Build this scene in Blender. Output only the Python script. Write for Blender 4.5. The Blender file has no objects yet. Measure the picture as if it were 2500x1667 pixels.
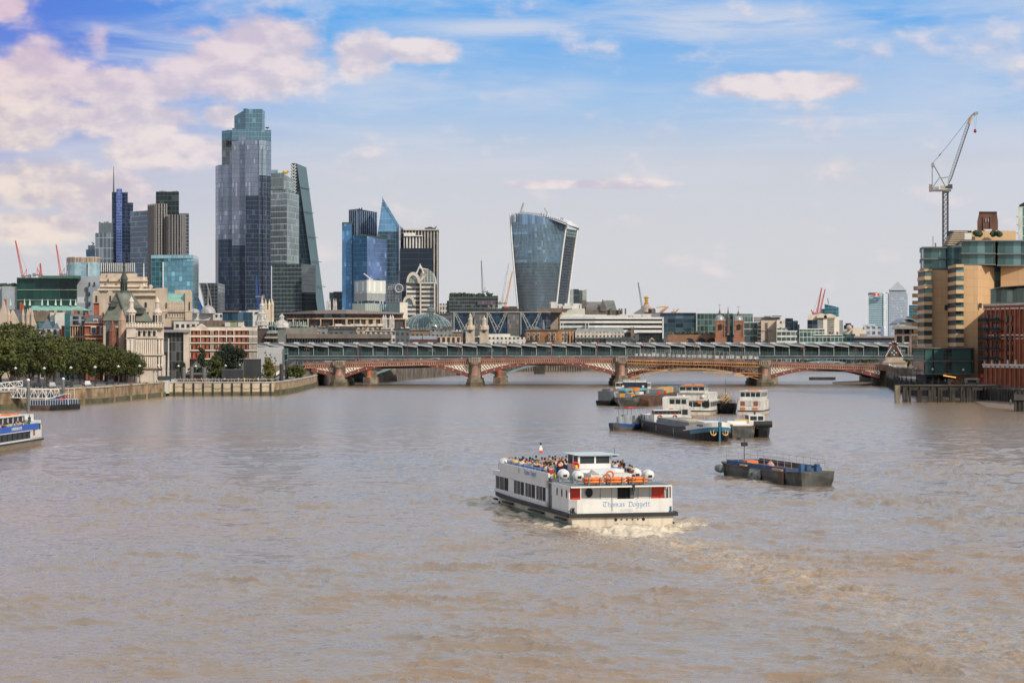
import bpy,bmesh,math,random
import numpy as np
from mathutils import Vector,Matrix,Euler
random.seed(7);rng=np.random.default_rng(7)
S=bpy.context.scene;C=S.collection
PI=math.pi
F=5208.33;HC=15.0;YH=846.0;G=4.0      # focal length in photo pixels, camera height, horizon row, ground level

# ------------------------------------------------------------------ camera
cd=bpy.data.cameras.new('camera');cam=bpy.data.objects.new('camera',cd);C.objects.link(cam)
cam.location=(0,0,HC);cam.rotation_euler=(PI/2,0,0)
cd.sensor_width=36;cd.lens=75;cd.shift_y=0.005;cd.clip_start=1;cd.clip_end=40000
S.camera=cam
# ------------------------------------------------------------------ view, sun, sky
S.view_settings.view_transform='Standard';S.view_settings.look='None'
S.view_settings.exposure=0.0;S.view_settings.gamma=1
SUN_EL,SUN_AZ=math.radians(34),math.radians(142)     # azimuth from +Y towards +X
sd=Vector((math.sin(SUN_AZ)*math.cos(SUN_EL),math.cos(SUN_AZ)*math.cos(SUN_EL),math.sin(SUN_EL)))
ld=bpy.data.lights.new('sun','SUN');ld.energy=3.3;ld.angle=math.radians(1.5);ld.color=(1,.90,.76)
lo=bpy.data.objects.new('sun',ld);C.objects.link(lo);lo.rotation_euler=sd.to_track_quat('Z','Y').to_euler()

def nn(nt,t,**kw):
    n=nt.nodes.new(t)
    for k,v in kw.items():
        if k.startswith('i_'):n.inputs[int(k[2:])].default_value=v
        else:setattr(n,k,v)
    return n
def mth(nt,op,a,b=None,c=None,clamp=False):
    n=nt.nodes.new('ShaderNodeMath');n.operation=op;n.use_clamp=clamp
    for i,v in enumerate((a,b,c)):
        if v is None:continue
        if isinstance(v,(int,float)):n.inputs[i].default_value=v
        else:nt.links.new(v,n.inputs[i])
    return n.outputs[0]
def mixc(nt,f,a,b,mode='MIX'):
    n=nt.nodes.new('ShaderNodeMix');n.data_type='RGBA';n.blend_type=mode
    for s,v in ((n.inputs[0],f),(n.inputs[6],a),(n.inputs[7],b)):
        if isinstance(v,(int,float)):s.default_value=v
        elif isinstance(v,(tuple,list)):s.default_value=(*v[:3],1)
        else:nt.links.new(v,s)
    return n.outputs[2]
def sm(nt,v,a,b,o0=0.0,o1=1.0):
    n=nt.nodes.new('ShaderNodeMapRange');n.interpolation_type='SMOOTHSTEP';nt.links.new(v,n.inputs[0])
    n.inputs[1].default_value=a;n.inputs[2].default_value=b;n.inputs[3].default_value=o0;n.inputs[4].default_value=o1
    return n.outputs[0]
def srgb(r,g,b):
    f=lambda c:(c/255/12.92)if c/255<=.04045 else ((c/255+.055)/1.055)**2.4
    return (f(r),f(g),f(b))

W=bpy.data.worlds.new('World');S.world=W;W.use_nodes=True
nt=W.node_tree;nt.nodes.clear()
out=nn(nt,'ShaderNodeOutputWorld');bg=nn(nt,'ShaderNodeBackground')
nt.links.new(bg.outputs[0],out.inputs[0])
sky=nn(nt,'ShaderNodeTexSky',sky_type='NISHITA');sky.sun_disc=False
sky.sun_elevation=SUN_EL;sky.sun_rotation=SUN_AZ;sky.air_density=1.2;sky.dust_density=2.0
tc=nn(nt,'ShaderNodeTexCoord');sx=nn(nt,'ShaderNodeSeparateXYZ');nt.links.new(tc.outputs['Generated'],sx.inputs[0])
dx,dy,dz=sx.outputs
# sky directions: azimuth and elevation in degrees
azi=mth(nt,'MULTIPLY',mth(nt,'ARCTAN2',dx,dy),180/PI)
ele=mth(nt,'MULTIPLY',mth(nt,'ARCSINE',dz),180/PI)
cmb=nn(nt,'ShaderNodeCombineXYZ');nt.links.new(azi,cmb.inputs[0]);nt.links.new(ele,cmb.inputs[1]);P=cmb.outputs[0]
def vscale(v,sc,off=(0,0,0)):
    m=nn(nt,'ShaderNodeMapping');nt.links.new(v,m.inputs[0]);m.inputs[3].default_value=sc;m.inputs[1].default_value=off;return m.outputs[0]
def wnoise(v,scale,detail=6,rough=.6,dist=0.0):
    n=nn(nt,'ShaderNodeTexNoise');nt.links.new(v,n.inputs['Vector']);n.inputs['Scale'].default_value=scale
    n.inputs['Detail'].default_value=detail;n.inputs['Roughness'].default_value=rough;n.inputs['Distortion'].default_value=dist
    return n.outputs[0]
def A2(px,py):return (math.degrees(math.atan((px-1250)/F)),math.degrees(math.atan((YH-py)/F)))
def ellipse(cx,cy,rx,ry,soft=1.0):
    a,e=A2(cx,cy);s=180/PI/F
    m=nn(nt,'ShaderNodeVectorMath',operation='SUBTRACT');nt.links.new(P,m.inputs[0]);m.inputs[1].default_value=(a,e,0)
    d=nn(nt,'ShaderNodeVectorMath',operation='DIVIDE');nt.links.new(m.outputs[0],d.inputs[0]);d.inputs[1].default_value=(rx*s,ry*s,1)
    l=nn(nt,'ShaderNodeVectorMath',operation='LENGTH');nt.links.new(d.outputs[0],l.inputs[0])
    return mth(nt,'MULTIPLY',mth(nt,'SUBTRACT',1.0,l.outputs[1]),soft)
n1=wnoise(vscale(P,(.42,.70,1)),1.0,10,.56)
n2=wnoise(vscale(P,(.42,.70,1),(0.06,.20,.05)),1.0,10,.56)       # the same clouds seen a little higher: gives lit tops
cir=wnoise(vscale(P,(.10,.75,1),(3,1,0)),1.0,7,.62,.6)
big=wnoise(vscale(P,(.06,.16,1),(7,4,0)),1.0,3,.5)
def mxall(L):
    r=L[0]
    for v in L[1:]:r=mth(nt,'MAXIMUM',r,v)
    return r
# cumulus bodies
cum=mxall([ellipse(600,170,300,118),ellipse(640,120,190,90),ellipse(880,140,100,90),ellipse(1030,125,130,40),ellipse(300,225,260,60),
             ellipse(80,205,175,108),ellipse(40,290,220,90),ellipse(330,300,260,60),ellipse(50,340,120,60),ellipse(90,460,170,90),
             ellipse(250,490,190,70),ellipse(420,370,200,60),ellipse(540,290,80,40),ellipse(60,560,330,50),
             ellipse(1920,212,250,42),ellipse(1430,450,270,16),ellipse(10,35,60,45,.7),ellipse(470,90,120,40,.55),ellipse(240,110,50,60,.35)])
# clouds all round the rest of the sky, so light and reflections have the same sky
rest=sm(nt,mth(nt,'ABSOLUTE',azi),16,30)
gen=mth(nt,'MULTIPLY',mth(nt,'SUBTRACT',big,.42),mth(nt,'MULTIPLY',rest,3.0))
cden=mth(nt,'ADD',mth(nt,'ADD',mth(nt,'MULTIPLY',mth(nt,'MAXIMUM',mth(nt,'MAXIMUM',cum,gen),-.56),1.25),-.10),mth(nt,'MULTIPLY',mth(nt,'SUBTRACT',n1,.5),2.1))
cfac=sm(nt,cden,-.05,.48)
lit=sm(nt,mth(nt,'SUBTRACT',n1,n2),-.10,.10)
# clear sky by elevation
ramp=nn(nt,'ShaderNodeValToRGB');nt.links.new(mth(nt,'DIVIDE',ele,24.0,clamp=True),ramp.inputs[0])
el=ramp.color_ramp.elements
for p,c in ((0.0,(214,214,216)),(.11,(212,213,217)),(.20,(203,208,218)),(.27,(162,196,233)),(.37,(84,167,237)),(1.0,(120,160,215))):
    e=el.new(p);e.color=(*srgb(*c),1)
el.remove(el[0]);el.remove(el[-1])
clear=ramp.outputs[0]
# violet cast towards the left, pale veil to the right
clear=mixc(nt,sm(nt,mth(nt,'MULTIPLY',mth(nt,'ADD',azi,4),-1),0,9,0,.7),clear,mixc(nt,sm(nt,ele,2,8),srgb(208,208,213),srgb(92,110,214)))
cirf=sm(nt,cir,.40,.66)
cirf=mth(nt,'MULTIPLY',cirf,sm(nt,ele,.5,6,.25,.80))
veil=mth(nt,'MAXIMUM',cirf,sm(nt,azi,5,15,0,.85))
veil=mxall([veil,mth(nt,'MULTIPLY',ellipse(1750,60,560,75),1.6),mth(nt,'MULTIPLY',ellipse(1250,70,520,42),1.3),mth(nt,'MULTIPLY',ellipse(1400,230,160,60),.9)])
veil=mth(nt,'MULTIPLY',veil,sm(nt,wnoise(vscale(P,(.16,.9,1),(1,9,0)),1.0,6,.6,.3),.25,.6),clamp=True)
clear=mixc(nt,mth(nt,'MULTIPLY',veil,.85,clamp=True),clear,mixc(nt,sm(nt,ele,2,7),srgb(211,213,219),srgb(207,214,230)))
ccol=mixc(nt,lit,srgb(204,198,213),srgb(238,226,226))
warm=sm(nt,mth(nt,'SUBTRACT',mth(nt,'MULTIPLY',azi,-1),mth(nt,'MULTIPLY',ele,.5)),5,12)
ccol=mixc(nt,mth(nt,'MULTIPLY',warm,.7),ccol,mixc(nt,lit,srgb(205,192,196),srgb(246,228,210)))
pk=mth(nt,'MULTIPLY',sm(nt,mth(nt,'MULTIPLY',azi,-1),3,12),sm(nt,ele,5.5,9))
ccol=mixc(nt,mth(nt,'MULTIPLY',pk,.6),ccol,srgb(226,190,208))
low=mixc(nt,mth(nt,'MULTIPLY',cfac,.92),clear,ccol)
# above the band the photograph shows, pale cloud is added over the physical sky to brighten the water
nis=mixc(nt,1.0,sky.outputs[0],(.105,.105,.105),'MULTIPLY')
hi=mixc(nt,mth(nt,'MULTIPLY',sm(nt,n1,.22,.5),.92),nis,(.68,.78,.92))
col=mixc(nt,sm(nt,ele,9.6,13),low,hi)
# behind the camera the low sky is the physical one too, under grey cloud brightened for the towers' reflections
col=mixc(nt,sm(nt,mth(nt,'ABSOLUTE',azi),60,110),col,mixc(nt,sm(nt,n1,.30,.56),nis,(.62,.64,.69)))
nt.links.new(col,bg.inputs[0]);bg.inputs[1].default_value=1.0
W.cycles.sampling_method='MANUAL';W.cycles.sample_map_resolution=512

# ------------------------------------------------------------------ helpers
def X(px,Y):return (px-1250)/F*Y
def Z(py,Y):return HC-(py-YH)/F*Y
def D(py,z=0.0):return (HC-z)*F/(py-YH)           # distance at which level z shows on row py
def M_(px,Y):return px*Y/F                        # pixels to metres
MATS={};FS=[1,1,1,1]
def pmat(name,rgb=(.1,.1,.1),rough=.65,metal=0.0,var=.18,scale=.35,bump=0.0,streak=0.0,dirt=None,spec=.5,em=None):
    if name in MATS:return MATS[name]
    m=bpy.data.materials.new(name);MATS[name]=m;m.use_nodes=True;t=m.node_tree;b=t.nodes['Principled BSDF']
    b.inputs['Roughness'].default_value=rough;b.inputs['Metallic'].default_value=metal;b.inputs['Specular IOR Level'].default_value=spec
    tcn=t.nodes.new('ShaderNodeTexCoord')
    n=t.nodes.new('ShaderNodeTexNoise');n.inputs['Scale'].default_value=scale;n.inputs['Detail'].default_value=5
    t.links.new(tcn.outputs['Object'],n.inputs['Vector'])
    f=sm(t,n.outputs[0],.3,.7,1-var,1+var)
    if streak:
        mp=t.nodes.new('ShaderNodeMapping');mp.inputs[3].default_value=(1.1,1.1,.12);t.links.new(tcn.outputs['Object'],mp.inputs[0])
        n2_=t.nodes.new('ShaderNodeTexNoise');n2_.inputs['Scale'].default_value=scale*3;n2_.inputs['Detail'].default_value=6;t.links.new(mp.outputs[0],n2_.inputs['Vector'])
        sf=sm(t,n2_.outputs[0],.45,.72)
        c1=mixc(t,mth(t,'MULTIPLY',sf,streak),rgb,dirt or tuple(c*.35 for c in rgb))
    else:c1=rgb
    c=mixc(t,1.0,c1,f,'MULTIPLY')
    t.links.new(c,b.inputs['Base Color'])
    if bump:
        bp=t.nodes.new('ShaderNodeBump');bp.inputs['Strength'].default_value=bump;bp.inputs['Distance'].default_value=.1
        n3=t.nodes.new('ShaderNodeTexNoise');n3.inputs['Scale'].default_value=scale*8;t.links.new(tcn.outputs['Object'],n3.inputs['Vector'])
        t.links.new(n3.outputs[0],bp.inputs['Height']);t.links.new(bp.outputs[0],b.inputs['Normal'])
    if em:b.inputs['Emission Color'].default_value=(*rgb,1);b.inputs['Emission Strength'].default_value=em
    return m
def facade(name,glass=None,frame=None,du=3.0,dv=3.6,fu=.08,fv=.10,var=.35,rough=.08,metal=.55,frough=.5,fmetal=0.0,tilt=.012,lo=0.0,band=None,bandn=0,seed=0.0,big=.0):
    """curtain wall or punched-window wall laid out in metres along the wall (u) and up it (v)"""
    if name in MATS:return MATS[name]
    m=bpy.data.materials.new(name);MATS[name]=m;m.use_nodes=True;t=m.node_tree;b=t.nodes['Principled BSDF']
    uv=t.nodes.new('ShaderNodeUVMap');uv.uv_map='UV';s=t.nodes.new('ShaderNodeSeparateXYZ');t.links.new(uv.outputs[0],s.inputs[0])
    du*=FS[0];dv*=FS[1];var*=FS[2];tilt*=FS[3]
    U=mth(t,'DIVIDE',s.outputs[0],du);V=mth(t,'DIVIDE',s.outputs[1],dv)
    uf,vf=mth(t,'FRACT',U),mth(t,'FRACT',V)
    fm=mth(t,'MAXIMUM',mth(t,'LESS_THAN',uf,fu),mth(t,'LESS_THAN',vf,fv))
    if lo:fm=mth(t,'MAXIMUM',fm,mth(t,'GREATER_THAN',vf,1-lo))
    cb=t.nodes.new('ShaderNodeCombineXYZ');t.links.new(mth(t,'FLOOR',U),cb.inputs[0]);t.links.new(mth(t,'FLOOR',V),cb.inputs[1]);cb.inputs[2].default_value=seed
    w=t.nodes.new('ShaderNodeTexWhiteNoise');w.noise_dimensions='3D';t.links.new(cb.outputs[0],w.inputs['Vector'])
    nz=t.nodes.new('ShaderNodeTexNoise');nz.inputs['Scale'].default_value=.03;nz.inputs['Detail'].default_value=3;t.links.new(uv.outputs[0],nz.inputs['Vector'])
    g=mth(t,'ADD',mth(t,'MULTIPLY',w.outputs[0],2*var),1-var)
    if big:g=mth(t,'MULTIPLY',g,sm(t,nz.outputs[0],.35,.65,1-big,1+big))
    gc=mixc(t,1.0,glass,g,'MULTIPLY')
    # a few panes have blinds drawn
    if metal>0:gc=mixc(t,mth(t,'MULTIPLY',mth(t,'GREATER_THAN',w.outputs[0],.93),.45),gc,tuple(min(1,c*2.2+.08)for c in glass))
    fn=t.nodes.new('ShaderNodeTexNoise');fn.inputs['Scale'].default_value=.25;fn.inputs['Detail'].default_value=5;t.links.new(uv.outputs[0],fn.inputs['Vector'])
    fc=mixc(t,1.0,frame,sm(t,fn.outputs[0],.3,.7,.82,1.15),'MULTIPLY')
    if band:fc=mixc(t,mth(t,'LESS_THAN',mth(t,'FRACT',mth(t,'DIVIDE',V,bandn)),.5/bandn),fc,band)
    t.links.new(mixc(t,fm,gc,fc),b.inputs['Base Color'])
    t.links.new(sm(t,fm,0,1,rough,frough),b.inputs['Roughness'])
    t.links.new(sm(t,fm,0,1,metal,fmetal),b.inputs['Metallic'])
    if tilt:
        gm=t.nodes.new('ShaderNodeNewGeometry')
        v1=t.nodes.new('ShaderNodeVectorMath');v1.operation='SUBTRACT';t.links.new(w.outputs[1],v1.inputs[0]);v1.inputs[1].default_value=(.5,.5,.5)
        v2=t.nodes.new('ShaderNodeVectorMath');v2.operation='SCALE';t.links.new(v1.outputs[0],v2.inputs[0]);v2.inputs[3].default_value=tilt*2
        v3=t.nodes.new('ShaderNodeVectorMath');v3.operation='ADD';t.links.new(v2.outputs[0],v3.inputs[0]);t.links.new(gm.outputs['Normal'],v3.inputs[1])
        v4=t.nodes.new('ShaderNodeVectorMath');v4.operation='NORMALIZE';t.links.new(v3.outputs[0],v4.inputs[0]);t.links.new(v4.outputs[0],b.inputs['Normal'])
    return m
def glassm(name,rgb,rough=.06,metal=.5):return pmat(name,rgb,rough,metal,var=.12,scale=.2)
def omat(name,rough=.8):
    """a cloth or paint whose colour is set on each object"""
    if name in MATS:return MATS[name]
    m=bpy.data.materials.new(name);MATS[name]=m;m.use_nodes=True;t=m.node_tree;b=t.nodes['Principled BSDF']
    oi=t.nodes.new('ShaderNodeObjectInfo');tcn=t.nodes.new('ShaderNodeTexCoord');n=t.nodes.new('ShaderNodeTexNoise');n.inputs['Scale'].default_value=3
    t.links.new(tcn.outputs['Object'],n.inputs['Vector'])
    t.links.new(mixc(t,1.0,oi.outputs['Color'],sm(t,n.outputs[0],.3,.7,.8,1.15),'MULTIPLY'),b.inputs['Base Color']);b.inputs['Roughness'].default_value=rough
    return m

class MB:
    """collects shapes and links them as ONE mesh object; world coordinates when given the thing's Empty, else the thing's own"""
    def __init__(s,root=None):s.V=[];s.Fc=[];s.U=[];s.o=Vector(root.location)if root else Vector((0,0,0));s.T=None
    def add(s,vs,fs,us=None):
        b=len(s.V)
        if s.T is not None:vs=[s.T@Vector(v)for v in vs]
        s.V+=[tuple(v)for v in vs]
        for i,f in enumerate(fs):
            s.Fc.append([b+k for k in f]);s.U.append(us[i]if us else [(0,0)]*len(f))
    def prism(s,poly,z0,z1,top=None):
        n=len(poly);a=sum(poly[i][0]*poly[(i+1)%n][1]-poly[(i+1)%n][0]*poly[i][1]for i in range(n))
        if a<0:poly=poly[::-1];z1=z1[::-1]if isinstance(z1,(list,tuple))else z1;top=top[::-1]if top else None
        zs=list(z1)if isinstance(z1,(list,tuple))else [z1]*n;tp=top or poly
        z0s=list(z0)if isinstance(z0,(list,tuple))else [z0]*n
        vs=[(p[0],p[1],z0s[i])for i,p in enumerate(poly)]+[(tp[i][0],tp[i][1],zs[i])for i in range(n)]
        fs,us=[],[];d=0
        # start u at the leftmost corner so grids begin on an edge
        for i in range(n):
            j=(i+1)%n;L=math.hypot(poly[j][0]-poly[i][0],poly[j][1]-poly[i][1])
            fs.append((i,j,n+j,n+i));us.append([(0,z0s[i]),(L,z0s[j]),(L,zs[j]),(0,zs[i])]);d+=L
        fs.append(tuple(range(n,2*n)));us.append([(0.01,0.01)]*n)
        fs.append(tuple(range(n-1,-1,-1)));us.append([(0.01,.01)]*n)
        s.add(vs,fs,us)
    def box(s,x0,x1,y0,y1,z0,z1):s.prism([(x0,y0),(x1,y0),(x1,y1),(x0,y1)],z0,z1)
    def fp(s,pts,z0,z1,top=None):s.prism([(X(p,y),y)for p,y in pts],z0,z1,top)      # footprint by bearing and distance
    def slab(s,p0,p1,u0,u1,z0,z1,d0,d1):
        """box on a wall line p0-p1: u along it, d outwards (towards the right hand going from p1 to p0)"""
        L=math.hypot(p1[0]-p0[0],p1[1]-p0[1]);tx,ty=(p1[0]-p0[0])/L,(p1[1]-p0[1])/L;nx,ny=ty,-tx
        q=lambda u,d:(p0[0]+tx*u+nx*d,p0[1]+ty*u+ny*d)
        s.prism([q(u0,d1),q(u1,d1),q(u1,d0),q(u0,d0)],z0,z1)
    def tube(s,p,q,r,n=6,r2=None):
        p,q=Vector(p),Vector(q);d=(q-p);
        if d.length<1e-6:return
        d.normalize();a=d.orthogonal().normalized();b=d.cross(a);r2=r if r2 is None else r2;off=PI/4 if n==4 else 0
        vs=[p+(a*math.cos(2*PI*k/n+off)+b*math.sin(2*PI*k/n+off))*r for k in range(n)]+[q+(a*math.cos(2*PI*k/n+off)+b*math.sin(2*PI*k/n+off))*r2 for k in range(n)]
        s.add(vs,[(k,(k+1)%n,n+(k+1)%n,n+k)for k in range(n)]+[tuple(range(n-1,-1,-1)),tuple(range(n,2*n))])
    def path(s,pts,r,n=5):
        for a,b in zip(pts,pts[1:]):s.tube(a,b,r,n)
    def loft(s,rings,cap=True,closed=True):
        n=len(rings[0]);vs=[v for r in rings for v in r];fs=[]
        for k in range(len(rings)-1):
            for i in range(n if closed else n-1):
                j=(i+1)%n;fs.append((k*n+i,k*n+j,(k+1)*n+j,(k+1)*n+i))
        if cap:fs+=[tuple(range(n-1,-1,-1)),tuple((len(rings)-1)*n+i for i in range(n))]
        us=[[(vs[i][0]+vs[i][1],vs[i][2])for i in f]for f in fs]
        s.add(vs,fs,us)
    def lathe(s,prof,c,n=16,sx=1,sy=1,a0=0):
        s.loft([[(c[0]+r*sx*math.cos(a0+2*PI*k/n),c[1]+r*sy*math.sin(a0+2*PI*k/n),c[2]+z)for k in range(n)]for r,z in prof])
    def ball(s,c,r,n=10,sz=1.0,m=6):s.lathe([(max(.001,r*math.sin(PI*k/m)),-r*sz*math.cos(PI*k/m))for k in range(m+1)],c,n)
    def torus(s,c,R,r,ax='y',n=16,m=6):
        rings=[]
        for k in range(n+1):
            a=2*PI*k/n;ring=[]
            for j in range(m):
                b=2*PI*j/m;q=R+r*math.cos(b);u,v,w=q*math.cos(a),q*math.sin(a),r*math.sin(b)
                ring.append({'y':(c[0]+u,c[1]+w,c[2]+v),'z':(c[0]+u,c[1]+v,c[2]+w),'x':(c[0]+w,c[1]+u,c[2]+v)}[ax])
            rings.append(ring)
        s.loft(rings,cap=False)
    def build(s,name,mat,parent=None,smooth=False,label=None,kind=None,recalc=True):
        me=bpy.data.meshes.new(name);o=s.o
        me.from_pydata([(v[0]-o.x,v[1]-o.y,v[2]-o.z)for v in s.V],[],s.Fc)
        uvl=me.uv_layers.new(name='UV');uvl.data.foreach_set('uv',[c for u in s.U for p in u for c in p])
        if recalc:
            bm=bmesh.new();bm.from_mesh(me);bmesh.ops.recalc_face_normals(bm,faces=bm.faces);bm.to_mesh(me);bm.free()
        me.materials.append(mat)
        if smooth:me.shade_smooth();me.set_sharp_from_angle(angle=math.radians(40))
        ob=bpy.data.objects.new(name,me);C.objects.link(ob)
        if parent:ob.parent=parent
        elif s.o.length==0:pass
        if label:ob['label']=label
        if kind:ob['kind']=kind
        return ob
def tag(o,label=None,cat=None,group=None,kind=None):
    for k,v in (('label',label),('category',cat),('group',group),('kind',kind)):
        if v:o[k]=v
    return o
def thing(name,label,cat,loc=(0,0,0),rz=0.0,group=None):
    o=bpy.data.objects.new(name,None);C.objects.link(o);o.location=loc;o.rotation_euler=(0,0,rz);o.empty_display_size=1
    return tag(o,label,cat,group)
def dup(root,loc=None,rz=None,label=None,group=None,color=None,parent=None):
    r=root.copy();C.objects.link(r);r.parent=parent
    if loc is not None:r.location=loc
    if rz is not None:r.rotation_euler=(0,0,rz)
    if label:r['label']=label
    if group:r['group']=group
    for ch in list(root.children):dup(ch,parent=r)
    return r
def setcol(o,rgb):o.color=(*rgb,1);return o
def text_obj(txt,size,name,mat,parent,loc,rot,bold=0.0,sx=1.0,ext=.01):
    cu=bpy.data.curves.new(name,'FONT');cu.body=txt;cu.size=size;cu.align_x='CENTER';cu.align_y='CENTER';cu.offset=bold;cu.extrude=ext
    tmp=bpy.data.objects.new(name,cu);C.objects.link(tmp);bpy.context.view_layer.update()
    me=bpy.data.meshes.new_from_object(tmp.evaluated_get(bpy.context.evaluated_depsgraph_get()));bpy.data.objects.remove(tmp)
    me.materials.clear();me.materials.append(mat);me.name=name
    ob=bpy.data.objects.new(name,me);C.objects.link(ob);ob.parent=parent;ob.location=loc;ob.rotation_euler=rot;ob.scale=(sx,1,1)
    return ob
# ------------------------------------------------------------------ water: one sheet with real waves near the camera
def fbm(x,y,sc,seed,octv=4):
    """cheap value noise"""
    r=np.random.default_rng(seed);N=256;tab=r.random((N,N));o=np.zeros_like(x);a=1.0;tot=0
    for k in range(octv):
        u,v=x/sc*(2**k)+17*k,y/sc*(2**k)+31*k
        i,j=np.floor(u).astype(int),np.floor(v).astype(int);fx,fy=u-i,v-j
        fx=fx*fx*(3-2*fx);fy=fy*fy*(3-2*fy);g=lambda a_,b_:tab[a_%N,b_%N]
        o+=a*((g(i,j)*(1-fx)+g(i+1,j)*fx)*(1-fy)+(g(i,j+1)*(1-fx)+g(i+1,j+1)*fx)*fy);tot+=a;a*=.5
    return o/tot
def seg_dist(x,y,pts):
    best=np.full(x.shape,1e9);tt=np.zeros(x.shape);n=len(pts)-1
    for k in range(n):
        (ax,ay),(bx,by)=pts[k],pts[k+1];dx_,dy_=bx-ax,by-ay;L2=dx_*dx_+dy_*dy_
        t=np.clip(((x-ax)*dx_+(y-ay)*dy_)/L2,0,1);d=np.hypot(x-ax-t*dx_,y-ay-t*dy_)
        m=d<best;best=np.where(m,d,best);tt=np.where(m,(k+t)/n,tt)
    return best,tt
YB=1350.0                                             # far bank across the river
rows=[];y=84.0
while y<960:rows.append(y);y+=max(.07,y*y/(HC*2133)*.36)
yr=np.array([-600,-200,0,40,70]+rows+list(np.geomspace(965,1500,60))+[1800,2500,4000,7000])
sc=np.concatenate([[-1.3,-.8,-.45],np.linspace(-.262,.262,1050),[.45,.8,1.3]])
SX,YY=np.meshgrid(sc,yr);XX=SX*np.where(np.abs(SX)>.4,np.maximum(YY,900.0),np.maximum(YY,84.0))
dyr=np.gradient(yr)[:,None]*np.ones_like(XX);dxr=np.gradient(sc)[None,:]*np.maximum(YY,84)
near=(np.abs(SX)<.27)&(YY>80)&(YY<1300)
H=np.zeros_like(XX);rw=np.random.default_rng(3)
patch=.55+.9*fbm(XX,YY,22,5,3)
for k in range(64):
    lam=0.42*(13**(k/63));th=rw.normal(0,.5)+.12;kx,ky=math.sin(th)*2*PI/lam,math.cos(th)*2*PI/lam
    amp=.0036*lam**.95
    wy=lam/max(.15,abs(math.cos(th)));wx=lam/max(.05,abs(math.sin(th)))
    att=np.clip((wy/dyr-2.0)/1.5,0,1)*np.clip((wx/dxr-2)/1.5,0,1)
    if k%4==0:wf=fbm(XX,YY,lam*3.2,40+k,2)-.5
    warp=1.7*lam*wf
    ph=kx*XX+ky*(YY+warp)+rw.random()*6.28
    s_=np.sin(ph);H+=amp*att*(s_+.28*np.cos(2*ph+PI))
clus=fbm(XX,YY,9,91,3)
for sc_,am,sd_ in ((2.8,.28,301),(1.4,.18,302),(.7,.10,303)):      # sharp broken crests, longer across the wind
    wx_=fbm(XX,YY,sc_*2.5,sd_+9,2)-.5;rd=1-np.abs(2*fbm(XX/2.3+wx_*sc_*1.4,YY+.18*XX+wx_*sc_*1.6,sc_,sd_,2)-1);at2=np.clip((sc_*1.2/dyr-2.0)/1.5,0,1)
    H=H+am*at2*(np.clip((rd-.66)/.34,0,1)**2.0)*np.clip(.25+2.2*(clus-.38),.1,1.3)
H=H*(.6+.5*patch)*np.interp(XX,[-45,0,25],[.62,.82,1.0])      # choppier to the right of the channel
wake=[(9.6,174),(10.8,166),(13.2,158),(17.2,141),(20.7,127),(23.6,111),(27,92)]
dw,tw=seg_dist(XX,YY,wake);ww=3.0+3.5*tw
wk=np.exp(-(dw/ww)**2)
HDG=math.radians(14.0);hv=(-math.sin(HDG),math.cos(HDG));rvv=(math.cos(HDG),math.sin(HDG));ST=(9.3,177.2)
bx_=(XX-ST[0])*rvv[0]+(YY-ST[1])*rvv[1];by_=(XX-ST[0])*hv[0]+(YY-ST[1])*hv[1]     # boat frame
turb=fbm(XX,YY,1.1,71,4)-.5;turb2=fbm(XX,YY,.5,72,3)-.5
stern=np.exp(-((by_+4.2)/2.6)**2)*np.exp(-(bx_/4.6)**4)
H+=wk*(1.1-.8*tw)*.75*turb*np.exp(-tw*.8)+wk*.25*turb2+stern*(.16+1.1*turb+.5*turb2)
side=np.exp(-((np.abs(bx_)-5.4)/(1.2+.06*(30-by_)))**2)*((by_>-2)&(by_<31))
H+=side*(.0+.5*turb)
bow=np.exp(-((by_-31)/3.0)**2)*np.exp(-((np.abs(bx_)-4.2)/2.2)**2)
H+=bow*(.35+.8*turb)
for pts_ in ([(14,186),(22,170),(31,150),(42,125),(50,105)],[(3.5,203),(-1,185),(-7,163),(-15,138),(-22,115)],[(13.8,178),(19,165),(27,146),(35,124)],[(5,177),(3.5,163),(1,146),(-2,126)]):     # the boat's spreading wave trains
    da,ta=seg_dist(XX,YY,pts_);wb=fbm(XX,YY,4.5,411,3)-.5
    H+=.30*(1-.55*ta)*np.exp(-((da+wb*3.2)/(.55+.8*ta))**2)*np.clip(fbm(XX,YY,5,412,2)*2.6-.75,0,1.3)
foam=np.clip(.95*stern+.62*wk*np.exp(-2.6*tw)+.15*wk+.65*side+.6*bow,0,1)
# the wash of the boat on the left
lb=[(-66,325),(-60,327),(-50,329)];dl,tl=seg_dist(XX,YY,lb);foam=np.maximum(foam,.5*np.exp(-(dl/1.2)**2)*(1-tl))
dv1,tv1=seg_dist(XX,YY,[(-69.6,316),(-66,324)]);foam=np.maximum(foam,.5*np.exp(-(dv1/1.5)**2))
H=np.where(near,H,0);foam=np.where(near,foam,0)
me=bpy.data.meshes.new('river_water');nr,ncn=XX.shape
co=np.stack([XX,YY,H],-1).reshape(-1,3).astype(np.float32)
me.vertices.add(nr*ncn);me.vertices.foreach_set('co',co.ravel())
ii=(np.arange(nr-1)[:,None]*ncn+np.arange(ncn-1)[None,:]).ravel()
quads=np.stack([ii,ii+1,ii+ncn+1,ii+ncn],-1).astype(np.int32)
me.loops.add(quads.size);me.loops.foreach_set('vertex_index',quads.ravel())
me.polygons.add(len(quads));me.polygons.foreach_set('loop_start',np.arange(0,quads.size,4,dtype=np.int32));me.polygons.foreach_set('loop_total',np.full(len(quads),4,np.int32))
me.update();me.shade_smooth()
at=me.attributes.new('foam','FLOAT','POINT');at.data.foreach_set('value',foam.ravel().astype(np.float32))
water=bpy.data.objects.new('river_water',me);C.objects.link(water);water['kind']='structure'
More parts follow.
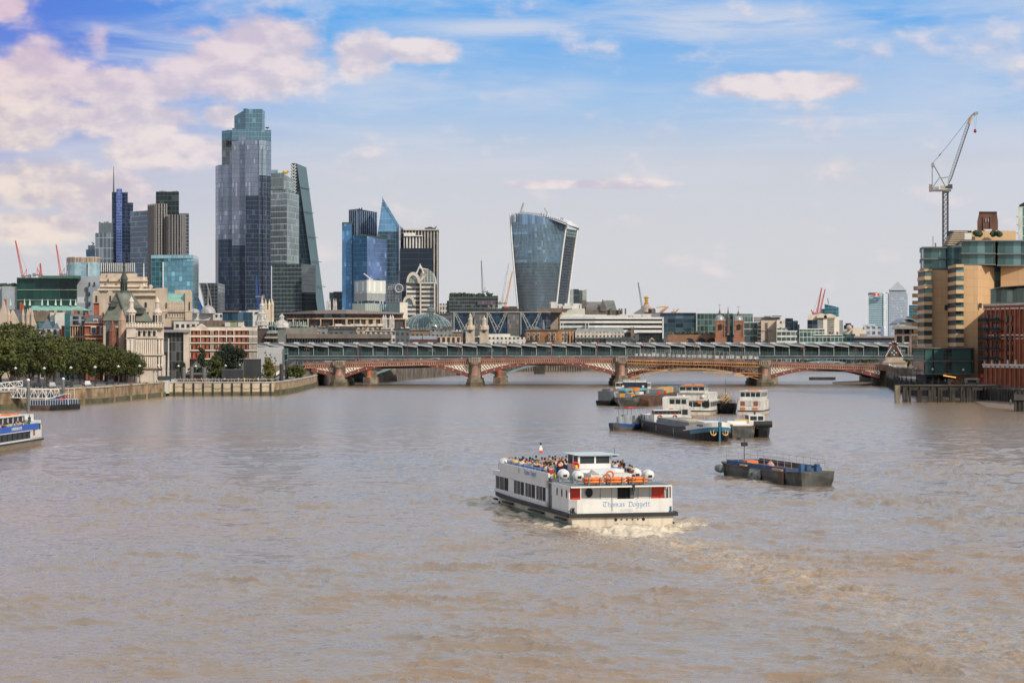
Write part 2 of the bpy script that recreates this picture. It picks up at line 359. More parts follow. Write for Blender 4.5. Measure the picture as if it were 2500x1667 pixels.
m=bpy.data.materials.new('river_water');m.use_nodes=True;t=m.node_tree;b=t.nodes['Principled BSDF'];me.materials.append(m)
tcn=t.nodes.new('ShaderNodeTexCoord')
def tn(scale,detail,sc3=(1,1,1),rough=.55,dist=0):
    mp=t.nodes.new('ShaderNodeMapping');mp.inputs[3].default_value=sc3;t.links.new(tcn.outputs['Object'],mp.inputs[0])
    n=t.nodes.new('ShaderNodeTexNoise');n.inputs['Scale'].default_value=scale;n.inputs['Detail'].default_value=detail;n.inputs['Roughness'].default_value=rough;n.inputs['Distortion'].default_value=dist
    t.links.new(mp.outputs[0],n.inputs['Vector']);return n.outputs[0]
h=mth(t,'ADD',mth(t,'ADD',mth(t,'MULTIPLY',tn(1.0,6,(.45,1,1)),.8),mth(t,'ADD',mth(t,'MULTIPLY',tn(.28,4,(.5,1,1)),1.4),mth(t,'MULTIPLY',tn(.07,5,(.5,1,1)),3.2))),mth(t,'MULTIPLY',tn(3.4,4,(.45,1,1)),.62))
bp=t.nodes.new('ShaderNodeBump');bp.inputs['Strength'].default_value=.62;bp.inputs['Distance'].default_value=.16;t.links.new(h,bp.inputs['Height']);t.links.new(bp.outputs[0],b.inputs['Normal'])
fa=t.nodes.new('ShaderNodeAttribute');fa.attribute_name='foam'
web=mth(t,'ABSOLUTE',mth(t,'SUBTRACT',tn(1.3,7,(.7,1,1),.65,1.2),.5))
web=sm(t,web,.0,.055,1,0)
blob=tn(.9,8,(.6,1,1),.7)
ff=mth(t,'MULTIPLY',fa.outputs['Fac'],mth(t,'ADD',mth(t,'MULTIPLY',web,.75),sm(t,mth(t,'ADD',blob,mth(t,'MULTIPLY',fa.outputs['Fac'],.25)),.55,.75)),clamp=True)
silt=tn(.02,4,(.6,1,1))
body=mixc(t,sm(t,silt,.35,.65),(.235,.185,.14),(.27,.175,.098))
body=mixc(t,mth(t,'MULTIPLY',fa.outputs['Fac'],.5),body,(.31,.20,.11))
t.links.new(mixc(t,ff,body,(.68,.59,.45)),b.inputs['Base Color'])
gy=t.nodes.new('ShaderNodeSeparateXYZ');t.links.new(tcn.outputs['Object'],gy.inputs[0])
t.links.new(mth(t,'MAXIMUM',sm(t,ff,0,1,.0,.8),sm(t,gy.outputs[1],120,650,.07,.20)),b.inputs['Roughness'])     # ripples too fine to resolve far off; b.inputs['IOR'].default_value = 2.15
t.links.new(sm(t,ff,0,1,.5,.15),b.inputs['Specular IOR Level'])
# ------------------------------------------------------------------ ground, banks and river walls
G=3.8
soil=pmat('city_ground',(.16,.15,.14),.9,var=.3,scale=.05)
north=[(-900,300),(-127,424),(-122.8,507),(-110.4,570),(-106.5,645),(-105.6,651.2),(-74,655.3),(-75.2,812),(-74,905),(-51,930),(-45,1000),(-30,1120),(-20,1250),(0,1325),(60,1335),(150,1338),(232,1335),
         (196,1100),(150,905),(143,812),(127,700),(123.5,645),(128,600),(131,540),(140,450),(160,300),(900,280),(7000,280),(9000,9000),(-9000,9000),(-9000,300)]
g=MB();n=len(north);inner=north
g.prism(inner,-4,G);g.build('city_ground',soil,kind='structure')
stone=pmat('weathered_stone',(.28,.20,.12),.85,var=.45,scale=.35,bump=.5,streak=.3,dirt=(.12,.10,.06))
algae=pmat('algae_stone',(.10,.095,.05),.8,var=.4,scale=.4,bump=.5)
conc=pmat('pale_concrete',(.50,.42,.31),.8,var=.18,scale=.15,streak=.35,dirt=(.30,.24,.16))
darkpile=pmat('dark_timber',(.032,.028,.023),.85,var=.45,scale=.5,streak=.4,dirt=(.065,.06,.045))
steelgrey=pmat('grey_steel',(.16,.17,.18),.5,.3)
# left embankment wall: lower algae plinth, coursed stone wall, coping, buttresses with mooring rings
r=thing('embankment_wall','long coursed stone river wall with green weed at its foot, below the plane trees','river wall',(-106,600,0))
w_,a_,c_,bt=MB(r),MB(r),MB(r),MB(r)
segs=[(-126,424),(-121.8,507),(-109.4,570),(-105.5,645)]
for k in range(3):
    p0,p1=segs[k],segs[k+1];L=math.hypot(p1[0]-p0[0],p1[1]-p0[1])
    a_.slab(p0,p1,0,L,-2,1.3,-.2,.9);w_.slab(p0,p1,0,L,1.3,4.1,-.2,.5);c_.slab(p0,p1,0,L,4.1,4.45,-.5,.75)
    u=9
    while u<L:bt.slab(p0,p1,u-.7,u+.7,-1,4.7,.1,1.15);u+=20
w_.build('wall',stone,r);a_.build('plinth',algae,r);c_.build('coping',pmat('coping_stone',(.42,.36,.28),.8,var=.2),r);bt.build('buttress',stone,r)
# the new pale foreshore wall with upright fender posts
r=thing('foreshore_wall','pale concrete river wall with evenly spaced upright posts and hanging chains','river wall',(-88,651,0))
b=MB(r);b.slab((-104.6,650.5),(-73,654.5),0,31.8,1.2,3.95,-.4,.5);b.build('wall',conc,r)
b=MB(r);b.slab((-104.6,650.5),(-73,654.5),0,31.9,-2,1.2,-.4,.7);b.build('plinth',algae,r)
b=MB(r);b.slab((-104.6,650.5),(-73,654.5),-.2,32,3.95,4.25,-.8,.75);b.build('coping',pmat('grey_coping',(.42,.40,.38),.8),r)
for k in range(11):
    b=MB(r);b.slab((-104.6,650.5),(-73,654.5),1.4+k*2.92,1.85+k*2.92,-1,3.85,.5,.95);b.build('fender_post',darkpile,r)
b=MB(r)
for k in range(10):
    u0=1.6+k*2.92;q=[(u0+2.92*i/8,2.55-.55*math.sin(PI*i/8)*(1 if k%3 else -.6))for i in range(9)]
    b.path([(-104.6+u*.992,650.5+u*.126-.62,z)for u,z in q],.05,4)
b.build('chain',pmat('rusty_chain',(.10,.06,.04),.8),r)
r=thing('sheet_pile_wall','ribbed sheet pile river wall stained dark below, curving back to the bridge','river wall',(-73,730,0))
wp=[(-73,654.5),(-71.6,670),(-71.5,700),(-72.2,740),(-73,780),(-74.5,811)];b=MB(r);a_=MB(r);c_=MB(r);lad=[]
for k in range(5):
    p0,p1=wp[k],wp[k+1];L=math.hypot(p1[0]-p0[0],p1[1]-p0[1]);u=0
    while u<L-.5:b.slab(p1,p0,L-u-.75,L-u,1.7,4.0,-.4,.1+.28*(int(u*1.01)%2));a_.slab(p1,p0,L-u-.75,L-u,-2,1.7,-.4,.14+.28*(int(u*1.01)%2));u+=1.0
    c_.slab(p1,p0,0,L,4.0,4.3,-.6,.55)
b.build('wall',pmat('stained_piling',(.36,.27,.17),.8,var=.35,scale=.5,streak=.8,dirt=(.10,.08,.05)),r);a_.build('plinth',algae,r);c_.build('coping',MATS['grey_coping'],r)

# ------------------------------------------------------------------ the wrought iron road bridge
YA,YK=814.0,846.0
def zb(py,Y=YA):return Z(py,Y)
px_par=[(735,885.5),(828,882.5),(1000,878.5),(1159,874.5),(1340,871),(1517,872.5),(1700,877),(1866,881.5),(2010,886),(2180,890.5)]
def ptop(px):
    return float(np.interp(px,[a for a,_ in px_par],[zb(b_)for _,b_ in px_par]))
xs_=lambda px:X(px,YA)
pinkred=pmat('bridge_red',(.175,.052,.042),.55,var=.15,scale=.6,streak=.3,dirt=(.10,.04,.03))
pink=pmat('bridge_pink_stone',(.30,.19,.16),.7,var=.2)
cream=pmat('bridge_cream',(.74,.67,.58),.55,var=.12)
dkiron=pmat('dark_iron',(.035,.035,.038),.6,.2)
granite=pmat('red_granite',(.30,.17,.125),.6,var=.25,scale=.8)
pierst=pmat('pier_stone',(.21,.165,.125),.85,var=.35,scale=.4,bump=.3,streak=.5,dirt=(.11,.09,.07))
bridge=thing('road_bridge','low red and cream iron arch bridge with stone piers across the river','bridge',(xs_(1340),830,0))
spans=[(735,828,3.6,6.6,'L'),(828,1159,3.2,8.0,''),(1159,1517,3.9,8.35,''),(1517,1866,3.2,7.3,''),(1866,2163,2.7,6.2,'')]
def arch_z(x,x0,x1,zs,zc):
    t=(x-(x0+x1)/2)/((x1-x0)/2);return zc-(zc-zs)*t*t
for (a,b_,zs,zc,fl)in spans:
    x0,x1=xs_(a)+2.4,xs_(b_)-2.4
    if fl=='L':x0=x1-(xs_(1159)-xs_(828)-4.8)
    lo_=max(x0,xs_(760));N=40;xx=[lo_+(x1-lo_)*i/N for i in range(N+1)]
    rib=MB(bridge);th=lambda x:1.0+.55*abs((x-(x0+x1)/2)/((x1-x0)/2))
    rib.loft([[(x,YA,arch_z(x,x0,x1,zs,zc)),(x,YA,arch_z(x,x0,x1,zs,zc)+th(x)),(x,YA+.9,arch_z(x,x0,x1,zs,zc)+th(x)),(x,YA+.9,arch_z(x,x0,x1,zs,zc))]for x in xx])
    ro=rib.build('arch_rib',pinkred,bridge)
    bs=MB(bridge);x=x0+2.0
    while x<x1-1:
        if x>lo_:bs.ball((x,YA-.08,arch_z(x,x0,x1,zs,zc)+th(x)*.5),.26,8,m=4)
        x+=3.0
    bo=bs.build('rivet_boss',pmat('gilt',(.65,.48,.25),.5),bridge)
    # soffit girders one behind the other
    sf=MB(bridge)
    for yq in [YA+2.6+k*4.4 for k in range(7)]:
        sf.loft([[(x,yq,arch_z(x,x0,x1,zs,zc)),(x,yq,ptop(1250+x/YA*F)-3.2),(x,yq+.6,ptop(1250+x/YA*F)-3.2),(x,yq+.6,arch_z(x,x0,x1,zs,zc))]for x in xx])
    sf.build('soffit_girder',dkiron,bridge)
    # spandrel: diagonal lattice of flat bars in a cream frame
    la=MB(bridge);topz=lambda x:ptop(1250+x/YA*F)-2.25;botz=lambda x:arch_z(x,x0,x1,zs,zc)+th(x)
    for sgn in (1,-1):
        c0=lo_-12
        while c0<x1+12:
            run=None;s_=0.0
            while s_<9:
                x=c0+sgn*s_*.82;z=3+s_
                ins=lo_<x<x1 and botz(x)<z<topz(x)
                if ins and run is None:run=(x,z)
                if (not ins)and run is not None:la.tube((run[0],YA+.12+.07*sgn,run[1]),(x,YA+.12+.07*sgn,z),.25,4);run=None
                s_+=.2
            c0+=1.15
    for x_,x__ in zip(xx,xx[1:]):
        if topz(x_)-botz(x_)>.25:la.tube((x_,YA+.1,topz(x_)-.12),(x__,YA+.1,topz(x__)-.12),.18,4);la.tube((x_,YA+.1,botz(x_)+.1),(x__,YA+.1,botz(x__)+.1),.12,4)
    for xe in (lo_+.2,x1-.2):la.tube((xe,YA+.1,botz(xe)),(xe,YA+.1,topz(xe)),.25,4)
    la.build('spandrel_lattice',cream,bridge)
    bk=MB(bridge);bk.loft([[(x,YA+.95,botz(x)-.5),(x,YA+.95,topz(x)+.3),(x,YA+1.1,topz(x)+.3),(x,YA+1.1,botz(x)-.5)]for x in xx]);bk.build('spandrel_plate',dkiron,bridge)
pxs=list(range(740,2181,10));par,dent,cor,cop,tooth,deck=(MB(bridge)for _ in range(6))
def strip(m,y0,y1,f0,f1):
    m.loft([[(xs_(p),y0,ptop(p)-f0),(xs_(p),y0,ptop(p)-f1),(xs_(p),y1,ptop(p)-f1),(xs_(p),y1,ptop(p)-f0)]for p in pxs])
strip(cop,YA-.35,YA+.25,0,.2);strip(par,YA-.1,YA+.15,.2,.85);strip(cor,YA-.5,YA+.4,.85,1.05);strip(dent,YA-.02,YA+.3,1.05,1.95);strip(cor,YA-.3,YA+.4,1.95,2.25)
strip(deck,YA+.3,YK,1.1,2.3);strip(par,YK-.2,YK,.1,1.1)
p=745.0
while p<2160:
    x=xs_(p);z=ptop(p);tooth.box(x,x+.42,YA-.3,YA+.05,z-1.9,z-1.1);p+=5.2
cop.build('coping',pink,bridge);par.build('parapet',pmat('bridge_parapet',(.26,.15,.125),.7,var=.2),bridge);cor.build('cornice',pmat('bridge_terracotta',(.33,.18,.13),.6),bridge)
dent.build('frieze',pmat('bridge_dark_red',(.12,.035,.03),.6),bridge);tooth.build('dentils',pmat('bridge_tooth',(.42,.22,.15),.6),bridge);deck.build('road_deck',pmat('asphalt',(.06,.06,.062),.9),bridge)
for i,pc in enumerate((828,1159,1517,1866)):
    x=xs_(pc);zt=ptop(pc)+.35
    b=MB(bridge);oc=lambda r_,y0,y1:[(x-r_,y0+r_*.5),(x-r_*.5,y0),(x+r_*.5,y0),(x+r_,y0+r_*.5),(x+r_,y1),(x-r_,y1)]
    b.prism(oc(3.0,YA-4.8,YK+3.2),1.4,2.6);b.prism(oc(2.3,YA-3.6,YK+2),2.6,4.0)
    b.prism([(x-2.2,YA-.2),(x+2.2,YA-.2),(x+2.2,YK),(x-2.2,YK)],4.0,zt-2.1)
    po=b.build('pier',pierst,bridge)
    b=MB(bridge);b.prism(oc(3.3,YA-5.2,YK+4),-3,1.4);b.build('pier_foot',algae,po)
    b=MB(bridge);b.lathe([(1.65,4.0),(1.5,4.5),(1.35,4.8),(1.25,zt-3.6),(1.35,zt-3.2)],(x,YA-1.2,0),16);b.build('pier_column',granite,po,smooth=True)
    b=MB(bridge);b.lathe([(1.35,zt-3.2),(1.9,zt-2.6),(2.0,zt-2.1)],(x,YA-1.2,0),16);b.prism(oc(2.45,YA-3.0,YA+2),zt-2.1,zt-1.8);b.build('pier_capital',pierst,po)
    b=MB(bridge)
    for k in range(7):b.box(x-2.2+k*.66,x-1.85+k*.66,YA-2.6,YA-2.3,zt-1.8,zt-.35)
    b.prism(oc(2.2,YA-2.2,YA+1.6),zt-1.8,zt-.4);b.prism(oc(2.4,YA-2.7,YA+2),zt-.35,zt);b.build('pulpit',pmat('pulpit_stone',(.30,.25,.20),.85,var=.25),po)
# abutments
b=MB(bridge);b.box(xs_(2163),xs_(2163)+14,YA-1,YK+1,-3,ptop(2165)-1.2);b.box(xs_(735)-12,xs_(760)+1,YA+1,YK+1,-3,ptop(740)-1.2);b.build('abutment',pierst,bridge)
# scaffolding over the third river span
sc_=thing('scaffolding','grey scaffold with orange boards hung along the bridge span being repaired','scaffold',(xs_(1690),YA-1.5,6))
po,bd,hd=MB(sc_),MB(sc_),MB(sc_)
xa,xb=xs_(1530),xs_(1856);q0,q1=xs_(1517)+2.4,xs_(1866)-2.4
x=xa;k=0
while x<xb:
    zl=arch_z(min(max(x,q0),q1),q0,q1,3.2,7.3)-.6;pt=ptop(1250+x/YA*F)
    for yq in (YA-.9,YA-2.1):po.tube((x,yq,zl),(x,yq,pt+(3.3 if x<xb else 2)),.055,4)
    po.tube((x,YA-.9,pt-3),(x,YA-2.1,pt-3),.05,4)
    k+=1;x+=1.6
for f_,x0_,x1_ in ((-2.2,xa,xb),(-4.5,xa+2,xa+18),(-4.9,xb-22,xb),(-5.8,xb-10,xb),(-1.1,xa,xb)):
    bd.loft([[(x0_+(x1_-x0_)*i/12,YA-2.2+dy_,ptop(1250+(x0_+(x1_-x0_)*i/12)/YA*F)+f_+w)for dy_,w in ((0,0),(0,.2),(1.2,.2),(1.2,0))]for i in range(13)])
N=30;bd.loft([[(q0+(q1-q0)*i/N,YA-2.2+dy_,arch_z(q0+(q1-q0)*i/N,q0,q1,3.0,7.0)-.6+w)for dy_,w in ((0,0),(0,.22),(1.3,.22),(1.3,0))]for i in range(N+1)])
for dz_ in (.9,1.7,2.5,3.2):
    for i in range(30):
        xA,xB=xa+(xb-xa)*i/30,xa+(xb-xa)*(i+1)/30;pA,pB=ptop(1250+xA/YA*F),ptop(1250+xB/YA*F)
        po.tube((xA,YA-2.1,pA+dz_),(xB,YA-2.1,pB+dz_),.06,4)
        if dz_==2.5 and i<30:po.tube((xA,YA-2.1,pA+.3),(xB,YA-2.1,pB+3.2),.04,4)
x=xa+3
while x<xb-2:
    pt=ptop(1250+x/YA*F);w_=random.uniform(.9,1.9);hd.box(x,x+w_,YA-.75,YA-.68,pt+.6,pt+random.uniform(1.5,2.1));x+=w_+random.uniform(.3,1.0)
po.build('scaffold_poles',pmat('scaffold_steel',(.30,.31,.30),.4,.5),sc_);bd.build('scaffold_boards',pmat('scaffold_orange',(.62,.33,.10),.7,var=.3),sc_);hd.build('sheeting',pmat('pale_sheeting',(.60,.60,.58),.6,var=.2),sc_)
# tall red lamp posts on the bridge
def lamp_red(px):
    r=thing('bridge_lamp',None,'street lamp',(X(px,842),842,ptop(px)-1.1),0,'tall dark red lamp posts on the road bridge')
    b=MB();b.tube((0,0,0),(0,0,7.3),.16,6,.09);b.build('post',pinkred,r)
    b=MB();b.tube((0,0,0),(0,0,1.2),.3,8,.2);b.build('base',pinkred,r)
    b=MB();b.box(-.9,.9,-.06,.06,6.3,6.42);b.ball((-.85,0,6.1),.22,8,m=4);b.ball((.85,0,6.1),.22,8,m=4);b.ball((0,0,7.4),.25,8,m=4);b.build('lantern',pinkred,r)
    return r
ords=['first','second','third','fourth','fifth','sixth','seventh','eighth','ninth','tenth','eleventh','twelfth','thirteenth','fourteenth','fifteenth','sixteenth','seventeenth','eighteenth','nineteenth','twentieth']
def ordn(i):
    if i<20:return ords[i]
    return str(i+1)+('th' if (i+1)%100 in (11,12,13)else {1:'st',2:'nd',3:'rd'}.get((i+1)%10,'th'))
L0=lamp_red(748.6)
for i,px in enumerate((748.6,874.8,995,1119.7,1236,1347,1459,1571,1696,1812,1961,2089)):
    o=L0 if i==0 else dup(L0,(X(px,842),842,ptop(px)-1.1));o['label']='tall dark red lamp post on the road bridge, %s from the left'%ordn(i)
# round railway crest on its stone pedestal at the bridge's right end
r=thing('railway_crest','red iron crest with white balls on a stone pedestal, right end of bridge','monument',(X(2182,868),868,G))
b=MB(r);cx=X(2182,868);zz=lambda py:Z(py,868)
b.box(cx-5,cx+5,866,872,G,zz(884));b.box(cx-4.4,cx+4.4,866.5,871.5,zz(884),zz(880));b.box(cx-3.6,cx+3.6,866.8,871,zz(880),zz(872));b.box(cx-5.2,cx+5.2,865.6,872.2,zz(886),zz(884));b.build('pedestal',pmat('crest_stone',(.38,.31,.25),.8,var=.2),r)
b=MB(r);b.fp([(2160,868),(2204,868),(2204,869.5),(2160,869.5)],zz(872),zz(870));b.prism([(cx-3.5,868),(cx+3.5,868),(cx+3.5,869.3),(cx-3.5,869.3)],zz(871),zz(836),top=[(cx-1.1,868),(cx+1.1,868),(cx+1.1,869.3),(cx-1.1,869.3)]);b.build('shield_ground',pmat('crest_green',(.03,.08,.06),.6),r)
b=MB(r);b.torus((cx,867.8,zz(861)),1.75,.28,'y',20,6);b.path([(cx-3.6,867.8,zz(871)),(cx-1.2,867.8,zz(848)),(cx-1.5,867.8,zz(842)),(cx-.6,867.8,zz(835)),(cx+.6,867.8,zz(835)),(cx+1.5,867.8,zz(842)),(cx+1.2,867.8,zz(848)),(cx+3.6,867.8,zz(871))],.42,6);b.torus((cx,867.8,zz(841)),.8,.2,'y',14,5);b.build('frame',pinkred,r)
b=MB(r)
for t_ in np.linspace(0,1,7):
    for s_ in (-1,1):b.ball((cx+s_*(3.35-2.1*t_),867.25,zz(869-23*t_)),.27,8,m=4)
for k in range(4):b.ball((cx+.85*math.cos(k*PI/2),867.4,zz(861)+.85*math.sin(k*PI/2)),.33,8,m=4)
for s_ in (-1,1):b.ball((cx+s_*.45,867.25,zz(834.5)),.27,8,m=4);b.ball((cx+s_*1.3,867.25,zz(838)),.27,8,m=4)
b.build('white_balls',pmat('white_paint',(.75,.73,.70),.5,var=.06),r)

# ------------------------------------------------------------------ the railway bridge with its station canopy behind
YR=880.0;zr=lambda py:Z(py,YR)
rail=thing('railway_bridge','long railway station bridge with a saw-tooth white canopy over dark green glazing','railway bridge',(X(1430,YR),YR+17,0))
b=MB(rail);b.box(X(560,YR),X(2240,YR),YR+.5,YR+34,zr(876),zr(868.5));b.build('deck',pmat('rail_deck',(.09,.09,.09),.7,var=.2),rail)
b=MB(rail);b.box(X(655,YR),X(2240,YR),YR+.0,YR+.5,zr(870.5),zr(867));b.box(X(655,YR),X(2238,YR),YR-.1,YR+.3,zr(876.5),zr(874.5));b.build('fascia',pmat('grey_blue_steel',(.17,.22,.24),.45,.3),rail)
b=MB(rail);b.box(X(665,YR),X(2195,YR),YR+.8,YR+1.0,zr(867),zr(849));b.build('glazing',facade('station_glass',(.02,.055,.055),(.08,.10,.10),du=3.05,dv=1.6,fu=.05,fv=.06,var=.5,rough=.12,metal=.25),rail)
b=MB(rail);b.box(X(655,YR),X(2230,YR),YR+18,YR+18.4,zr(868),zr(842));b.build('back_screen',facade('station_back',(.05,.075,.075),(.20,.22,.22),du=2.2,dv=2.2,fu=.12,fv=.2,var=.9,rough=.3,metal=.1),rail)
b=MB(rail);b.box(X(655,YR),X(2195,YR),YR+.6,YR+.75,zr(863.2),zr(862.2));b.build('handrail',MATS['grey_blue_steel'],rail)
canw=pmat('canopy_white',(.52,.52,.52),.5,var=.1);cang=pmat('canopy_glass',(.22,.25,.28),.2,.4,var=.15)
p=620.0;i=0;undr=pmat('canopy_soffit',(.05,.05,.055),.6)
while p<2215:
    x0,x1=X(p,YR),X(p+36.3,YR)
    t0=zr(836.2);b=MB(rail)
    b.loft([[(x0+(x1-x0)*f_,YR-1.2,z_),(x0+(x1-x0)*f_,YR+34,z_),(x0+(x1-x0)*f_,YR+34,z_-.35),(x0+(x1-x0)*f_,YR-1.2,z_-.35)]for f_,z_ in ((0,zr(841.0)),(.5,zr(843.2)),(1,zr(845.6)))])
    co_=b.build('canopy',canw,rail)
    b=MB(rail);b.loft([[(x0+(x1-x0)*f_,YR-.6,z_),(x0+(x1-x0)*f_,YR+33,z_),(x0+(x1-x0)*f_,YR+33,zl_),(x0+(x1-x0)*f_,YR-.6,zl_)]for f_,z_,zl_ in ((.02,zr(840.6),zr(841.0)),(.25,zr(838),zr(842)),(.5,zr(836.4),zr(843)),(.8,zr(837.6),zr(844.2)),(.98,zr(843),zr(845.4)))])
    b.build('roof_light',cang,co_)
    b=MB(rail);b.box(x1-1.9,x1+.3,YR-.9,YR-.5,zr(838.6),zr(835.6));b.build('gutter_box',pmat('gutter_white',(.60,.58,.54),.6),co_)
    b=MB(rail);b.tube((x1,YR+.2,zr(868)),(x1,YR+.2,zr(845)),.16,6);b.build('column',pmat('column_grey',(.36,.38,.38),.5),rail)
    p+=36.3;i+=1
b=MB(rail);b.box(X(620,YR),X(2195,YR),YR+1,YR+33,zr(846.2),zr(845.7));b.build('soffit',undr,rail)
# piers and pale blue arches of the railway bridge
rp=[700,905,1222,1545,1880,2150]
for k,pc in enumerate(rp):
    x=X(pc,YR);b=MB(rail);b.prism([(x-3.0,YR-3),(x,YR-5),(x+3.0,YR-3),(x+3.0,YR+36),(x-3.0,YR+36)],-3,2.4);b.box(x-2.4,x+2.4,YR-1,YR+35,2.4,5.2);b.build('pier',pierst,rail)
    if 0<k<5:
        b=MB(rail);b.lathe([(1.1,2.4),(1.0,2.8),(1.0,8.2),(1.2,8.6)],(x-.6,YR-2.6,0),12);b.build('old_column',pmat('old_red_column',(.42,.12,.06),.6,var=.3),rail)
for a,c in zip(rp,rp[1:]):
    x0,x1=X(a,YR)+2.2,X(c,YR)-2.2;b=MB(rail);N=20
    for yq in (YR+.6,YR+9,YR+18,YR+27):
        b.loft([[(x,yq+dy_,arch_z(x,x0,x1,3.4,8.3)+w)for dy_,w in ((0,0),(0,1.0),(.6,1.0),(.6,0))]for x in [x0+(x1-x0)*i/N for i in range(N+1)]])
    b.build('steel_arch',pmat('pale_blue_steel',(.20,.29,.32),.5,.2),rail)
    b=MB(rail)
    for i in range(1,14):
        x=x0+(x1-x0)*i/14;b.tube((x,YR+.9,arch_z(x,x0,x1,3.4,8.3)+.8),(x,YR+.9,zr(876)),.14,4)
    b.build('spandrel_posts',MATS['pale_blue_steel'],rail)
# far river wall and moored things seen through the arches
r=thing('far_river_wall','low dark stone river wall seen far off through the bridge arches','river wall',(0,1300,0));b=MB(r)
for p0,p1 in zip(north[7:17],north[8:18]):
    L=math.hypot(p1[0]-p0[0],p1[1]-p0[1]);b.slab(p0,p1,0,L,-2,5.0,-.5,.8)
b.build('wall',pmat('far_wall_stone',(.12,.10,.08),.85,var=.5,scale=.2),r)
r=thing('river_pontoon','long low dark pontoon with pale roof fins beyond the left bridge arch','pontoon',(X(1040,1120),1120,0));b=MB(r)
b.fp([(975,1120),(1125,1120),(1125,1132),(975,1132)],.2,1.4);b.build('hull',pmat('black_hull',(.02,.022,.025),.5,var=.4,scale=.4),r)
for k in range(14):
    b=MB(r);x=X(985+k*9,1122);b.box(x,x+.5,1122,1130,1.4,5.4);b.prism([(x-.9,1122),(x+.2,1122),(x+.2,1130),(x-.9,1130)],4.9,[4.9,5.9,5.9,4.9]);b.build('roof_fin',pmat('fin_grey',(.30,.31,.31),.5),r)
r=thing('timber_dolphin','dark timber river dolphin standing in the water past the middle arch','mooring post',(X(1317,1180),1180,0));b=MB(r);x=X(1317,1180);b.box(x-3,x+3,1178,1184,-2,6.4);b.build('piles',darkpile,r);b=MB(r);b.box(x-3.5,x+3.5,1177.5,1184.5,6.4,6.9);b.build('cap',darkpile,r)
for (pa,pb,y_,h_,nm)in ((1240,1420,1290,7.5,'dark wharf on piles below the far river wall'),(1975,2040,960,1.2,'small dark work raft moored past the right arch')):
    r=thing('wharf' if h_>2 else 'work_raft',nm,'wharf' if h_>2 else 'raft',(X(pa,y_),y_,0));b=MB(r);b.fp([(pa,y_),(pb,y_),(pb,y_+9),(pa,y_+9)],max(.1,h_-2.2),h_);b.build('deck',darkpile,r);b=MB(r);k=pa+3
    while k<pb:b.tube((X(k,y_),y_+.3,-2),(X(k,y_),y_+.3,h_-.3),.3,5);k+=6
    b.build('piles',darkpile,r)
# south bank: foreshore sand, pile wall, jetty and fenders
b=MB();b.prism([(118,530),(124.6,572),(122.8,640),(131,640),(139,450),(128,450)],-1.5,[.0,.15,.15,1.1,1.1,0.0]);b.prism([(128,850),(137,838),(150,850),(152,900),(135,900)],-1.5,[.06,.06,.9,.9,.06]);b.build('sand_foreshore',pmat('wet_sand',(.19,.13,.09),.8,var=.25,scale=.4),kind='structure')
r=thing('timber_river_wall','dark upright timber pile wall holding up the right bank promenade','river wall',(130,700,0));b=MB(r);rl=MB(r)
line=[(143,812),(127,700),(123.5,645),(128,600),(131,540),(140,450)]
for p0,p1 in zip(line,line[1:]):
    L=math.hypot(p1[0]-p0[0],p1[1]-p0[1]);u=0
    while u<L:b.slab(p0,p1,u,u+.55,-2,3.9+random.uniform(0,.25),-.4,.35+random.uniform(0,.4));u+=1.15
    b.slab(p0,p1,0,L,-2,3.7,-.3,.3);rl.slab(p0,p1,0,L,4.85,4.95,-.4,-.3);rl.slab(p0,p1,0,L,4.4,4.46,-.38,-.32)
    u=0
    while u<L:rl.slab(p0,p1,u,u+.1,3.9,4.9,-.4,-.3);u+=2
b.build('piles',darkpile,r);rl.build('railing',dkiron,r)
r=thing('timber_jetty','old dark timber jetty on square piles in front of the right bank','jetty',(X(2310,578),578,0));b=MB(r)
b.fp([(2186,577.6),(2436,577.6),(2446,586),(2200,586)],3.2,4.55);b.build('deck_beam',darkpile,r);b=MB(r);b.fp([(2184,577.2),(2436,577.2),(2436,577.6),(2184,577.6)],4.35,4.75);b.build('cap_rail',pmat('grey_timber',(.07,.065,.06),.85,var=.3),r)
pl=[2190,2206,2213,2220,2241,2247,2268,2275,2281,2290,2297,2320,2326,2346,2352,2360,2367,2374,2379,2404,2412,2425]
for k,p in enumerate(pl):
    b=MB(r);w_=.65 if k==0 else random.uniform(.22,.38);x=X(p,578);b.box(x-w_,x+w_,577-.2*(k%3==0),577.6+w_,-2,4.5 if k==0 else 3.3+.8*(k%2));b.build('pile',pmat('jetty_post_pale',(.20,.17,.12),.85,var=.4,streak=.5)if k==0 else darkpile,r)
r=thing('timber_fender','cluster of tall dark timber fender piles at the right edge of the picture','mooring post',(X(2490,496),496,0))
for k in range(7):
    x=X(2479+k*5,494);b=MB(r);b.box(x-.22,x+.22,494+.3*(k%2),494.5+.3*(k%2),-2,4.3+.2*(k%3));b.build('pile',darkpile,r)
b=MB(r);b.fp([(2476,493.6),(2520,493.6),(2520,496.5),(2476,496.5)],2.6,3.9);b.build('cross_beam',MATS['grey_timber'],r)
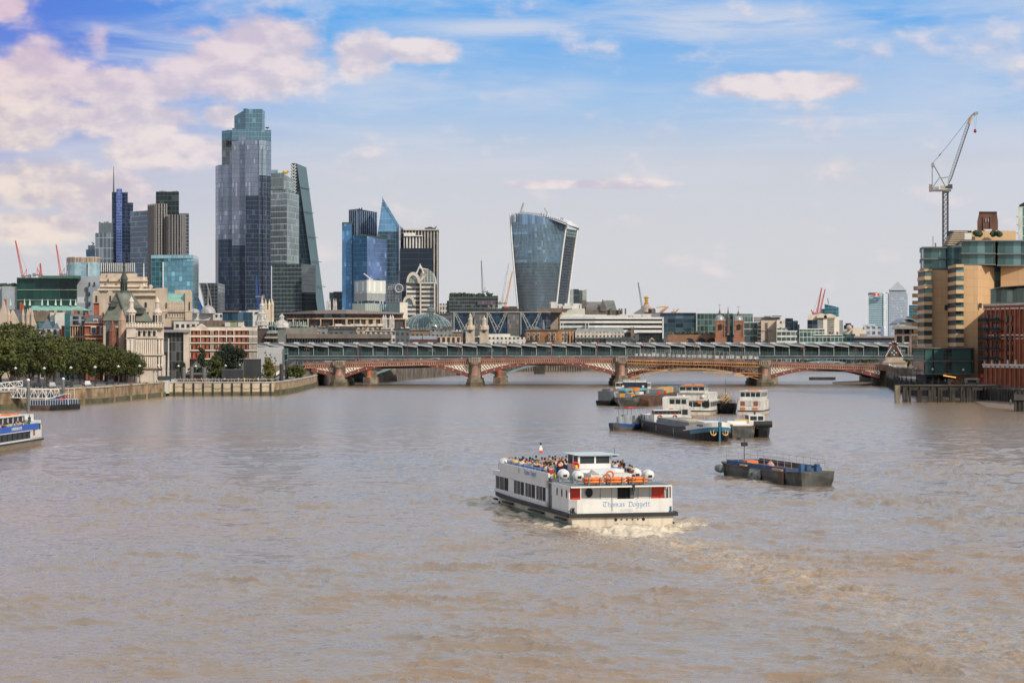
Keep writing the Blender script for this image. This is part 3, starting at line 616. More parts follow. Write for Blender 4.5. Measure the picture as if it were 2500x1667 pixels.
# ------------------------------------------------------------------ the distant skyline
def tower(name,label,cat,px,Y,group=None):return thing(name,label,cat,(X(px,Y),Y,G),0,group)
def pr(root,part,mat,pts,ytop,ybot=None,Y=None,top=None,label=None,parent=None,smooth=False):
    """a part by footprint (bearing, distance) and picture rows of its top and bottom at distance Y"""
    Y=Y or pts[0][1];b=MB(root);f=lambda v:[Z(q,Y)for q in v]if isinstance(v,(list,tuple))else Z(v,Y)
    b.fp(pts,G if ybot is None else f(ybot),f(ytop),[(X(p,y),y)for p,y in top]if top else None)
    return b.build(part,mat,parent or root,label=label,smooth=smooth)
def rect(a,b,Y,d=40):return [(a,Y),(b,Y),(b,Y+d),(a,Y+d)]      # sides run away along the line of sight
def crane(label,col,bpx,bpy,tpx,tpy,Y,w=1.6,mast=None,group=None,thick=.28):
    """luffing tower crane: mast, slewing deck, lattice jib, back stay"""
    zb_,zt_=Z(bpy,Y),Z(tpy,Y);xb,xt=X(bpx,Y),X(tpx,Y);r=thing('tower_crane',label,'crane',(xb,Y,G),0,group)
    m=pmat('crane_'+col[0],col[1],.5,var=.1);b=MB(r);h=zb_-G
    for sx_ in (-1,1):
        for sy in (-1,1):b.tube((xb+sx_*w*.4,Y+sy*w*.4,zb_-h),(xb+sx_*w*.4,Y+sy*w*.4,zb_),thick*.6,4)
    k=0;z=zb_-h
    z=max(z,zb_-60)
    while z<zb_-w*.5:b.tube((xb-w*.4*(1 if k%2 else -1),Y-w*.4,z),(xb+w*.4*(1 if k%2 else -1),Y-w*.4,min(zb_,z+w)),thick*.45,4);z+=w;k+=1
    b.build('mast',m,r)
    b=MB(r);s_=1 if xt>xb else -1;b.box(min(xb-s_*w*3,xb+s_*w),max(xb-s_*w*3,xb+s_*w),Y-w*.6,Y+w*.6,zb_,zb_+w*.6);b.box(*sorted((xb-s_*w*3,xb-s_*w*2)),Y-w*.8,Y+w*.8,zb_-w*.4,zb_+w);b.build('counter_jib',pmat('crane_deck',(.20,.20,.20),.6),r)
    b=MB(r);P0,P1=Vector((xb+s_*w*.4,Y,zb_+w*.4)),Vector((xt,Y,zt_));d=(P1-P0);n_=Vector((-d.z,0,d.x)).normalized()*(w*.36);N=max(6,int(d.length/w))
    for off in (-1,1):b.tube(P0+n_*off,P1+n_*off*.35,thick*.55,4)
    for i in range(N):
        t0,t1=i/N,(i+1)/N;e0=n_*(1-.65*t0)*(1 if i%2 else -1);e1=n_*(1-.65*t1)*(-1 if i%2 else 1);b.tube(P0+d*t0+e0,P0+d*t1+e1,thick*.45,4)
    b.build('jib',m,r)
    b=MB(r);A=Vector((xb-s_*w*1.2,Y,zb_+w*3.2));b.tube((xb-s_*w*1.2,Y,zb_),A,thick*.4,4);b.tube((xb,Y,zb_+w*.4),A,thick*.4,4);b.tube(A,P0+d*.9,thick*.16,4);b.build('back_stay',m,r)
    return r
def plant(root,a,c,y1,y0,Y,n=6,mat=None):
    """rooftop plant: small boxes and ducts, as one clutter part"""
    b=MB(root);rr=random.Random(int(a*7+c))
    for k in range(n):
        p=rr.uniform(a,c);w_=rr.uniform(.06,.16)*(c-a);h_=rr.uniform(.35,1)*(y0-y1);b.fp(rect(p,min(c,p+w_),Y+rr.uniform(4,14),6),Z(y0,Y)-.3,Z(y0-h_,Y))
    return b.build('roof_plant',mat or pmat('plant_grey',(.18,.18,.18),.7,var=.3),root)
white=pmat('white_paint');glblue=(.10,.20,.30)
GD=facade;FS[:]=[.62,.7,.5,.2];pmat('plant_dark',(.06,.055,.05),.7);pmat('plant_grey',(.18,.18,.18),.7,var=.3);pmat('mast_grey',(.35,.34,.33))
# -- group at the far left
r=tower('office_tower','small blue banded office block at the left foot of the tower cluster','tower',223,2150)
pr(r,'facade',GD('blue_band',(.06,.14,.22),(.14,.20,.26),du=4,dv=4,fu=.06,fv=.35),rect(210,234,2150),609);pr(r,'roof_block',GD('grey_pane',(.22,.25,.30),(.30,.32,.34),du=4,dv=4),rect(215,233,2160,25),599,609)
b=MB(r);b.tube((X(226,2160),2160,Z(599,2160)),(X(229,2160),2160,Z(594,2160)),.6,4);b.tube((X(229,2160),2160,Z(594,2160)),(X(224,2160),2160,Z(592,2160)),.5,4);b.build('roof_crane',MATS['plant_grey'],r)
r=tower('office_tower','grey glass office tower with white storey lines left of the spired blue tower','tower',252,2100)
pr(r,'facade',GD('grey_pane2',(.115,.15,.19),(.42,.45,.46),du=6.2,dv=14.5,fu=.10,fv=.045,var=.25),rect(232,276,2100,60),569)
pr(r,'upper_block',GD('grey_pane3',(.16,.20,.22),(.10,.12,.13),du=3.5,dv=8,fu=.12,fv=.06),rect(241,275,2112,40),544,569);plant(r,241,272,538,544,2110,4)
r=tower('spired_tower','tall dark blue glass tower with a thin spire on its left corner','tower',297,2200)
hb=GD('heron_blue',(.025,.045,.09),(.05,.075,.12),du=5,dv=5.5,fu=.10,fv=.14,var=.35);hc=GD('heron_core',(.075,.12,.34),(.14,.20,.42),du=2.8,dv=4.2,fu=.16,fv=.25,var=.4)
pr(r,'facade',hb,rect(273,298,2200,50),469);pr(r,'glass_core',hc,rect(284,298,2196,10),461);pr(r,'facade',hb,rect(298,312,2204,50),470);pr(r,'facade',hb,rect(312,325,2208,40),495)
b=MB(r);b.tube((X(277.5,2205),2205,Z(469,2205)),(X(277.5,2205),2205,Z(407,2205)),1.0,6,.25);b.build('spire',pmat('spire_grey',(.12,.12,.14),.5),r);plant(r,298,311,463,470,2206,4)
b=MB(r)
for k in range(9):b.fp(rect(319,325.6,2207,6),Z(500+k*17,2207),Z(498.6+k*17,2207))
b.build('balcony_edges',MATS['grey_blue_steel'],r)
r=tower('office_tower','slate blue glass slab with thin pale storey lines beside the ribbed tower','tower',340,2080)
pr(r,'facade',GD('slate_lines',(.10,.15,.21),(.40,.44,.48),du=3.2,dv=7.2,fu=.05,fv=.10,var=.2),[(318,2080),(362,2060),(366,2110),(322,2130)],517);plant(r,325,345,513,517,2085,3)
# the ribbed tower
r=tower('ribbed_tower','dark tower ribbed with pale vertical steel fins and a black glass crown','tower',410,2000)
rb=GD('rib_glass',(.028,.036,.042),(.055,.055,.055),du=1.5,dv=4,fu=.15,fv=.2,var=.4);fin=pmat('fin_steel',(.31,.285,.27),.45,.3,var=.1)
def fins(root,p0,p1,z0,z1,step,w,d,mat,part='fins'):
    b=MB(root);L=math.hypot(p1[0]-p0[0],p1[1]-p0[1]);u=0
    while u<=L:b.slab(p0,p1,max(0,u-w/2),min(L,u+w/2)+.001,z0,z1,-.1,d);u+=step
    return b.build(part,mat,root)
def wp_(px,Y):return (X(px,Y),Y)
for pts,yt in (([(362,2012),(381,1998),(406,2002),(406,2030),(362,2040)],497.5),([(406,1998),(414,1990),(444,1990),(452,1998),(452,2030),(406,2030)],526)):
    o=pr(r,'shaft',rb,pts,yt,Y=2000)
    for a,c in zip(pts[:-2],pts[1:-1]):fins(r,wp_(*a),wp_(*c),G,Z(yt,2000),2.6,.8,.8,fin)
pr(r,'crown',GD('crown_black',(.02,.032,.035),(.035,.06,.06),du=6,dv=7,fu=.08,fv=.12,var=.5),rect(380.5,437,2008,40),468);plant(r,382,434,463,468.5,2010,14,pmat('mast_grey',(.35,.34,.33)))
r=tower('office_tower','narrow blue glass block showing behind the right edge of the ribbed tower','tower',450,2080);pr(r,'facade',GD('slate2',(.08,.12,.19),(.22,.27,.33),du=3.2,dv=5,fu=.12,fv=.2),rect(436,461.5,2080,30),521)
r=tower('glass_office','turquoise glass office block with a dark right flank in front of the ribbed tower','office building',420,1700)
tq=GD('turquoise',(.15,.33,.44),(.07,.19,.22),du=5.2,dv=5.6,fu=.14,fv=.12,var=.55,metal=.35)
pr(r,'facade',GD('turquoise_dark',(.03,.12,.15),(.06,.16,.18),du=5.2,dv=5.6,fu=.1,fv=.15,var=.6),rect(369,399,1700,40),628);pr(r,'facade',tq,[(399,1700),(472,1694),(474,1740),(399,1740)],628)
pr(r,'side_wall',GD('teal_side',(.035,.11,.12),(.07,.19,.19),du=4,dv=5.6,fu=.12,fv=.12),[(472,1694),(485,1735),(474,1740)],627);pr(r,'parapet_glass',GD('pale_glass',(.30,.50,.58),(.42,.58,.62),du=5.2,dv=9,fu=.06,fv=.05),[(369,1699),(472,1693),(485,1735),(470,1740),(372,1740)],623,631);pr(r,'white_column',white,rect(397,399.5,1698,2),640)
r=tower('curved_office','grey office building with a sweeping curved arched flank beside the tallest tower','office building',505,1900)
b=MB(r);ax=lambda t_:485+30*(1-math.cos(t_*PI/2));prof=[(474,765),(474,692),(486,691)]
b.prism([wp_(470,1900),wp_(500,1900),wp_(500,1940),wp_(470,1940)],G,[Z(691,1900),Z(762,1900),Z(762,1900),Z(691,1900)]);b.build('blue_flank',pmat('strong_blue',(.02,.12,.34),.35,.2),r)
b=MB(r);N=10;R_=[[(X(486.5+13*math.sin(k/N*PI/2),1899),1899,Z(691+74*k/N,1899)),(X(532,1899),1899,Z(691+74*k/N,1899)),(X(532,1899),1945,Z(691+74*k/N,1899)),(X(486.5+13*math.sin(k/N*PI/2),1899),1945,Z(691+74*k/N,1899))]for k in range(N+1)];R_.append([(v[0],v[1],G)for v in R_[-1]]);b.loft(R_);b.build('facade',GD('curved_grey',(.05,.065,.08),(.09,.10,.11),du=5,dv=4.5,fu=.2,fv=.2),r)
for off in (0,18):
    b=MB(r);b.path([(X(486.5+off+13*math.sin(k/N*PI/2),1897),1897,Z(691+74*k/N,1897))for k in range(N+1)],.55,5);b.build('arched_rib',fin,r)
# -- the tallest tower: stepped glass shaft
r=tower('stepped_skyscraper','tallest skyscraper in the picture, a stepped shaft of blue grey glass','skyscraper',594,2450)
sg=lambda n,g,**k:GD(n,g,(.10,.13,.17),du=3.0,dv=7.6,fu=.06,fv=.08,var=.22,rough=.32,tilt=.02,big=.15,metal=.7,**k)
gA=sg('tall_mid',(.235,.27,.36));gB=sg('tall_dark_reflection',(.035,.058,.10));gC=GD('tall_crown',(.10,.20,.27),(.15,.25,.31),du=6,dv=7.6,fu=.07,fv=.08,var=.2)  # lower glass darker: reflections of neighbouring buildings put into its colour
gE=sg('tall_right',(.26,.34,.42))
def stack(pts,rows):
    for (m_,yt,yb_)in rows:pr(r,'facade',m_,pts,yt,yb_,Y=2450)
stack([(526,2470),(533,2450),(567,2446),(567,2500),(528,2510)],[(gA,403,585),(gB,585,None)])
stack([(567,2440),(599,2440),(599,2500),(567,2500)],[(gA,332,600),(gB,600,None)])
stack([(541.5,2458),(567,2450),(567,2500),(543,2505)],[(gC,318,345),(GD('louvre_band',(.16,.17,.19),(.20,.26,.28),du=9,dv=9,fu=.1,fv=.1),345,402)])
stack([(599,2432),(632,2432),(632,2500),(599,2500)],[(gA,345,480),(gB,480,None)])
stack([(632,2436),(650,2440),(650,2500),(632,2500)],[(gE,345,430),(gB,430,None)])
stack([(650,2444),(662,2452),(662,2500),(650,2500)],[(gE,345,430),(sg('tall_black_reflection',(.03,.045,.07)),430,None)])  # dark lower zone again has the reflected neighbours painted in
stack([(567,2438),(662,2450),(662,2500),(567,2500)],[(gC,318,345)])
for pts,yt in (([(572,2462),(600,2446),(640,2448),(646.5,2460),(646.5,2495),(573,2498)],[281,268,267,270,270,281]),):pr(r,'crown',gC,pts,yt,318,Y=2450)
for a,c,z_ in ((554,562,319),(567,575,315),(589,597,314.5),(648,657,312),(594,605,267)):
    b=MB(r);b.fp(rect(a,c,2470,8),Z(z_,2470),Z(z_-1.2,2470));b.fp(rect((a+c)/2-.8,(a+c)/2+.8,2471,4),Z(z_+4,2470),Z(z_,2470));b.build('roof_hood',pmat('plant_dark',(.06,.055,.05),.7),r)
for px in (567,599,632.5,650):b=MB(r);b.fp(rect(px-.35,px+.35,2430,2),G,Z(330 if px<640 else 345,2430));b.build('corner_fin',pmat('fin_pale',(.24,.28,.32),.3,.5),r)
pr(r,'plant_recess',pmat('plant_dark'),rect(543,556,2449,3),343,357)
# -- the tower right of it, lower block in front
r=tower('banded_tower','pale glass tower with white floor edges between the tallest and the sloping tower','skyscraper',700,2300)
bd1=GD('band_pale',(.20,.235,.26),(.55,.60,.62),du=3.4,dv=9.5,fu=.05,fv=.085,var=.4);bd2=GD('band_greener',(.19,.25,.25),(.42,.50,.50),du=4,dv=9.5,fu=.03,fv=.06,var=.3,big=.3)
pr(r,'facade',bd1,[(661,2300),(700,2290),(701,2345),(661,2350)],465,645,Y=2300);pr(r,'facade',bd2,[(700,2290),(730,2330),(701,2345)],[465,472,465],645,Y=2300)
pr(r,'crown',GD('band_crown',(.17,.21,.22),(.24,.28,.28),du=2.4,dv=14,fu=.25,fv=.12),[(661,2302),(693,2294),(693,2345),(661,2345)],423,463,Y=2300);pr(r,'crown',bd2,[(693,2294),(717,2325),(693,2345)],[425,436,425],463,Y=2300);pr(r,'crown',gE,rect(662,678,2320,20),415,425)
pr(r,'podium',GD('band_dark',(.04,.065,.075),(.27,.33,.34),du=2.6,dv=6.4,fu=.14,fv=.10,var=.6),[(664,2280),(736,2270),(737,2330),(664,2330)],645,Y=2280);pr(r,'podium',GD('band_dark2',(.07,.095,.10),(.20,.26,.26),du=3.4,dv=6.4,fu=.06,fv=.10),[(736,2270),(771,2310),(737,2330)],645,Y=2280)
b=MB(r);b.ball((X(697,2310),2310,Z(421,2310)),3.2,8,.6,4);b.box(X(690,2310),X(706,2310),2308,2314,Z(419,2310),Z(417.6,2310));b.build('roof_crane',pmat('yellow_paint',(.60,.38,.03),.5),r)
# -- sloping wedge tower
r=tower('wedge_tower','tall wedge shaped glass tower leaning back to a slanting right edge','skyscraper',755,2500)
Yw=2500;b=MB(r);zt=Z(400,Yw);b.prism([wp_(718,Yw),wp_(795,Yw),wp_(795,Yw+40),wp_(718,Yw+40)],G,[Z(399,Yw),Z(401,Yw),Z(401,Yw),Z(399,Yw)],top=[wp_(718,Yw),wp_(727,Yw),wp_(727,Yw+40),wp_(718,Yw+40)])
b.build('dark_flank',GD('wedge_dark',(.02,.045,.065),(.045,.075,.09),du=5,dv=8,fu=.08,fv=.06,var=.45),r)
b=MB(r);b.prism([wp_(791,Yw-3),wp_(809,Yw+6),wp_(809,Yw+44),wp_(790,Yw+44)],G,[Z(400,Yw),Z(408,Yw),Z(408,Yw),Z(400,Yw)],top=[wp_(724.5,Yw-3),wp_(748,Yw+6),wp_(748,Yw+44),wp_(724,Yw+44)])
b.build('sloping_face',pmat('wedge_glass',(.13,.20,.225),.15,.45,var=.12,scale=.01),r)
b=MB(r)
for k in range(6):
    z_=[458,517,577,637,697,757][k];f_=(z_-400)/(790-400);a=724.5+66.5*f_;c=748+61*(z_-408)/(790-408);b.tube((X(a,Yw-4),Yw-4,Z(z_,Yw)),(X(c+.6,Yw+5),Yw+4,Z(z_+3,Yw)),.4,4)
b.build('megaframe',pmat('mega_grey',(.13,.18,.19),.4,.3),r)
b=MB(r);z_=401
while z_<470:b.tube((X(711,Yw),Yw-3,Z(z_,Yw)),(X(717,Yw),Yw-3,Z(z_+7,Yw)),.7,4);b.tube((X(723,Yw),Yw-3,Z(z_,Yw)),(X(717,Yw),Yw-3,Z(z_+7,Yw)),.7,4);b.tube((X(711,Yw),Yw-3,Z(z_+7,Yw)),(X(725,Yw),Yw-3,Z(z_+7,Yw)),.5,4);z_+=7.5
b.build('white_bracing',pmat('brace_white',(.50,.54,.54),.5),r);pr(r,'lift_core',GD('core_dark',(.03,.05,.06),(.06,.08,.09),du=4,dv=5),rect(710.5,724,Yw,30),399)
# -- dark low blocks and the blue cluster
r=tower('office_block','low black office block at the foot of the wedge tower','office building',820,2300);pr(r,'facade',GD('black_off',(.03,.04,.05),(.06,.07,.08),du=5,dv=5,fu=.1,fv=.3),rect(814,836,2300),712);pr(r,'facade',GD('grey_off',(.10,.13,.13),(.07,.09,.09),du=3,dv=5),rect(804,815,2310),714)
r=tower('blue_tower','bright blue glass slab with a green roof terrace, leftmost of the blue group','tower',850,2200)
bl=GD('blue_slab',(.075,.20,.38),(.05,.14,.28),du=3.6,dv=6.6,fu=.09,fv=.10,var=.22,big=.3);pr(r,'facade',bl,rect(835,859,2200,60),546);pr(r,'recess',pmat('deep_navy',(.01,.02,.04),.3,.3),rect(858,862.5,2206,50),547)
b=MB(r)
for k in range(9):b.ball((X(838+k*2.6,2210),2210,Z(546,2210)),1.5,6,m=4)
b.build('roof_garden',pmat('roof_green',(.03,.06,.025),.9),r,kind='stuff')
r=tower('blue_tower','blue glass office tower with a lighter angled face dropping in front of the striped tower','tower',905,2180)
pr(r,'facade',bl,[(861,2190),(896,2180),(896,2240),(861,2240)],[573,577,577,573],Y=2180);pr(r,'facade',GD('blue_face',(.13,.21,.40),(.10,.17,.33),du=3.6,dv=6.6,fu=.07,fv=.09,var=.18,big=.45),[(896,2180),(944,2200),(944,2240),(896,2240)],[577,583,583,577],Y=2180)
b=MB(r)
for k in range(26):b.ball((X(880+k*2.4,2215),2212,Z(575+k*.32,2210)),1.7,6,m=4)
b.build('roof_garden',MATS['roof_green'],r,kind='stuff')
r=tower('striped_tower','dark blue tower with fine vertical stripes behind the blue glass slab','tower',885,2280)
st=GD('stripe_blue',(.02,.05,.10),(.03,.06,.11),du=4,dv=9,fu=.1,fv=.06,var=.3);pr(r,'facade',st,[(853,2280),(873,2270),(920,2290),(920,2330),(853,2330)],[512,511.5,517,517,512],Y=2280)
fs=pmat('stripe_fin',(.30,.38,.50),.35,.5);fins(r,wp_(853,2280),wp_(873,2270),G,Z(512,2280),3.2,.9,.9,fs);fins(r,wp_(873,2270),wp_(920,2290),G,Z(516.5,2280),3.0,.8,.9,fs);plant(r,864,886,505,512,2290,4,pmat('plant_dark'))
r=tower('pointed_tower','blue glass tower cut to a sharp slanting point','skyscraper',950,2240)
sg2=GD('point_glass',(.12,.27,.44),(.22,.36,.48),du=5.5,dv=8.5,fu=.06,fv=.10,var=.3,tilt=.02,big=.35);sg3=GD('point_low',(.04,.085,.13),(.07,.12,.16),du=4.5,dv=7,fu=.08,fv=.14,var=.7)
b=MB(r);Yp=2240
def shard(m_,zt_,zb_,part):
    b=MB(r);L=lambda z_:934.3-13.5*min(1,(z_-482.5)/95.5);R=lambda z_:934.3+39.5*min(1,(z_-482.5)/66.5);zs=[q for q in (482.5,549,578,600,800)if zt_<q<zb_];zs=sorted([zt_,zb_]+zs,reverse=True)
    b.loft([[wp_(L(z_),Yp)+(Z(z_,Yp),),wp_(R(z_),Yp)+(Z(z_,Yp),),wp_(R(z_),Yp+25+20*min(1,(z_-482.5)/90))+(Z(z_,Yp),),wp_(L(z_),Yp+25+20*min(1,(z_-482.5)/90))+(Z(z_,Yp),)]for z_ in zs]);return b.build(part,m_,r)
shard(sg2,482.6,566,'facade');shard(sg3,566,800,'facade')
pr(r,'right_flank',GD('flank_violet',(.045,.055,.16),(.03,.04,.10),du=5,dv=7,fu=.15,fv=.05),[(973.5,2240),(984.5,2262),(974,2280)],[549,555,549],Y=2240)
b=MB(r);b.tube((X(975,2237),2237,Z(551,2240)),(X(975.6,2237),2237,Z(662,2240)),1.0,4);b.tube((X(934.3,2238),2238,Z(480,2240)),(X(934.3,2238),2238,Z(488,2240)),.4,4);b.tube((X(934.3,2237.5),2237.5,Z(484,2240)),(X(974,2237.5),2237.5,Z(549,2240)),.5,4);b.build('edge_fin',pmat('edge_white',(.55,.58,.62),.3,.4),r)
r=tower('striped_tower','broad dark tower with cream vertical stripes and a stepped pale front','tower',1028,2260)
pr(r,'facade',GD('str_dark',(.03,.035,.045),(.05,.05,.05),du=4,dv=8,fu=.1,fv=.15,var=.8),rect(984,1071,2260,50),562);fins(r,wp_(984,2260),wp_(1071,2260),G,Z(562,2260),3.3,1.05,1.2,pmat('stripe_cream',(.46,.42,.37),.5));pr(r,'top_rail',MATS['stripe_cream'],rect(984,1071.5,2257,52),559.5,562.5)
pr(r,'stepped_front',MATS['str_dark'],rect(986,1032,2248,10),576,640)
fins(r,wp_(986,2248),wp_(1032,2248),Z(640,2248),Z(576,2248),3.3,1.5,1.2,pmat('stripe_white',(.62,.60,.57),.5));pr(r,'front_cap',MATS['stripe_white'],rect(985.5,1032.5,2245,12),574.5,577);pr(r,'front_cap',MATS['stripe_white'],rect(986,1013,2254,5),568.5,576)
b=MB(r);b.fp(rect(1037,1064,2275,4),Z(559,2275),Z(556,2275));b.fp(rect(1044,1055,2275,4),Z(556,2275),Z(554,2275));b.tube((X(1062,2277),2277,Z(558,2277)),(X(1066,2277),2277,Z(552,2277)),.5,4);b.build('roof_cradle',pmat('plant_dark'),r)
r=tower('black_office','plain black glass office box in front of the cream striped tower','office building',1015,2100);pr(r,'facade',GD('black_box',(.012,.022,.038),(.02,.035,.055),du=30,dv=9,fu=.01,fv=.09,var=.15,rough=.15,metal=.3),rect(976,1056,2100,60),606)
r=tower('arched_office','pale stone office tower banded with glass and topped by a glass barrel dome','office building',1028,1800)
Yd=1800;cs=pmat('office_stone',(.55,.49,.43),.7,var=.12);bands=facade('stone_bands',(.07,.09,.10),(.60,.56,.51),du=40,dv=5.4,fu=.01,fv=.46,var=.3)
pr(r,'facade',bands,[(992,Yd-4),(1026,Yd),(1026,Yd+40),(992,Yd+40)],690,Y=Yd);pr(r,'facade',bands,[(1026,Yd),(1062,Yd-2),(1062,Yd+40),(1026,Yd+40)],690,Y=Yd)
for px in (1025,1059.5):pr(r,'corner_pier',cs,rect(px,px+3.4,Yd-6,5),690)
b=MB(r);cx,w_=X(1042,Yd),X(1063,Yd)-X(1022,Yd);N=12
b.loft([[(cx+w_*.5*math.cos(PI-PI*k/N)*1.0,yq,Z(690,Yd)+(Z(657,Yd)-Z(690,Yd))*math.sin(PI*k/N))for k in range(N+1)]+[(cx+w_*.5,yq,Z(690,Yd)-.5),(cx-w_*.5,yq,Z(690,Yd)-.5)]for yq in (Yd,Yd+38)]);b.build('glass_vault',GD('vault_glass',(.20,.26,.25),(.45,.45,.40),du=4,dv=3,fu=.15,fv=.1),r)
b=MB(r)
for f_ in (.3,.5,.65,.8,1.0):b.path([(cx-w_*.5+w_*f_*min(k/N,.5),Yd-.6,Z(690,Yd)+(Z(657,Yd)-Z(690,Yd))*math.sin(PI/2*k/N)*math.sqrt(max(0,1-(2*f_*.5*k/N-1)**2)))for k in range(N+1)],.3,4)
b.build('vault_ribs',cs,r)
for (pa,pb_,yt,ys,yb_)in ((992,1026,664,690,694),(982.5,1014,720,745,764)):
    b=MB(r);x0,x1=X(pa,Yd-8),X(pb_,Yd-8);cc,hw=(x0+x1)/2,(x1-x0)/2;zs,zt_=Z(ys,Yd-8),Z(yt,Yd-8)
    outer=[(cc+hw*math.cos(PI-PI*k/14),zs+(zt_-zs)*math.sin(PI*k/14))for k in range(15)];inner_=[(cc+hw*.66*math.cos(PI-PI*k/14),zs+(zt_-zs)*.68*math.sin(PI*k/14))for k in range(15)]
    b.loft([[(o[0],Yd-9,o[1]),(i_[0],Yd-9,i_[1]),(i_[0],Yd-3,i_[1]),(o[0],Yd-3,o[1])]for o,i_ in zip(outer,inner_)]);b.build('stone_arch',cs,r)
    b=MB(r);b.loft([[(i_[0],Yd-6,i_[1]),(i_[0],Yd-6,zs-.4),(i_[0],Yd-5,zs-.4),(i_[0],Yd-5,i_[1])]for i_ in inner_]);b.build('arch_glass',MATS['vault_glass'],r)
pr(r,'lower_block',bands,rect(982.5,1014,Yd-8,20),745,Y=Yd);b=MB(r)
for s_ in (-1,1):b.tube((X(1026+s_*9,Yd),Yd-3,Z(668,Yd)),(X(1026,Yd),Yd-3,Z(648,Yd)),.6,4)
b.tube((X(1026,Yd),Yd-3,Z(652,Yd)),(X(1026,Yd),Yd-3,Z(644,Yd)),.4,4);b.tube((X(1026,Yd),Yd-3,Z(655,Yd)),(X(1046,Yd),Yd-3,Z(659,Yd)),.5,4);b.build('apex_frame',MATS['stripe_white'],r)
r=tower('cube_building','white glass cube on thin legs with a grey lower band','office building',900,1700)
wg,wg2=GD('cube_left',(.40,.45,.43),(.34,.38,.37),du=8,dv=12,fu=.03,fv=.04,var=.06,metal=.1,rough=.3),GD('cube_right',(.66,.67,.60),(.56,.58,.52),du=4,dv=12,fu=.06,fv=.04,var=.08,metal=.05,rough=.35)
pr(r,'facade',wg,[(865,1730),(896,1700),(941,1725),(910,1760)],683.5,715,Y=1700);b=MB(r);b.slab(wp_(896,1700),wp_(941,1725),0,math.hypot(X(941,1725)-X(896,1700),25),Z(715,1700),Z(683.5,1700),-.5,.3);b.build('facade',wg2,r)
pr(r,'grey_band',pmat('cube_band',(.30,.31,.30),.5,var=.08),[(865,1729),(896,1699),(941,1724),(910,1760)],715,734,Y=1700)
for px in (873,882,899,913,927,934):pr(r,'leg',white,rect(px,px+1.6,1712,2),733,745,Y=1700)
pr(r,'podium',GD('podium',(.36,.42,.38),(.58,.60,.50),du=3.4,dv=12,fu=.10,fv=.05,var=.1,metal=.1),[(860,1700),(892,1690),(925,1700),(925,1740),(860,1740)],741,Y=1700);pr(r,'podium_glass',GD('pod_glass',(.05,.16,.22),(.55,.58,.56),du=2.6,dv=14,fu=.3,fv=.05),rect(925,948,1704,20),743)
b=MB(r);b.tube((X(888,1720),1720,Z(668,1720)),(X(905,1720),1720,Z(681,1720)),.45,4);b.fp(rect(900,911,1718,3),Z(684,1720),Z(681,1720));b.build('roof_crane',MATS['stripe_white'],r)
r=tower('teal_block','low grey green block with a bright cream end wall beside the white cube','office building',970,1680);pr(r,'facade',pmat('teal_wall',(.20,.27,.27),.5,var=.1),[(948,1690),(976,1680),(976,1710),(948,1710)],739,Y=1680);pr(r,'end_wall',pmat('cream_end',(.68,.62,.52),.6,var=.1),[(976,1680),(995,1690),(995,1712),(976,1712)],738,Y=1680)
r=tower('barrel_office','grey office with a pipe framed barrel vault roof behind the white cube','office building',962,1950);pr(r,'facade',GD('pipes',(.05,.065,.085),(.22,.25,.28),du=2.2,dv=4,fu=.28,fv=.12,var=.5),rect(943,981,1950,30),708);b=MB(r);cx=X(962,1950);w_=X(981,1950)-X(962,1950);b.loft([[(cx+w_*math.cos(PI*k/8),yq,Z(708,1950)+5.4*math.sin(PI*k/8))for k in range(9)]for yq in (1950,1985)]);b.build('barrel_vault',GD('barrel',(.07,.09,.12),(.30,.33,.36),du=2.5,dv=3,fu=.25,fv=.2),r)
b=MB(r);b.torus((X(974,1948),1948,Z(704,1950)),3.6,.4,'y',14,4);b.build('end_ring',MATS['stripe_white'],r);pr(r,'blue_hood',MATS['strong_blue'],rect(966,977,1956,6),694,700);pr(r,'rear_block',GD('rear_gr',(.10,.11,.12),(.14,.15,.15),du=4,dv=4),rect(944,976,1990,20),690)
# -- the flared tower
r=tower('flared_tower','flared glass tower widening to a curved ribbed roof','skyscraper',1315,1900)
Yf=1900
def fl(z): # picture row -> left, corner, right bearings
    t=(z-530)/(752-530);return 1246+18.5*t**1.25 if t>0 else 1246,1386.5-28.5*(t if t>0 else 0)**.82,1414.5-30*(t if t>0 else 0)**.85
rowsz=[850,800,752,720,690,660,630,600,575,550]
def flare_part(name,mat,za,zb_,front=True):
    b=MB(r);zz_=[za+(zb_-za)*i/8 for i in range(9)]
    def topc(z,i):return z
    if front:
        N=16;rings=[]
        for z in zz_:
            l,c,rr_=fl(z);rings.append([(X(l+(c-l)*k/N,Yf)+0,Yf-14*math.sin(PI*k/N)-0+14,Z(z,Yf))for k in range(N+1)]+[(X(c,Yf+30),Yf+45,Z(z,Yf)),(X(l,Yf+30),Yf+45,Z(z,Yf))])
    else:
        rings=[]
        for z in zz_:
            l,c,rr_=fl(z);rings.append([(X(c,Yf+14),Yf+14.0,Z(z,Yf)),(X(rr_,Yf+40),Yf+44,Z(z,Yf)),(X(c-6,Yf+30),Yf+44,Z(z,Yf))])
    b.loft(rings);return b.build(name,mat,r)
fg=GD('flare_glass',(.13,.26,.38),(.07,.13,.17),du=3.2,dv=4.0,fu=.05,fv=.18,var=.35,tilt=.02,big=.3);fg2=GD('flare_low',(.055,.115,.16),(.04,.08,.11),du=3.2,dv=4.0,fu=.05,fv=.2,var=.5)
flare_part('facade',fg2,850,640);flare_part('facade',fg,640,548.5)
flare_part('side_wall',GD('flare_side',(.04,.06,.085),(.055,.08,.10),du=9,dv=3.6,fu=.02,fv=.3,var=.3),850,573,False);flare_part('side_glazing',GD('garden_gl',(.04,.16,.14),(.50,.55,.53),du=9,dv=4,fu=.1,fv=.12),573,556,False)
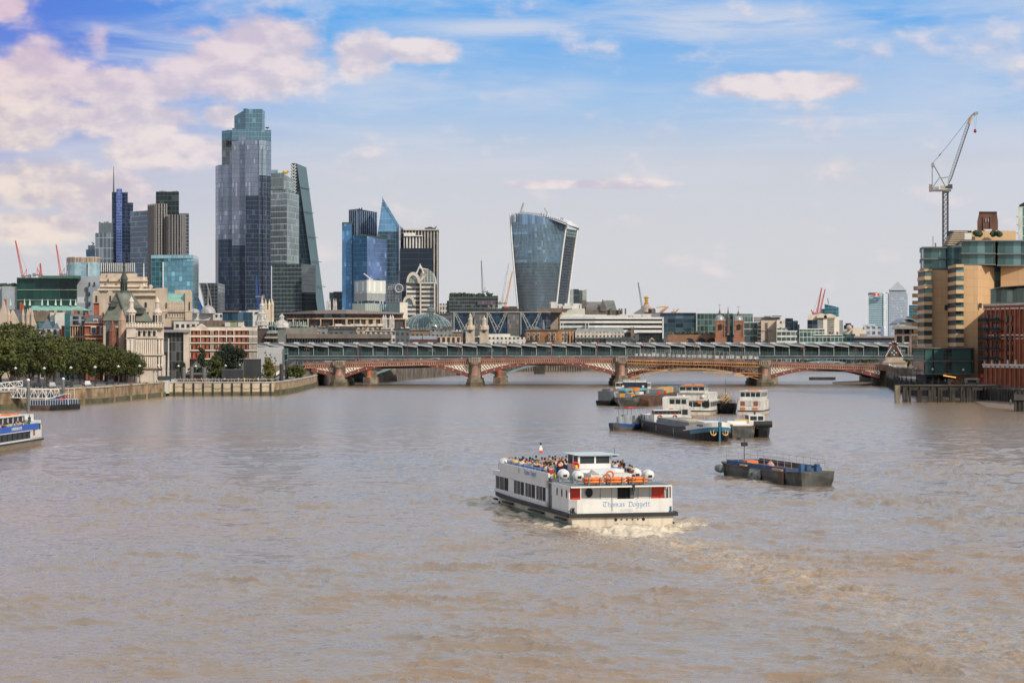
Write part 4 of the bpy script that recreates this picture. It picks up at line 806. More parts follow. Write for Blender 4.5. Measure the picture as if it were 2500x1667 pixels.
# top storeys of the front follow the curved roof line
b=MB(r);N=16;rt=lambda k:521.5+(0 if k<3 else 25.5*((k-3)/13)**1.5)
rings=[]
for f_ in (0,.5,1):
    ring=[]
    for k in range(N+1):
        z=548.5+(rt(k)-548.5)*f_;l,c,_=fl(548.5);ring.append((X(l+(c-l)*k/N,Yf),Yf+14-14*math.sin(PI*k/N),Z(z,Yf)))
    ring+=[(X(1386,Yf+30),Yf+45,Z(548.5+(rt(N)-548.5)*f_,Yf)),(X(1246,Yf+30),Yf+45,Z(548.5+(rt(0)-548.5)*f_,Yf))];rings.append(ring)
b.loft(rings);b.build('sky_storeys',GD('flare_top',(.14,.27,.45),(.16,.17,.18),du=3.2,dv=22,fu=.08,fv=.05,var=.3),r)
# fins following the flare
b=MB(r);fw=pmat('flare_fin',(.42,.45,.47),.4,.2,var=.08)
for k in range(0,41):
    q=k/40;pts=[]
    for z in rowsz+[rt(q*16)]:
        l,c,_=fl(max(z,531));pts.append((X(l+(c-l)*q,Yf),Yf+13.2-14*math.sin(PI*q)-.6,Z(z,Yf)))
    b.path(pts,.11,4)
b.build('vertical_fins',fw,r)
b=MB(r)
for idx in (0,1,2):
    pts=[]
    for z in rowsz+[[521.5,547,552][idx]]:v=fl(max(z,531))[idx];pts.append((X(v,Yf+[12,12,42][idx]),Yf+[12,12,42][idx],Z(z,Yf)))
    b.path(pts,.8,5)
b.build('edge_frame',pmat('frame_white',(.72,.72,.71),.4,var=.06),r)
b=MB(r);A=[(1246,521.5),(1262,515),(1285,512.5),(1312,515),(1340,521),(1365,527.5),(1384,533),(1399,537.5),(1408,545),(1414.5,552)]
Bk=[(1246,521.5),(1280,522.3),(1300,524.5),(1320,527.5),(1340,531),(1358,536),(1372,540.5),(1384,545),(1388,547.5),(1390,549)]
b.loft([[(X(p[0],Yf+32),Yf+40,Z(p[1],Yf)),(X(q[0],Yf-2),Yf+13-13*math.sin(PI*i/10),Z(q[1],Yf)),(X(q[0],Yf-2),Yf+14-13*math.sin(PI*i/10),Z(q[1]+2,Yf)),(X(p[0],Yf+32),Yf+44,Z(p[1]+3,Yf))]for i,(p,q)in enumerate(zip(A,Bk))]);b.build('roof',pmat('roof_shade',(.24,.25,.26),.5,.2),r)
b=MB(r)
for i in range(34):
    f_=i/33*9;k=min(8,int(f_));t_=f_-k;P0=[A[k][j]+(A[k+1][j]-A[k][j])*t_ for j in (0,1)];P1=[Bk[k][j]+(Bk[k+1][j]-Bk[k][j])*t_ for j in (0,1)]
    b.path([(X(P1[0],Yf-3),Yf+12-13*math.sin(PI*f_/10),Z(P1[1],Yf)),(X(P1[0]*.7+P0[0]*.3,Yf+8),Yf+18,Z(P1[1]*.45+P0[1]*.55-1.6,Yf)),(X(P0[0],Yf+32),Yf+39,Z(P0[1]-.8,Yf))],.45,4)
b.build('roof_ribs',MATS['frame_white'],r);b=MB(r)
for k in range(4):b.fp(rect(1249+k*2.6,1250.6+k*2.6,Yf+10-1.5*k,1),Z(541,Yf),Z(523,Yf))
b.build('bright_louvres',MATS['frame_white'],r);b=MB(r);b.path([(X(1272,Yf+20),Yf+20,Z(514,Yf)),(X(1276,Yf+20),Yf+20,Z(500,Yf)),(X(1279,Yf+20),Yf+20,Z(492,Yf))],.9,5);b.path([(X(1265,Yf+20),Yf+20,Z(519,Yf)),(X(1274,Yf+20),Yf+20,Z(512,Yf))],.5,4);b.fp(rect(1275,1279,Yf+22,3),Z(514,Yf),Z(511,Yf));b.path([(X(1337,Yf+20),Yf+20,Z(518,Yf)),(X(1329,Yf+20),Yf+20,Z(504.5,Yf))],.5,4);b.build('roof_crane',MATS['mast_grey'],r)
for px in (1320,1327,1333,1368,1372):pr(r,'roof_unit',MATS['plant_grey'],rect(px,px+3,Yf+24,3),516+(px-1320)*.24,522+(px-1320)*.24,Y=Yf)
r=tower('office_tower','grey panelled tower with a curved top just right of the flared tower','tower',1410,2000);pr(r,'facade',GD('strip_gl',(.05,.08,.09),(.34,.38,.38),du=14,dv=30,fu=.4,fv=.01,var=.3),rect(1391,1413,2000,30),706);pr(r,'facade',pmat('panel_grey',(.26,.28,.27),.6,var=.12),[(1413,2004),(1422,2000),(1432,2004),(1432,2035),(1413,2035)],[708,709,706,706,708],Y=2000)
# dark green block and its trees left of the flared tower
r=tower('office_block','dark green glass office block with a leafy roof garden left of the flared tower','office building',1155,1800)
pr(r,'facade',GD('green_dark',(.035,.05,.05),(.075,.095,.09),du=3,dv=4.2,fu=.08,fv=.3,var=.8),rect(1096,1216,1800,50),722);pr(r,'wing',MATS['green_dark'],rect(1091,1097,1805,30),734)
pr(r,'pink_storey',GD('pinkish',(.14,.09,.14),(.08,.09,.10),du=2,dv=6,fu=.35,fv=.05),rect(1166,1210,1798,3),735,744);b=MB(r)
for k in range(60):b.ball((X(1099+random.random()*104,1806),1806+random.random()*20,Z(720-random.random()*4,1800)),random.uniform(.8,2.0),6,.7,4)
b.build('roof_garden',MATS['roof_green'],r,kind='stuff')
r=tower('white_block','small white office block in the gap beside the arched stone tower','office building',1080,1900);pr(r,'facade',facade('punch_wh',(.08,.08,.09),(.52,.48,.44),du=4,dv=6,fu=.5,fv=.35,var=.3),rect(1071,1092,1900,30),741)
crane('slim dark tower crane standing alone over the roof garden block',('dk',(.06,.06,.07)),1179.5,714,1175,636.5,1850,1.4,4)
crane('white tower crane leaning right just left of the flared tower',('wh',(.55,.57,.60)),1222,742,1243,641,1820,2.2,6,thick=.45);crane('orange tower crane beside the white one left of the flared tower',('or',(.62,.30,.06)),1233,742,1251,663,1830,1.8,6,thick=.4)
crane('tallest red and white crane, over the green glass block at far left',('rd',(.50,.06,.05)),57.5,676,37.8,587.5,1400,1.6,5,thick=.4);crane('short upright red crane between the two tall red ones at far left',('rd',(.50,.06,.05)),97.7,673,98.3,643,1420,1.6,5,thick=.5)
crane('tall red crane near the copper topped rounded glass building',('rd',(.50,.06,.05)),150.5,672,137,597,1410,1.5,5,thick=.36)
crane('dark crane leaning left beside the gold topped column',('dk',(.06,.06,.07)),1569.7,752,1557.8,689.6,1700,1.7,6)
crane('red crane leaning right, the taller of the pair left of the dark slanted tower',('rd',(.50,.06,.05)),1991,776,2006,703,2600,2.4,8,thick=.7);crane('red crane, right hand one of the pair by the dark slanted tower',('rd',(.50,.06,.05)),1999,768,2014.5,706,2620,2.2,8,thick=.6);crane('small red crane low on the roofs left of the red pair',('rd',(.50,.06,.05)),1987,772,1981,756,2590,1.8,4,thick=.5)
crane('small yellow crane in front of the tallest tower with a blue mast',('bl',(.03,.08,.28)),629.5,726,626,672,1900,2.0,12,thick=.6)
# -- far right: river bend towers
r=tower('bank_tower','pale blue banded office tower with a white top storey and red hexagon sign','skyscraper',2143,5200)
hs=GD('bank_glass',(.20,.37,.43),(.58,.66,.68),du=60,dv=7.6,fu=.01,fv=.30,var=.22,metal=.3,rough=.2);b=MB(r);b.fp([(2120.5,5200),(2156,5190),(2164,5196),(2166.5,5215),(2166.5,5250),(2120.5,5260)],G,Z(724.5,5200));b.build('facade',hs,r)
b=MB(r);b.fp([(2120.5,5200),(2156,5190),(2164,5196),(2166.5,5215),(2166.5,5250),(2120.5,5260)],Z(724.5,5200),Z(714.5,5200));b.build('top_storey',pmat('bank_top',(.50,.60,.60),.4,var=.05),r);pr(r,'roof_edge',pmat('bank_edge',(.20,.13,.13),.5),rect(2120,2167,5194,50),714.2,715.2);pr(r,'plant_recess',pmat('bank_blue',(.05,.16,.30),.4),rect(2132,2149,5185,4),726.5,730.5);pr(r,'corner_strip',GD('bank_corner',(.48,.56,.58),(.66,.70,.70),du=12,dv=7.6,fu=.1,fv=.3,var=.2,metal=.1),[(2157,5187),(2164.5,5193),(2164.5,5200),(2157,5196)],716)
b=MB(r);sxx,syy=X(2140,5180),Z(719.5,5180);b.add([(sxx-3.6,5180,syy+3.6),(sxx,5180,syy),(sxx-3.6,5180,syy-3.6)],[(0,1,2)]);b.add([(sxx+3.6,5180,syy+3.6),(sxx,5180,syy),(sxx+3.6,5180,syy-3.6)],[(0,1,2)]);b.add([(sxx-3.6,5180,syy+3.6),(sxx-7.2,5180,syy),(sxx-3.6,5180,syy-3.6)],[(0,1,2)]);b.add([(sxx+3.6,5180,syy+3.6),(sxx+7.2,5180,syy),(sxx+3.6,5180,syy-3.6)],[(0,1,2)]);b.box(sxx-7.2,sxx+7.2,5180.4,5182,syy-3.4,syy+3.4);b.build('red_sign',pmat('sign_red',(.65,.05,.03),.5,var=.03),r)
b=MB(r);b.add([(sxx-3.6,5179.6,syy+3.6),(sxx+3.6,5179.6,syy+3.6),(sxx,5179.6,syy)],[(0,1,2)]);b.add([(sxx-3.6,5179.6,syy-3.6),(sxx+3.6,5179.6,syy-3.6),(sxx,5179.6,syy)],[(0,1,2)]);b.build('white_sign',white,r)
t_=text_obj('HSBC',8.5,'sign_letters',pmat('sign_dark',(.03,.07,.09),.5),r,(X(2130,5180)-r.location.x,-16,syy-r.location.z),(PI/2,0,0),.12)
r=tower('pyramid_tower','grey office tower with a pale pyramid roof, right of the banded blue tower','skyscraper',2192,5000)
cw=GD('canary',(.24,.29,.37),(.33,.38,.45),du=7,dv=8.4,fu=.35,fv=.42,var=.15,metal=.1,rough=.3);pr(r,'facade',cw,rect(2168,2216,5000,50),716.5);pr(r,'facade',cw,rect(2170.5,2213,4998,48),706.7);pr(r,'top_band',pmat('band_grey',(.44,.49,.55),.5,var=.05),rect(2172,2212,4994,44),705.5,708.5)
b=MB(r);b.prism([wp_(2173,4996),wp_(2210.5,4996),wp_(2210.5,5036),wp_(2173,5036)],Z(706,5000),Z(687,5000),top=[wp_(2191.5,5016),wp_(2192.2,5016),wp_(2192.2,5017),wp_(2191.5,5017)]);b.build('pyramid_roof',pmat('pyramid',(.38,.40,.41),.4,.3,var=.1),r)
r=tower('slanted_tower','dark teal glass tower with a top slanting down to the right behind cream buildings','tower',2030,3000);pr(r,'facade',GD('slant_teal',(.03,.11,.15),(.05,.16,.20),du=9,dv=7,fu=.08,fv=.3,var=.6),rect(2013,2046,3000,40),[742,750,750,742],Y=3000);pr(r,'side_glass',pmat('bright_teal',(.16,.45,.50),.2,.3),rect(2046,2048.5,3002,40),750);pr(r,'low_wing',MATS['slant_teal'],rect(2003,2014,3003,30),754)
b=MB(r);b.tube((X(2023,3010),3010,Z(742,3010)),(X(2020.5,3010),3010,Z(728,3010)),.6,4);b.build('roof_mast',MATS['plant_grey'],r)
r=tower('office_tower','dark teal office tower half hidden by the tan riverside building','tower',2230,3500);pr(r,'facade',MATS['slant_teal'],rect(2219,2250,3500),745);pr(r,'facade',MATS['slant_teal'],rect(2213,2250,3490),772)
# ------------------------------------------------------------------ the city between the skyline and the river
FS[:]=[1,1,.8,.6]
blk=lambda name,label,px,Y,cat='building':thing(name,label,cat,(X(px,Y),Y,G))
PANES={}
def gridwall(root,p0,p1,z0,z1,cols,rows,pw,bh,wall,glass,inset=.35,part='wall',pane='window',core=True,arch=0):
    """piers and spandrels standing proud of window panes; every pane is a window of its own"""
    L=math.hypot(p1[0]-p0[0],p1[1]-p0[1]);H_=z1-z0;cw,rh=L/cols,H_/rows;b=MB(root)
    for i in range(cols+1):b.slab(p0,p1,max(0,i*cw-pw/2),min(L,i*cw+pw/2),z0,z1,-.15,inset)
    for j in range(rows+1):b.slab(p0,p1,0,L,max(z0,z0+j*rh-bh/2),min(z1,z0+j*rh+bh/2),-.16,inset+.003)
    o=b.build(part,wall,root)
    key=(round(cw-pw,2),round(rh-bh,2),glass.name)
    if key not in PANES:
        q=MB();w_,h_=cw-pw,rh-bh;q.box(-w_/2,w_/2,-.06,.1,-h_/2,h_/2);t_=q.build(pane,glass);PANES[key]=t_.data;bpy.data.objects.remove(t_)
        # glazing bars belong to the pane's own mesh
    a=math.atan2(p1[1]-p0[1],p1[0]-p0[0]);n_=0
    for j in range(rows):
        for i in range(cols):
            if cols*rows>100:break
            u=(i+.5)*cw;w=bpy.data.objects.new(pane,PANES[key]);C.objects.link(w);w.parent=root
            w.location=Vector((p0[0]+(p1[0]-p0[0])*u/L,p0[1]+(p1[1]-p0[1])*u/L,z0+(j+.5)*rh))-Vector(root.location);w.rotation_euler=(0,0,a)
    return o
wing=glassm('window_dark',(.035,.045,.05),.08,.25)
ylw=pmat('brick_yellow',(.34,.22,.12),.85,var=.2);redb=pmat('red_brick',(.33,.092,.042),.85,var=.2,scale=.5);wst=pmat('portland_stone',(.60,.52,.44),.8,var=.15,scale=.3,streak=.25,dirt=(.28,.23,.18))
beige=pmat('beige_stone',(.50,.41,.32),.8,var=.12,scale=.2,streak=.3,dirt=(.24,.19,.15));slate=pmat('slate',(.085,.09,.10),.6,var=.25,scale=.5);copper=pmat('copper_green',(.20,.38,.31),.6,var=.2,streak=.3,dirt=(.12,.22,.18));lead=pmat('lead_roof',(.13,.14,.13),.6,var=.2)
whc=pmat('off_white_render',(.56,.55,.52),.7,var=.1)
punch=lambda n,wall,du,dv,fu,fv,**k:facade(n,(.06,.07,.075),wall,du=du,dv=dv,fu=fu,fv=fv,var=.4,metal=.2,frough=.8,lo=.12,**k)
# far left
r=blk('rounded_office','pale blue glass office with rounded corners and a copper brown top band',204,1350,'office building')
rc=[(162,1366),(165,1357),(172,1352),(182,1350),(226,1350),(236,1352),(243,1357),(245.6,1366),(245,1390),(162,1390)]
pr(r,'facade',facade('round_glass',(.22,.36,.42),(.28,.42,.48),du=9,dv=9,fu=.45,fv=.45,var=.3,metal=.35),rc,640,Y=1350);pr(r,'copper_band',facade('copper_fins',(.25,.17,.13),(.40,.29,.22),du=2.0,dv=20,fu=.5,fv=.01,var=.2,metal=.1,rough=.5),rc,629,640,Y=1350);pr(r,'roof_rim',pmat('rim_pale',(.55,.50,.46),.6),rc,627,629,Y=1350);pr(r,'white_column',whc,rect(215,217.5,1348,2),641)
r=blk('green_office','long dark green glass office block at far left with thin green roof slab',115,1150,'office building')
pr(r,'facade',facade('green_wall',(.010,.055,.045),(.015,.04,.035),du=4.6,dv=20,fu=.06,fv=.04,var=.55,rough=.12,metal=.3,big=.4),rect(41,188,1150,40),679);pr(r,'roof_slab',pmat('green_slab',(.05,.12,.09),.4),rect(41,103,1147,40),677.5,680);pr(r,'roof_slab',MATS['green_slab'],rect(100,197.5,1144,44),673,680)
for z_ in (707,732):pr(r,'transom',pmat('transom',(.30,.36,.33),.5),rect(41,188,1149.3,1),z_,z_+1.2)
pr(r,'left_panel',pmat('metal_panel',(.36,.40,.43),.5,.2,var=.08),rect(5,41,1152,30),699);pr(r,'left_panel',MATS['metal_panel'],rect(-30,6,1156,30),700)
b=MB(r)
for k in range(16):b.ball((X(2+k*2.4,1160),1160,Z(698,1160)+random.uniform(-.3,.6)),random.uniform(.9,1.7),7,m=4)
b.build('roof_garden',MATS['roof_green'],r,kind='stuff')
r=blk('grey_office','grey metal panelled block stepping down right of the green glass office',215,1160,'office building');pr(r,'wall',facade('grey_panels',(.35,.38,.42),(.25,.27,.30),du=7,dv=3.5,fu=.02,fv=.05,var=.08,metal=.1,rough=.5),rect(188,216,1160,30),675,Y=1160);pr(r,'wall',MATS['grey_panels'],rect(214,246,1163,30),673);pr(r,'low_wing',pmat('blue_grey_wall',(.24,.29,.34),.6,var=.1),rect(216,246,1157,4),696)
for (px,py)in ((216,692),(228,692),(216,716),(217,740)):pr(r,'window',wing,rect(px,px+4.5,1156,1),py-3,py+5)
r=blk('finned_plant_house','white finned rooftop block standing behind the stepped beige stone building',290,1500);pr(r,'wall',pmat('plant_blue',(.14,.20,.26),.4),rect(246,330,1500,20),644);b=MB(r)
for k in range(17):b.fp(rect(247+k*5,248.6+k*5,1498,1.5),Z(664,1500),Z(642,1500))
b.build('fins',white,r)
# stepped beige stone building
r=blk('stepped_stone_building','big stepped beige stone building behind the green slate roofs on the left',300,1050);Yb=1050
for a,c,t_,d in ((246,322,664.6,18),(262,335,665,14),(245,359.5,675,6)):pr(r,'upper_stage',beige,rect(a,c,Yb+d,40),t_,708,Y=Yb)
pr(r,'wall',beige,rect(240,382,Yb,50),707);pr(r,'cornice',pmat('stone_light',(.62,.54,.45),.8),rect(238.5,384,Yb-1.5,50),705,709);pr(r,'cornice',MATS['stone_light'],rect(244,360.5,Yb+4,40),697,700);pr(r,'cornice',MATS['stone_light'],rect(243,361,Yb+4.5,40),684,686);pr(r,'cornice',MATS['stone_light'],rect(325,384,Yb-2,50),720,722)
for (px,py)in ((264,684),(291,684)):pr(r,'window',wing,rect(px-1.6,px+1.6,Yb+3,1),py-3,py+3)
for (px,py)in ((356,744),(324,745),(338,765),(360,768)):pr(r,'window',wing,rect(px-2.5,px+2.5,Yb-.5,1),py-6,py+6)
for px in (343,366):b=MB(r);b.ball((X(px,Yb),Yb+2,Z(700,Yb)),1.1,8);b.fp(rect(px-3,px+3,Yb+1,3),Z(709,Yb),Z(703,Yb));b.build('statue_group',beige,r)
b=MB(r);b.tube((X(346,Yb),Yb+6,Z(708,Yb)),(X(346,Yb),Yb+6,Z(642,Yb)),.35,6,.2);b.build('flagpole',white,r)
for a in (226.5,262):   # small domed stone turrets
    q=blk('stone_turret','small arched stone turret %s the dark spire'%('on a brick shaft, left of' if a<230 else 'close beside'),a+8,980);w_=17 if a<230 else 14
    pr(q,'shaft',redb if a<230 else beige,rect(a+2,a+w_-1,980,8),735,Y=980);pr(q,'belfry',beige,rect(a,a+w_,979,9),714,740,Y=980);pr(q,'cap',beige,rect(a+2,a+w_-2,980,8),710.5,714,Y=980);pr(q,'window',wing,rect(a+w_*.4,a+w_*.65,978.6,1),722,737,Y=980)
# copper roofed brick terrace and things in front
r=blk('copper_roof_building','long low building with a pale green copper roof and tall pointed roof fins',150,1000);pr(r,'wall',facade('terrace_wall',(.05,.09,.09),(.25,.24,.20),du=4,dv=4,fu=.35,fv=.4),rect(70,220,1000,30),758);b=MB(r);b.prism([wp_(72,1000),wp_(224,1000),wp_(224,1030),wp_(72,1030)],Z(758,1000),Z(746,1000),top=[wp_(78,1008),wp_(190,1008),wp_(190,1022),wp_(78,1022)]);b.build('roof',copper,r)
for k,px in enumerate((26,60,73,103,117,136,149,172,185)):b=MB(r);b.prism([wp_(px-2.6,1006),wp_(px+2.6,1006),wp_(px+2.6,1008),wp_(px-2.6,1008)],Z(745,1000),Z(729,1000),top=[wp_(px-.4,1006),wp_(px+.4,1006),wp_(px+.4,1008),wp_(px-.4,1008)]);b.build('roof_fin',pmat('fin_mint',(.52,.66,.58),.5),r)
# gothic stone building far left
r=blk('gothic_building','gothic stone building with steep dark gabled roofs rising over the trees',45,760);Yg=760
pr(r,'wall',beige,rect(-30,84,Yg,25),800);pr(r,'wall',beige,rect(-30,18,Yg-4,25),765);b=MB(r);b.prism([wp_(14,Yg),wp_(64,Yg),wp_(64,Yg+20),wp_(14,Yg+20)],Z(795,Yg),Z(754,Yg),top=[wp_(20,Yg+9),wp_(64,Yg+9),wp_(64,Yg+11),wp_(20,Yg+11)]);b.build('roof',slate,r)
for a,c,t_ in ((57,86,752),(-6,22,735),(12,48,757)):
    b=MB(r);x0,x1,xm=X(a,Yg-3),X(c,Yg-3),X((a+c)/2,Yg-3);b.loft([[(x0,yq,Z(805,Yg)),(x0,yq,Z(793,Yg)),(xm,yq,Z(t_,Yg)),(x1,yq,Z(793,Yg)),(x1,yq,Z(805,Yg))]for yq in (Yg-3,Yg-1)]);b.build('gable',beige,r)
for px in (3,22,57,68,79):b=MB(r);b.tube((X(px,Yg-3),Yg-3.4,Z(800,Yg)),(X(px,Yg-3),Yg-3.4,Z(770,Yg)),.5,6);b.lathe([(.6,0),(.05,2.4)],(X(px,Yg-3),Yg-3.4,Z(770,Yg)),6);b.build('pinnacle',beige,r)
for px,yy in ((48,738),(53,742),(10,730)):pr(r,'chimney',redb,rect(px,px+6,Yg+8,3),yy)
r=blk('turret_house','small house with blue slate pyramid roofs just above the trees',120,745);pr(r,'wall',facade('house_w',(.05,.06,.07),(.48,.45,.42),du=2.2,dv=3,fu=.5,fv=.4),rect(92,150,745,15),803)
for a,c,t_ in ((100,130,778),(128,148,788)):b=MB(r);b.prism([wp_(a,745),wp_(c,745),wp_(c,757),wp_(a,757)],Z(804,745),Z(t_,745),top=[wp_((a+c)/2-2,750),wp_((a+c)/2+2,750),wp_((a+c)/2+2,752),wp_((a+c)/2-2,752)]);b.build('roof',pmat('blue_slate',(.10,.13,.17),.5,var=.2),r)
r=blk('terrace_office','brown and white flat roofed office with planted terraces behind the slate roofs',120,850,'office building');pr(r,'wall',pmat('terrace_brown',(.16,.12,.09),.7,var=.2),rect(80,128,850,20),760);pr(r,'white_block',whc,rect(122,158,848,20),763);pr(r,'wall',whc,rect(134,158,846,10),764);b=MB(r);b.fp(rect(132,138.5,842,4),Z(763,845),Z(758.5,845));b.build('yellow_box',pmat('yellow_paint'),r);pr(r,'glass',facade('terr_gl',(.03,.12,.12),(.12,.15,.14),du=2,dv=3,fu=.1,fv=.1),rect(84,132,846,5),785)
# glass fronted office with tan frames
r=blk('framed_office','modern office with tan framed windows and a tall teal glass bay over the trees',182,735,'office building');Yq=735
pr(r,'core',facade('framed_gl',(.05,.07,.09),(.12,.13,.14),du=2,dv=3.2,fu=.06,fv=.08,var=.7),rect(150,214,Yq+.5,20),796);gridwall(r,wp_(172,Yq),wp_(214,Yq),Z(850,Yq),Z(795,Yq),7,2,.35,.5,pmat('tan_frame',(.50,.32,.22),.7),wing);gridwall(r,wp_(150,Yq),wp_(158,Yq),Z(850,Yq),Z(795,Yq),1,2,.9,.5,redb,wing)
pr(r,'glass_bay',facade('teal_bay',(.04,.15,.17),(.07,.13,.15),du=3,dv=3.4,fu=.06,fv=.10,var=.6),rect(157.5,171,Yq-2,5),765);pr(r,'upper_storey',facade('upper_st',(.06,.08,.11),(.30,.33,.37),du=3,dv=8,fu=.3,fv=.05,var=.5),rect(171,206,Yq+3,12),772,794,Y=Yq);b=MB(r);b.prism([wp_(171,Yq+3),wp_(207,Yq+3),wp_(207,Yq+15),wp_(171,Yq+15)],Z(772,Yq),Z(766,Yq),top=[wp_(173,Yq+7),wp_(196,Yq+7),wp_(196,Yq+12),wp_(173,Yq+12)]);b.build('roof',lead,r)
b=MB(r);b.fp(rect(170,214.5,Yq-.7,1),Z(796.5,Yq),Z(793.5,Yq));b.build('frame_cap',MATS['tan_frame'],r);pr(r,'chimney',redb,rect(180,189,Yq+14,4),757)
# red brick gabled building
r=blk('brick_gabled_building','red brick gabled building with white arched windows beside the framed office',233,725);Yq=725
pr(r,'wall',redb,rect(207,260,Yq,18),789);b=MB(r);b.prism([wp_(207,Yq),wp_(252,Yq),wp_(252,Yq+18),wp_(207,Yq+18)],Z(787,Yq),Z(769,Yq),top=[wp_(213,Yq+7),wp_(249,Yq+7),wp_(249,Yq+11),wp_(213,Yq+11)]);b.build('roof',slate,r)
b=MB(r);x0,x1,xm=X(242,Yq),X(260,Yq),X(251,Yq);b.loft([[(x0,yq,Z(792,Yq)),(x0,yq,Z(787,Yq)),(xm,yq,Z(762,Yq)),(x1,yq,Z(787,Yq)),(x1,yq,Z(792,Yq))]for yq in (Yq-.6,Yq+1)]);b.build('gable',redb,r)
for z_ in (787,795,817,826):pr(r,'stone_band',MATS['stone_light'],rect(206.5,260.5,Yq-.8,1),z_,z_+1.4)
for a,c,t_,u_ in ((222,235,797,814),(244,249.5,797,816),(252,258,797,816),(228,239,779,785)):pr(r,'window_surround',white,rect(a,c,Yq-.9,.6),t_,u_,Y=Yq);pr(r,'window',wing,rect(a+1.4,c-1.4,Yq-1.1,.4),t_+2,u_-1.5,Y=Yq)
for px in (208,213):pr(r,'chimney',redb,rect(px,px+5,Yq+6,3),763+(px-208))
for px in (247.5,250.5,253.5):pr(r,'gable_stripe',MATS['stone_light'],rect(px,px+.9,Yq-.8,.5),772,787)
r=blk('brick_turret_building','brown brick gothic building with pointed stone turrets left of the white school',288,690);Yq=690
pr(r,'wall',pmat('brown_brick',(.20,.085,.055),.85,var=.25,scale=.5),rect(268,309,Yq,12),800);pr(r,'blue_wing',pmat('slate'),rect(258,270,Yq+8,10),785)
for px,t_ in ((275,782),(298,755)):
    b=MB(r);x=X(px,Yq-1);b.lathe([(1.25,G),(1.25,Z(t_+28,Yq)),(1.4,Z(t_+27,Yq)),(.08,Z(t_,Yq))],(x,Yq-1,0),8);b.build('turret',MATS['brown_brick']if px<280 else pmat('pink_stone',(.40,.27,.20),.8,var=.2),r)
for k,px in enumerate((281,286,291)):pr(r,'window',pmat('tracery',(.45,.33,.24),.8),rect(px,px+3,Yq-.4,.4),822-k,842)
for z_ in (808,820):pr(r,'stone_band',MATS['stone_light'],rect(268,309,Yq-.5,.5),z_,z_+1.5)
# white stone school with turrets and great slate roof
r=blk('white_stone_school','ornate white stone building with arched windows, corner turrets and big slate roof',345,672,'school building');Yq=672
pr(r,'wall',wst,rect(308,400,Yq,25),800);pr(r,'side_bay',wst,rect(309,332,Yq-1.2,4),797)
gridwall(r,wp_(334,Yq),wp_(383,Yq),Z(823,Yq),Z(806,Yq),4,1,.65,.5,wst,wing,.5);
for row,(zt_,zb2)in enumerate(((830,862),(872,896))):
    gridwall(r,wp_(334,Yq),wp_(383,Yq),Z(zb2,Yq),Z(zt_,Yq),4,1,.7,.6,wst,wing,.5);b=MB(r)
    for k in range(10):x=X(334+k*5.2,Yq-1);b.tube((x,Yq-1.2,Z(zb2+2,Yq)),(x,Yq-1.2,Z(zt_-1,Yq)),.28,8)
    for px in (312,322,389,396):x=X(px,Yq-1);b.tube((x,Yq-1.4,Z(zb2+2,Yq)),(x,Yq-1.4,Z(zt_-1,Yq)),.32,8)
    b.build('columns',pmat('column_stone',(.68,.60,.51),.8,var=.1),r)
pr(r,'window',wing,rect(388,394,Yq-.6,.5),878,892);
b=MB(r)
for k in range(4):   # arched heads
    cx=X(334+49/4*(k+.5),Yq);b.loft([[(cx+.62*math.cos(PI*j/8),Yq-.62,Z(812,Yq)+.9*math.sin(PI*j/8)),(cx+.95*math.cos(PI*j/8),Yq-.62,Z(812,Yq)+1.3*math.sin(PI*j/8)),(cx+.95*math.cos(PI*j/8),Yq-.4,Z(812,Yq)+1.3*math.sin(PI*j/8)),(cx+.62*math.cos(PI*j/8),Yq-.4,Z(812,Yq)+.9*math.sin(PI*j/8))]for j in range(9)])
b.build('arch_mouldings',MATS['column_stone'],r)
for z_,h_,d in ((797,3,1.6),(824,2.5,1.2),(864,3.5,1.6),(869,1.5,1.0),(898,2,1.2)):pr(r,'cornice',wst,rect(307.5,400.5,Yq-d,d+1),z_,z_+h_)
pr(r,'balustrade',facade('balu',(.20,.17,.14),(.62,.55,.46),du=.9,dv=1.2,fu=.5,fv=.3,metal=0,rough=.8),rect(308,400,Yq-.6,.6),788,797);pr(r,'lower_wing',wst,rect(396,404,Yq-1.5,20),868);pr(r,'plinth',wst,rect(320,402,Yq-1.8,3),905)
pr(r,'blank_side',pmat('side_render',(.50,.44,.38),.8,var=.15,streak=.4),rect(308,332,Yq-1.4,.4),826,880)
def turret(root,px,Yt,ztop,zbase,w,m_,part='turret'):
    b=MB(root);x=X(px,Yt);z0,z1=Z(zbase,Yt),Z(ztop,Yt);h_=z1-z0;rr=w
    b.lathe([(rr*1.1,z0),(rr*1.1,z0+.08*h_),(rr*.9,z0+.1*h_),(rr*.9,z0+.42*h_),(rr*1.15,z0+.45*h_),(rr*1.1,z0+.5*h_),(rr*.7,z0+.55*h_),(rr*.5,z0+.6*h_),(rr*.45,z0+.78*h_),(rr*.65,z0+.8*h_),(rr*.5,z0+.86*h_),(rr*.1,z0+.97*h_),(.03,z1)],(x,Yt,0),10)
    o=b.build(part,m_,root);b=MB(root)
    for k in range(5):a_=PI+PI*(k+.5)/5;b.tube((x+rr*.93*math.cos(a_),Yt+rr*.93*math.sin(a_),z0+.14*h_),(x+rr*.93*math.cos(a_),Yt+rr*.93*math.sin(a_),z0+.38*h_),.2,4)
    b.build('turret_openings',wing,o).location=(0,0,0);return o
turret(r,320.5,Yq+1,722,797,1.45,wst);turret(r,384,Yq+1,724,797,1.35,wst)
q=blk('slate_roofed_hall','hall under a huge grey green slate roof with dormers, behind the white stone school',310,720);Yh=720
pr(q,'wall',beige,rect(252,374,Yh,30),784);b=MB(q)
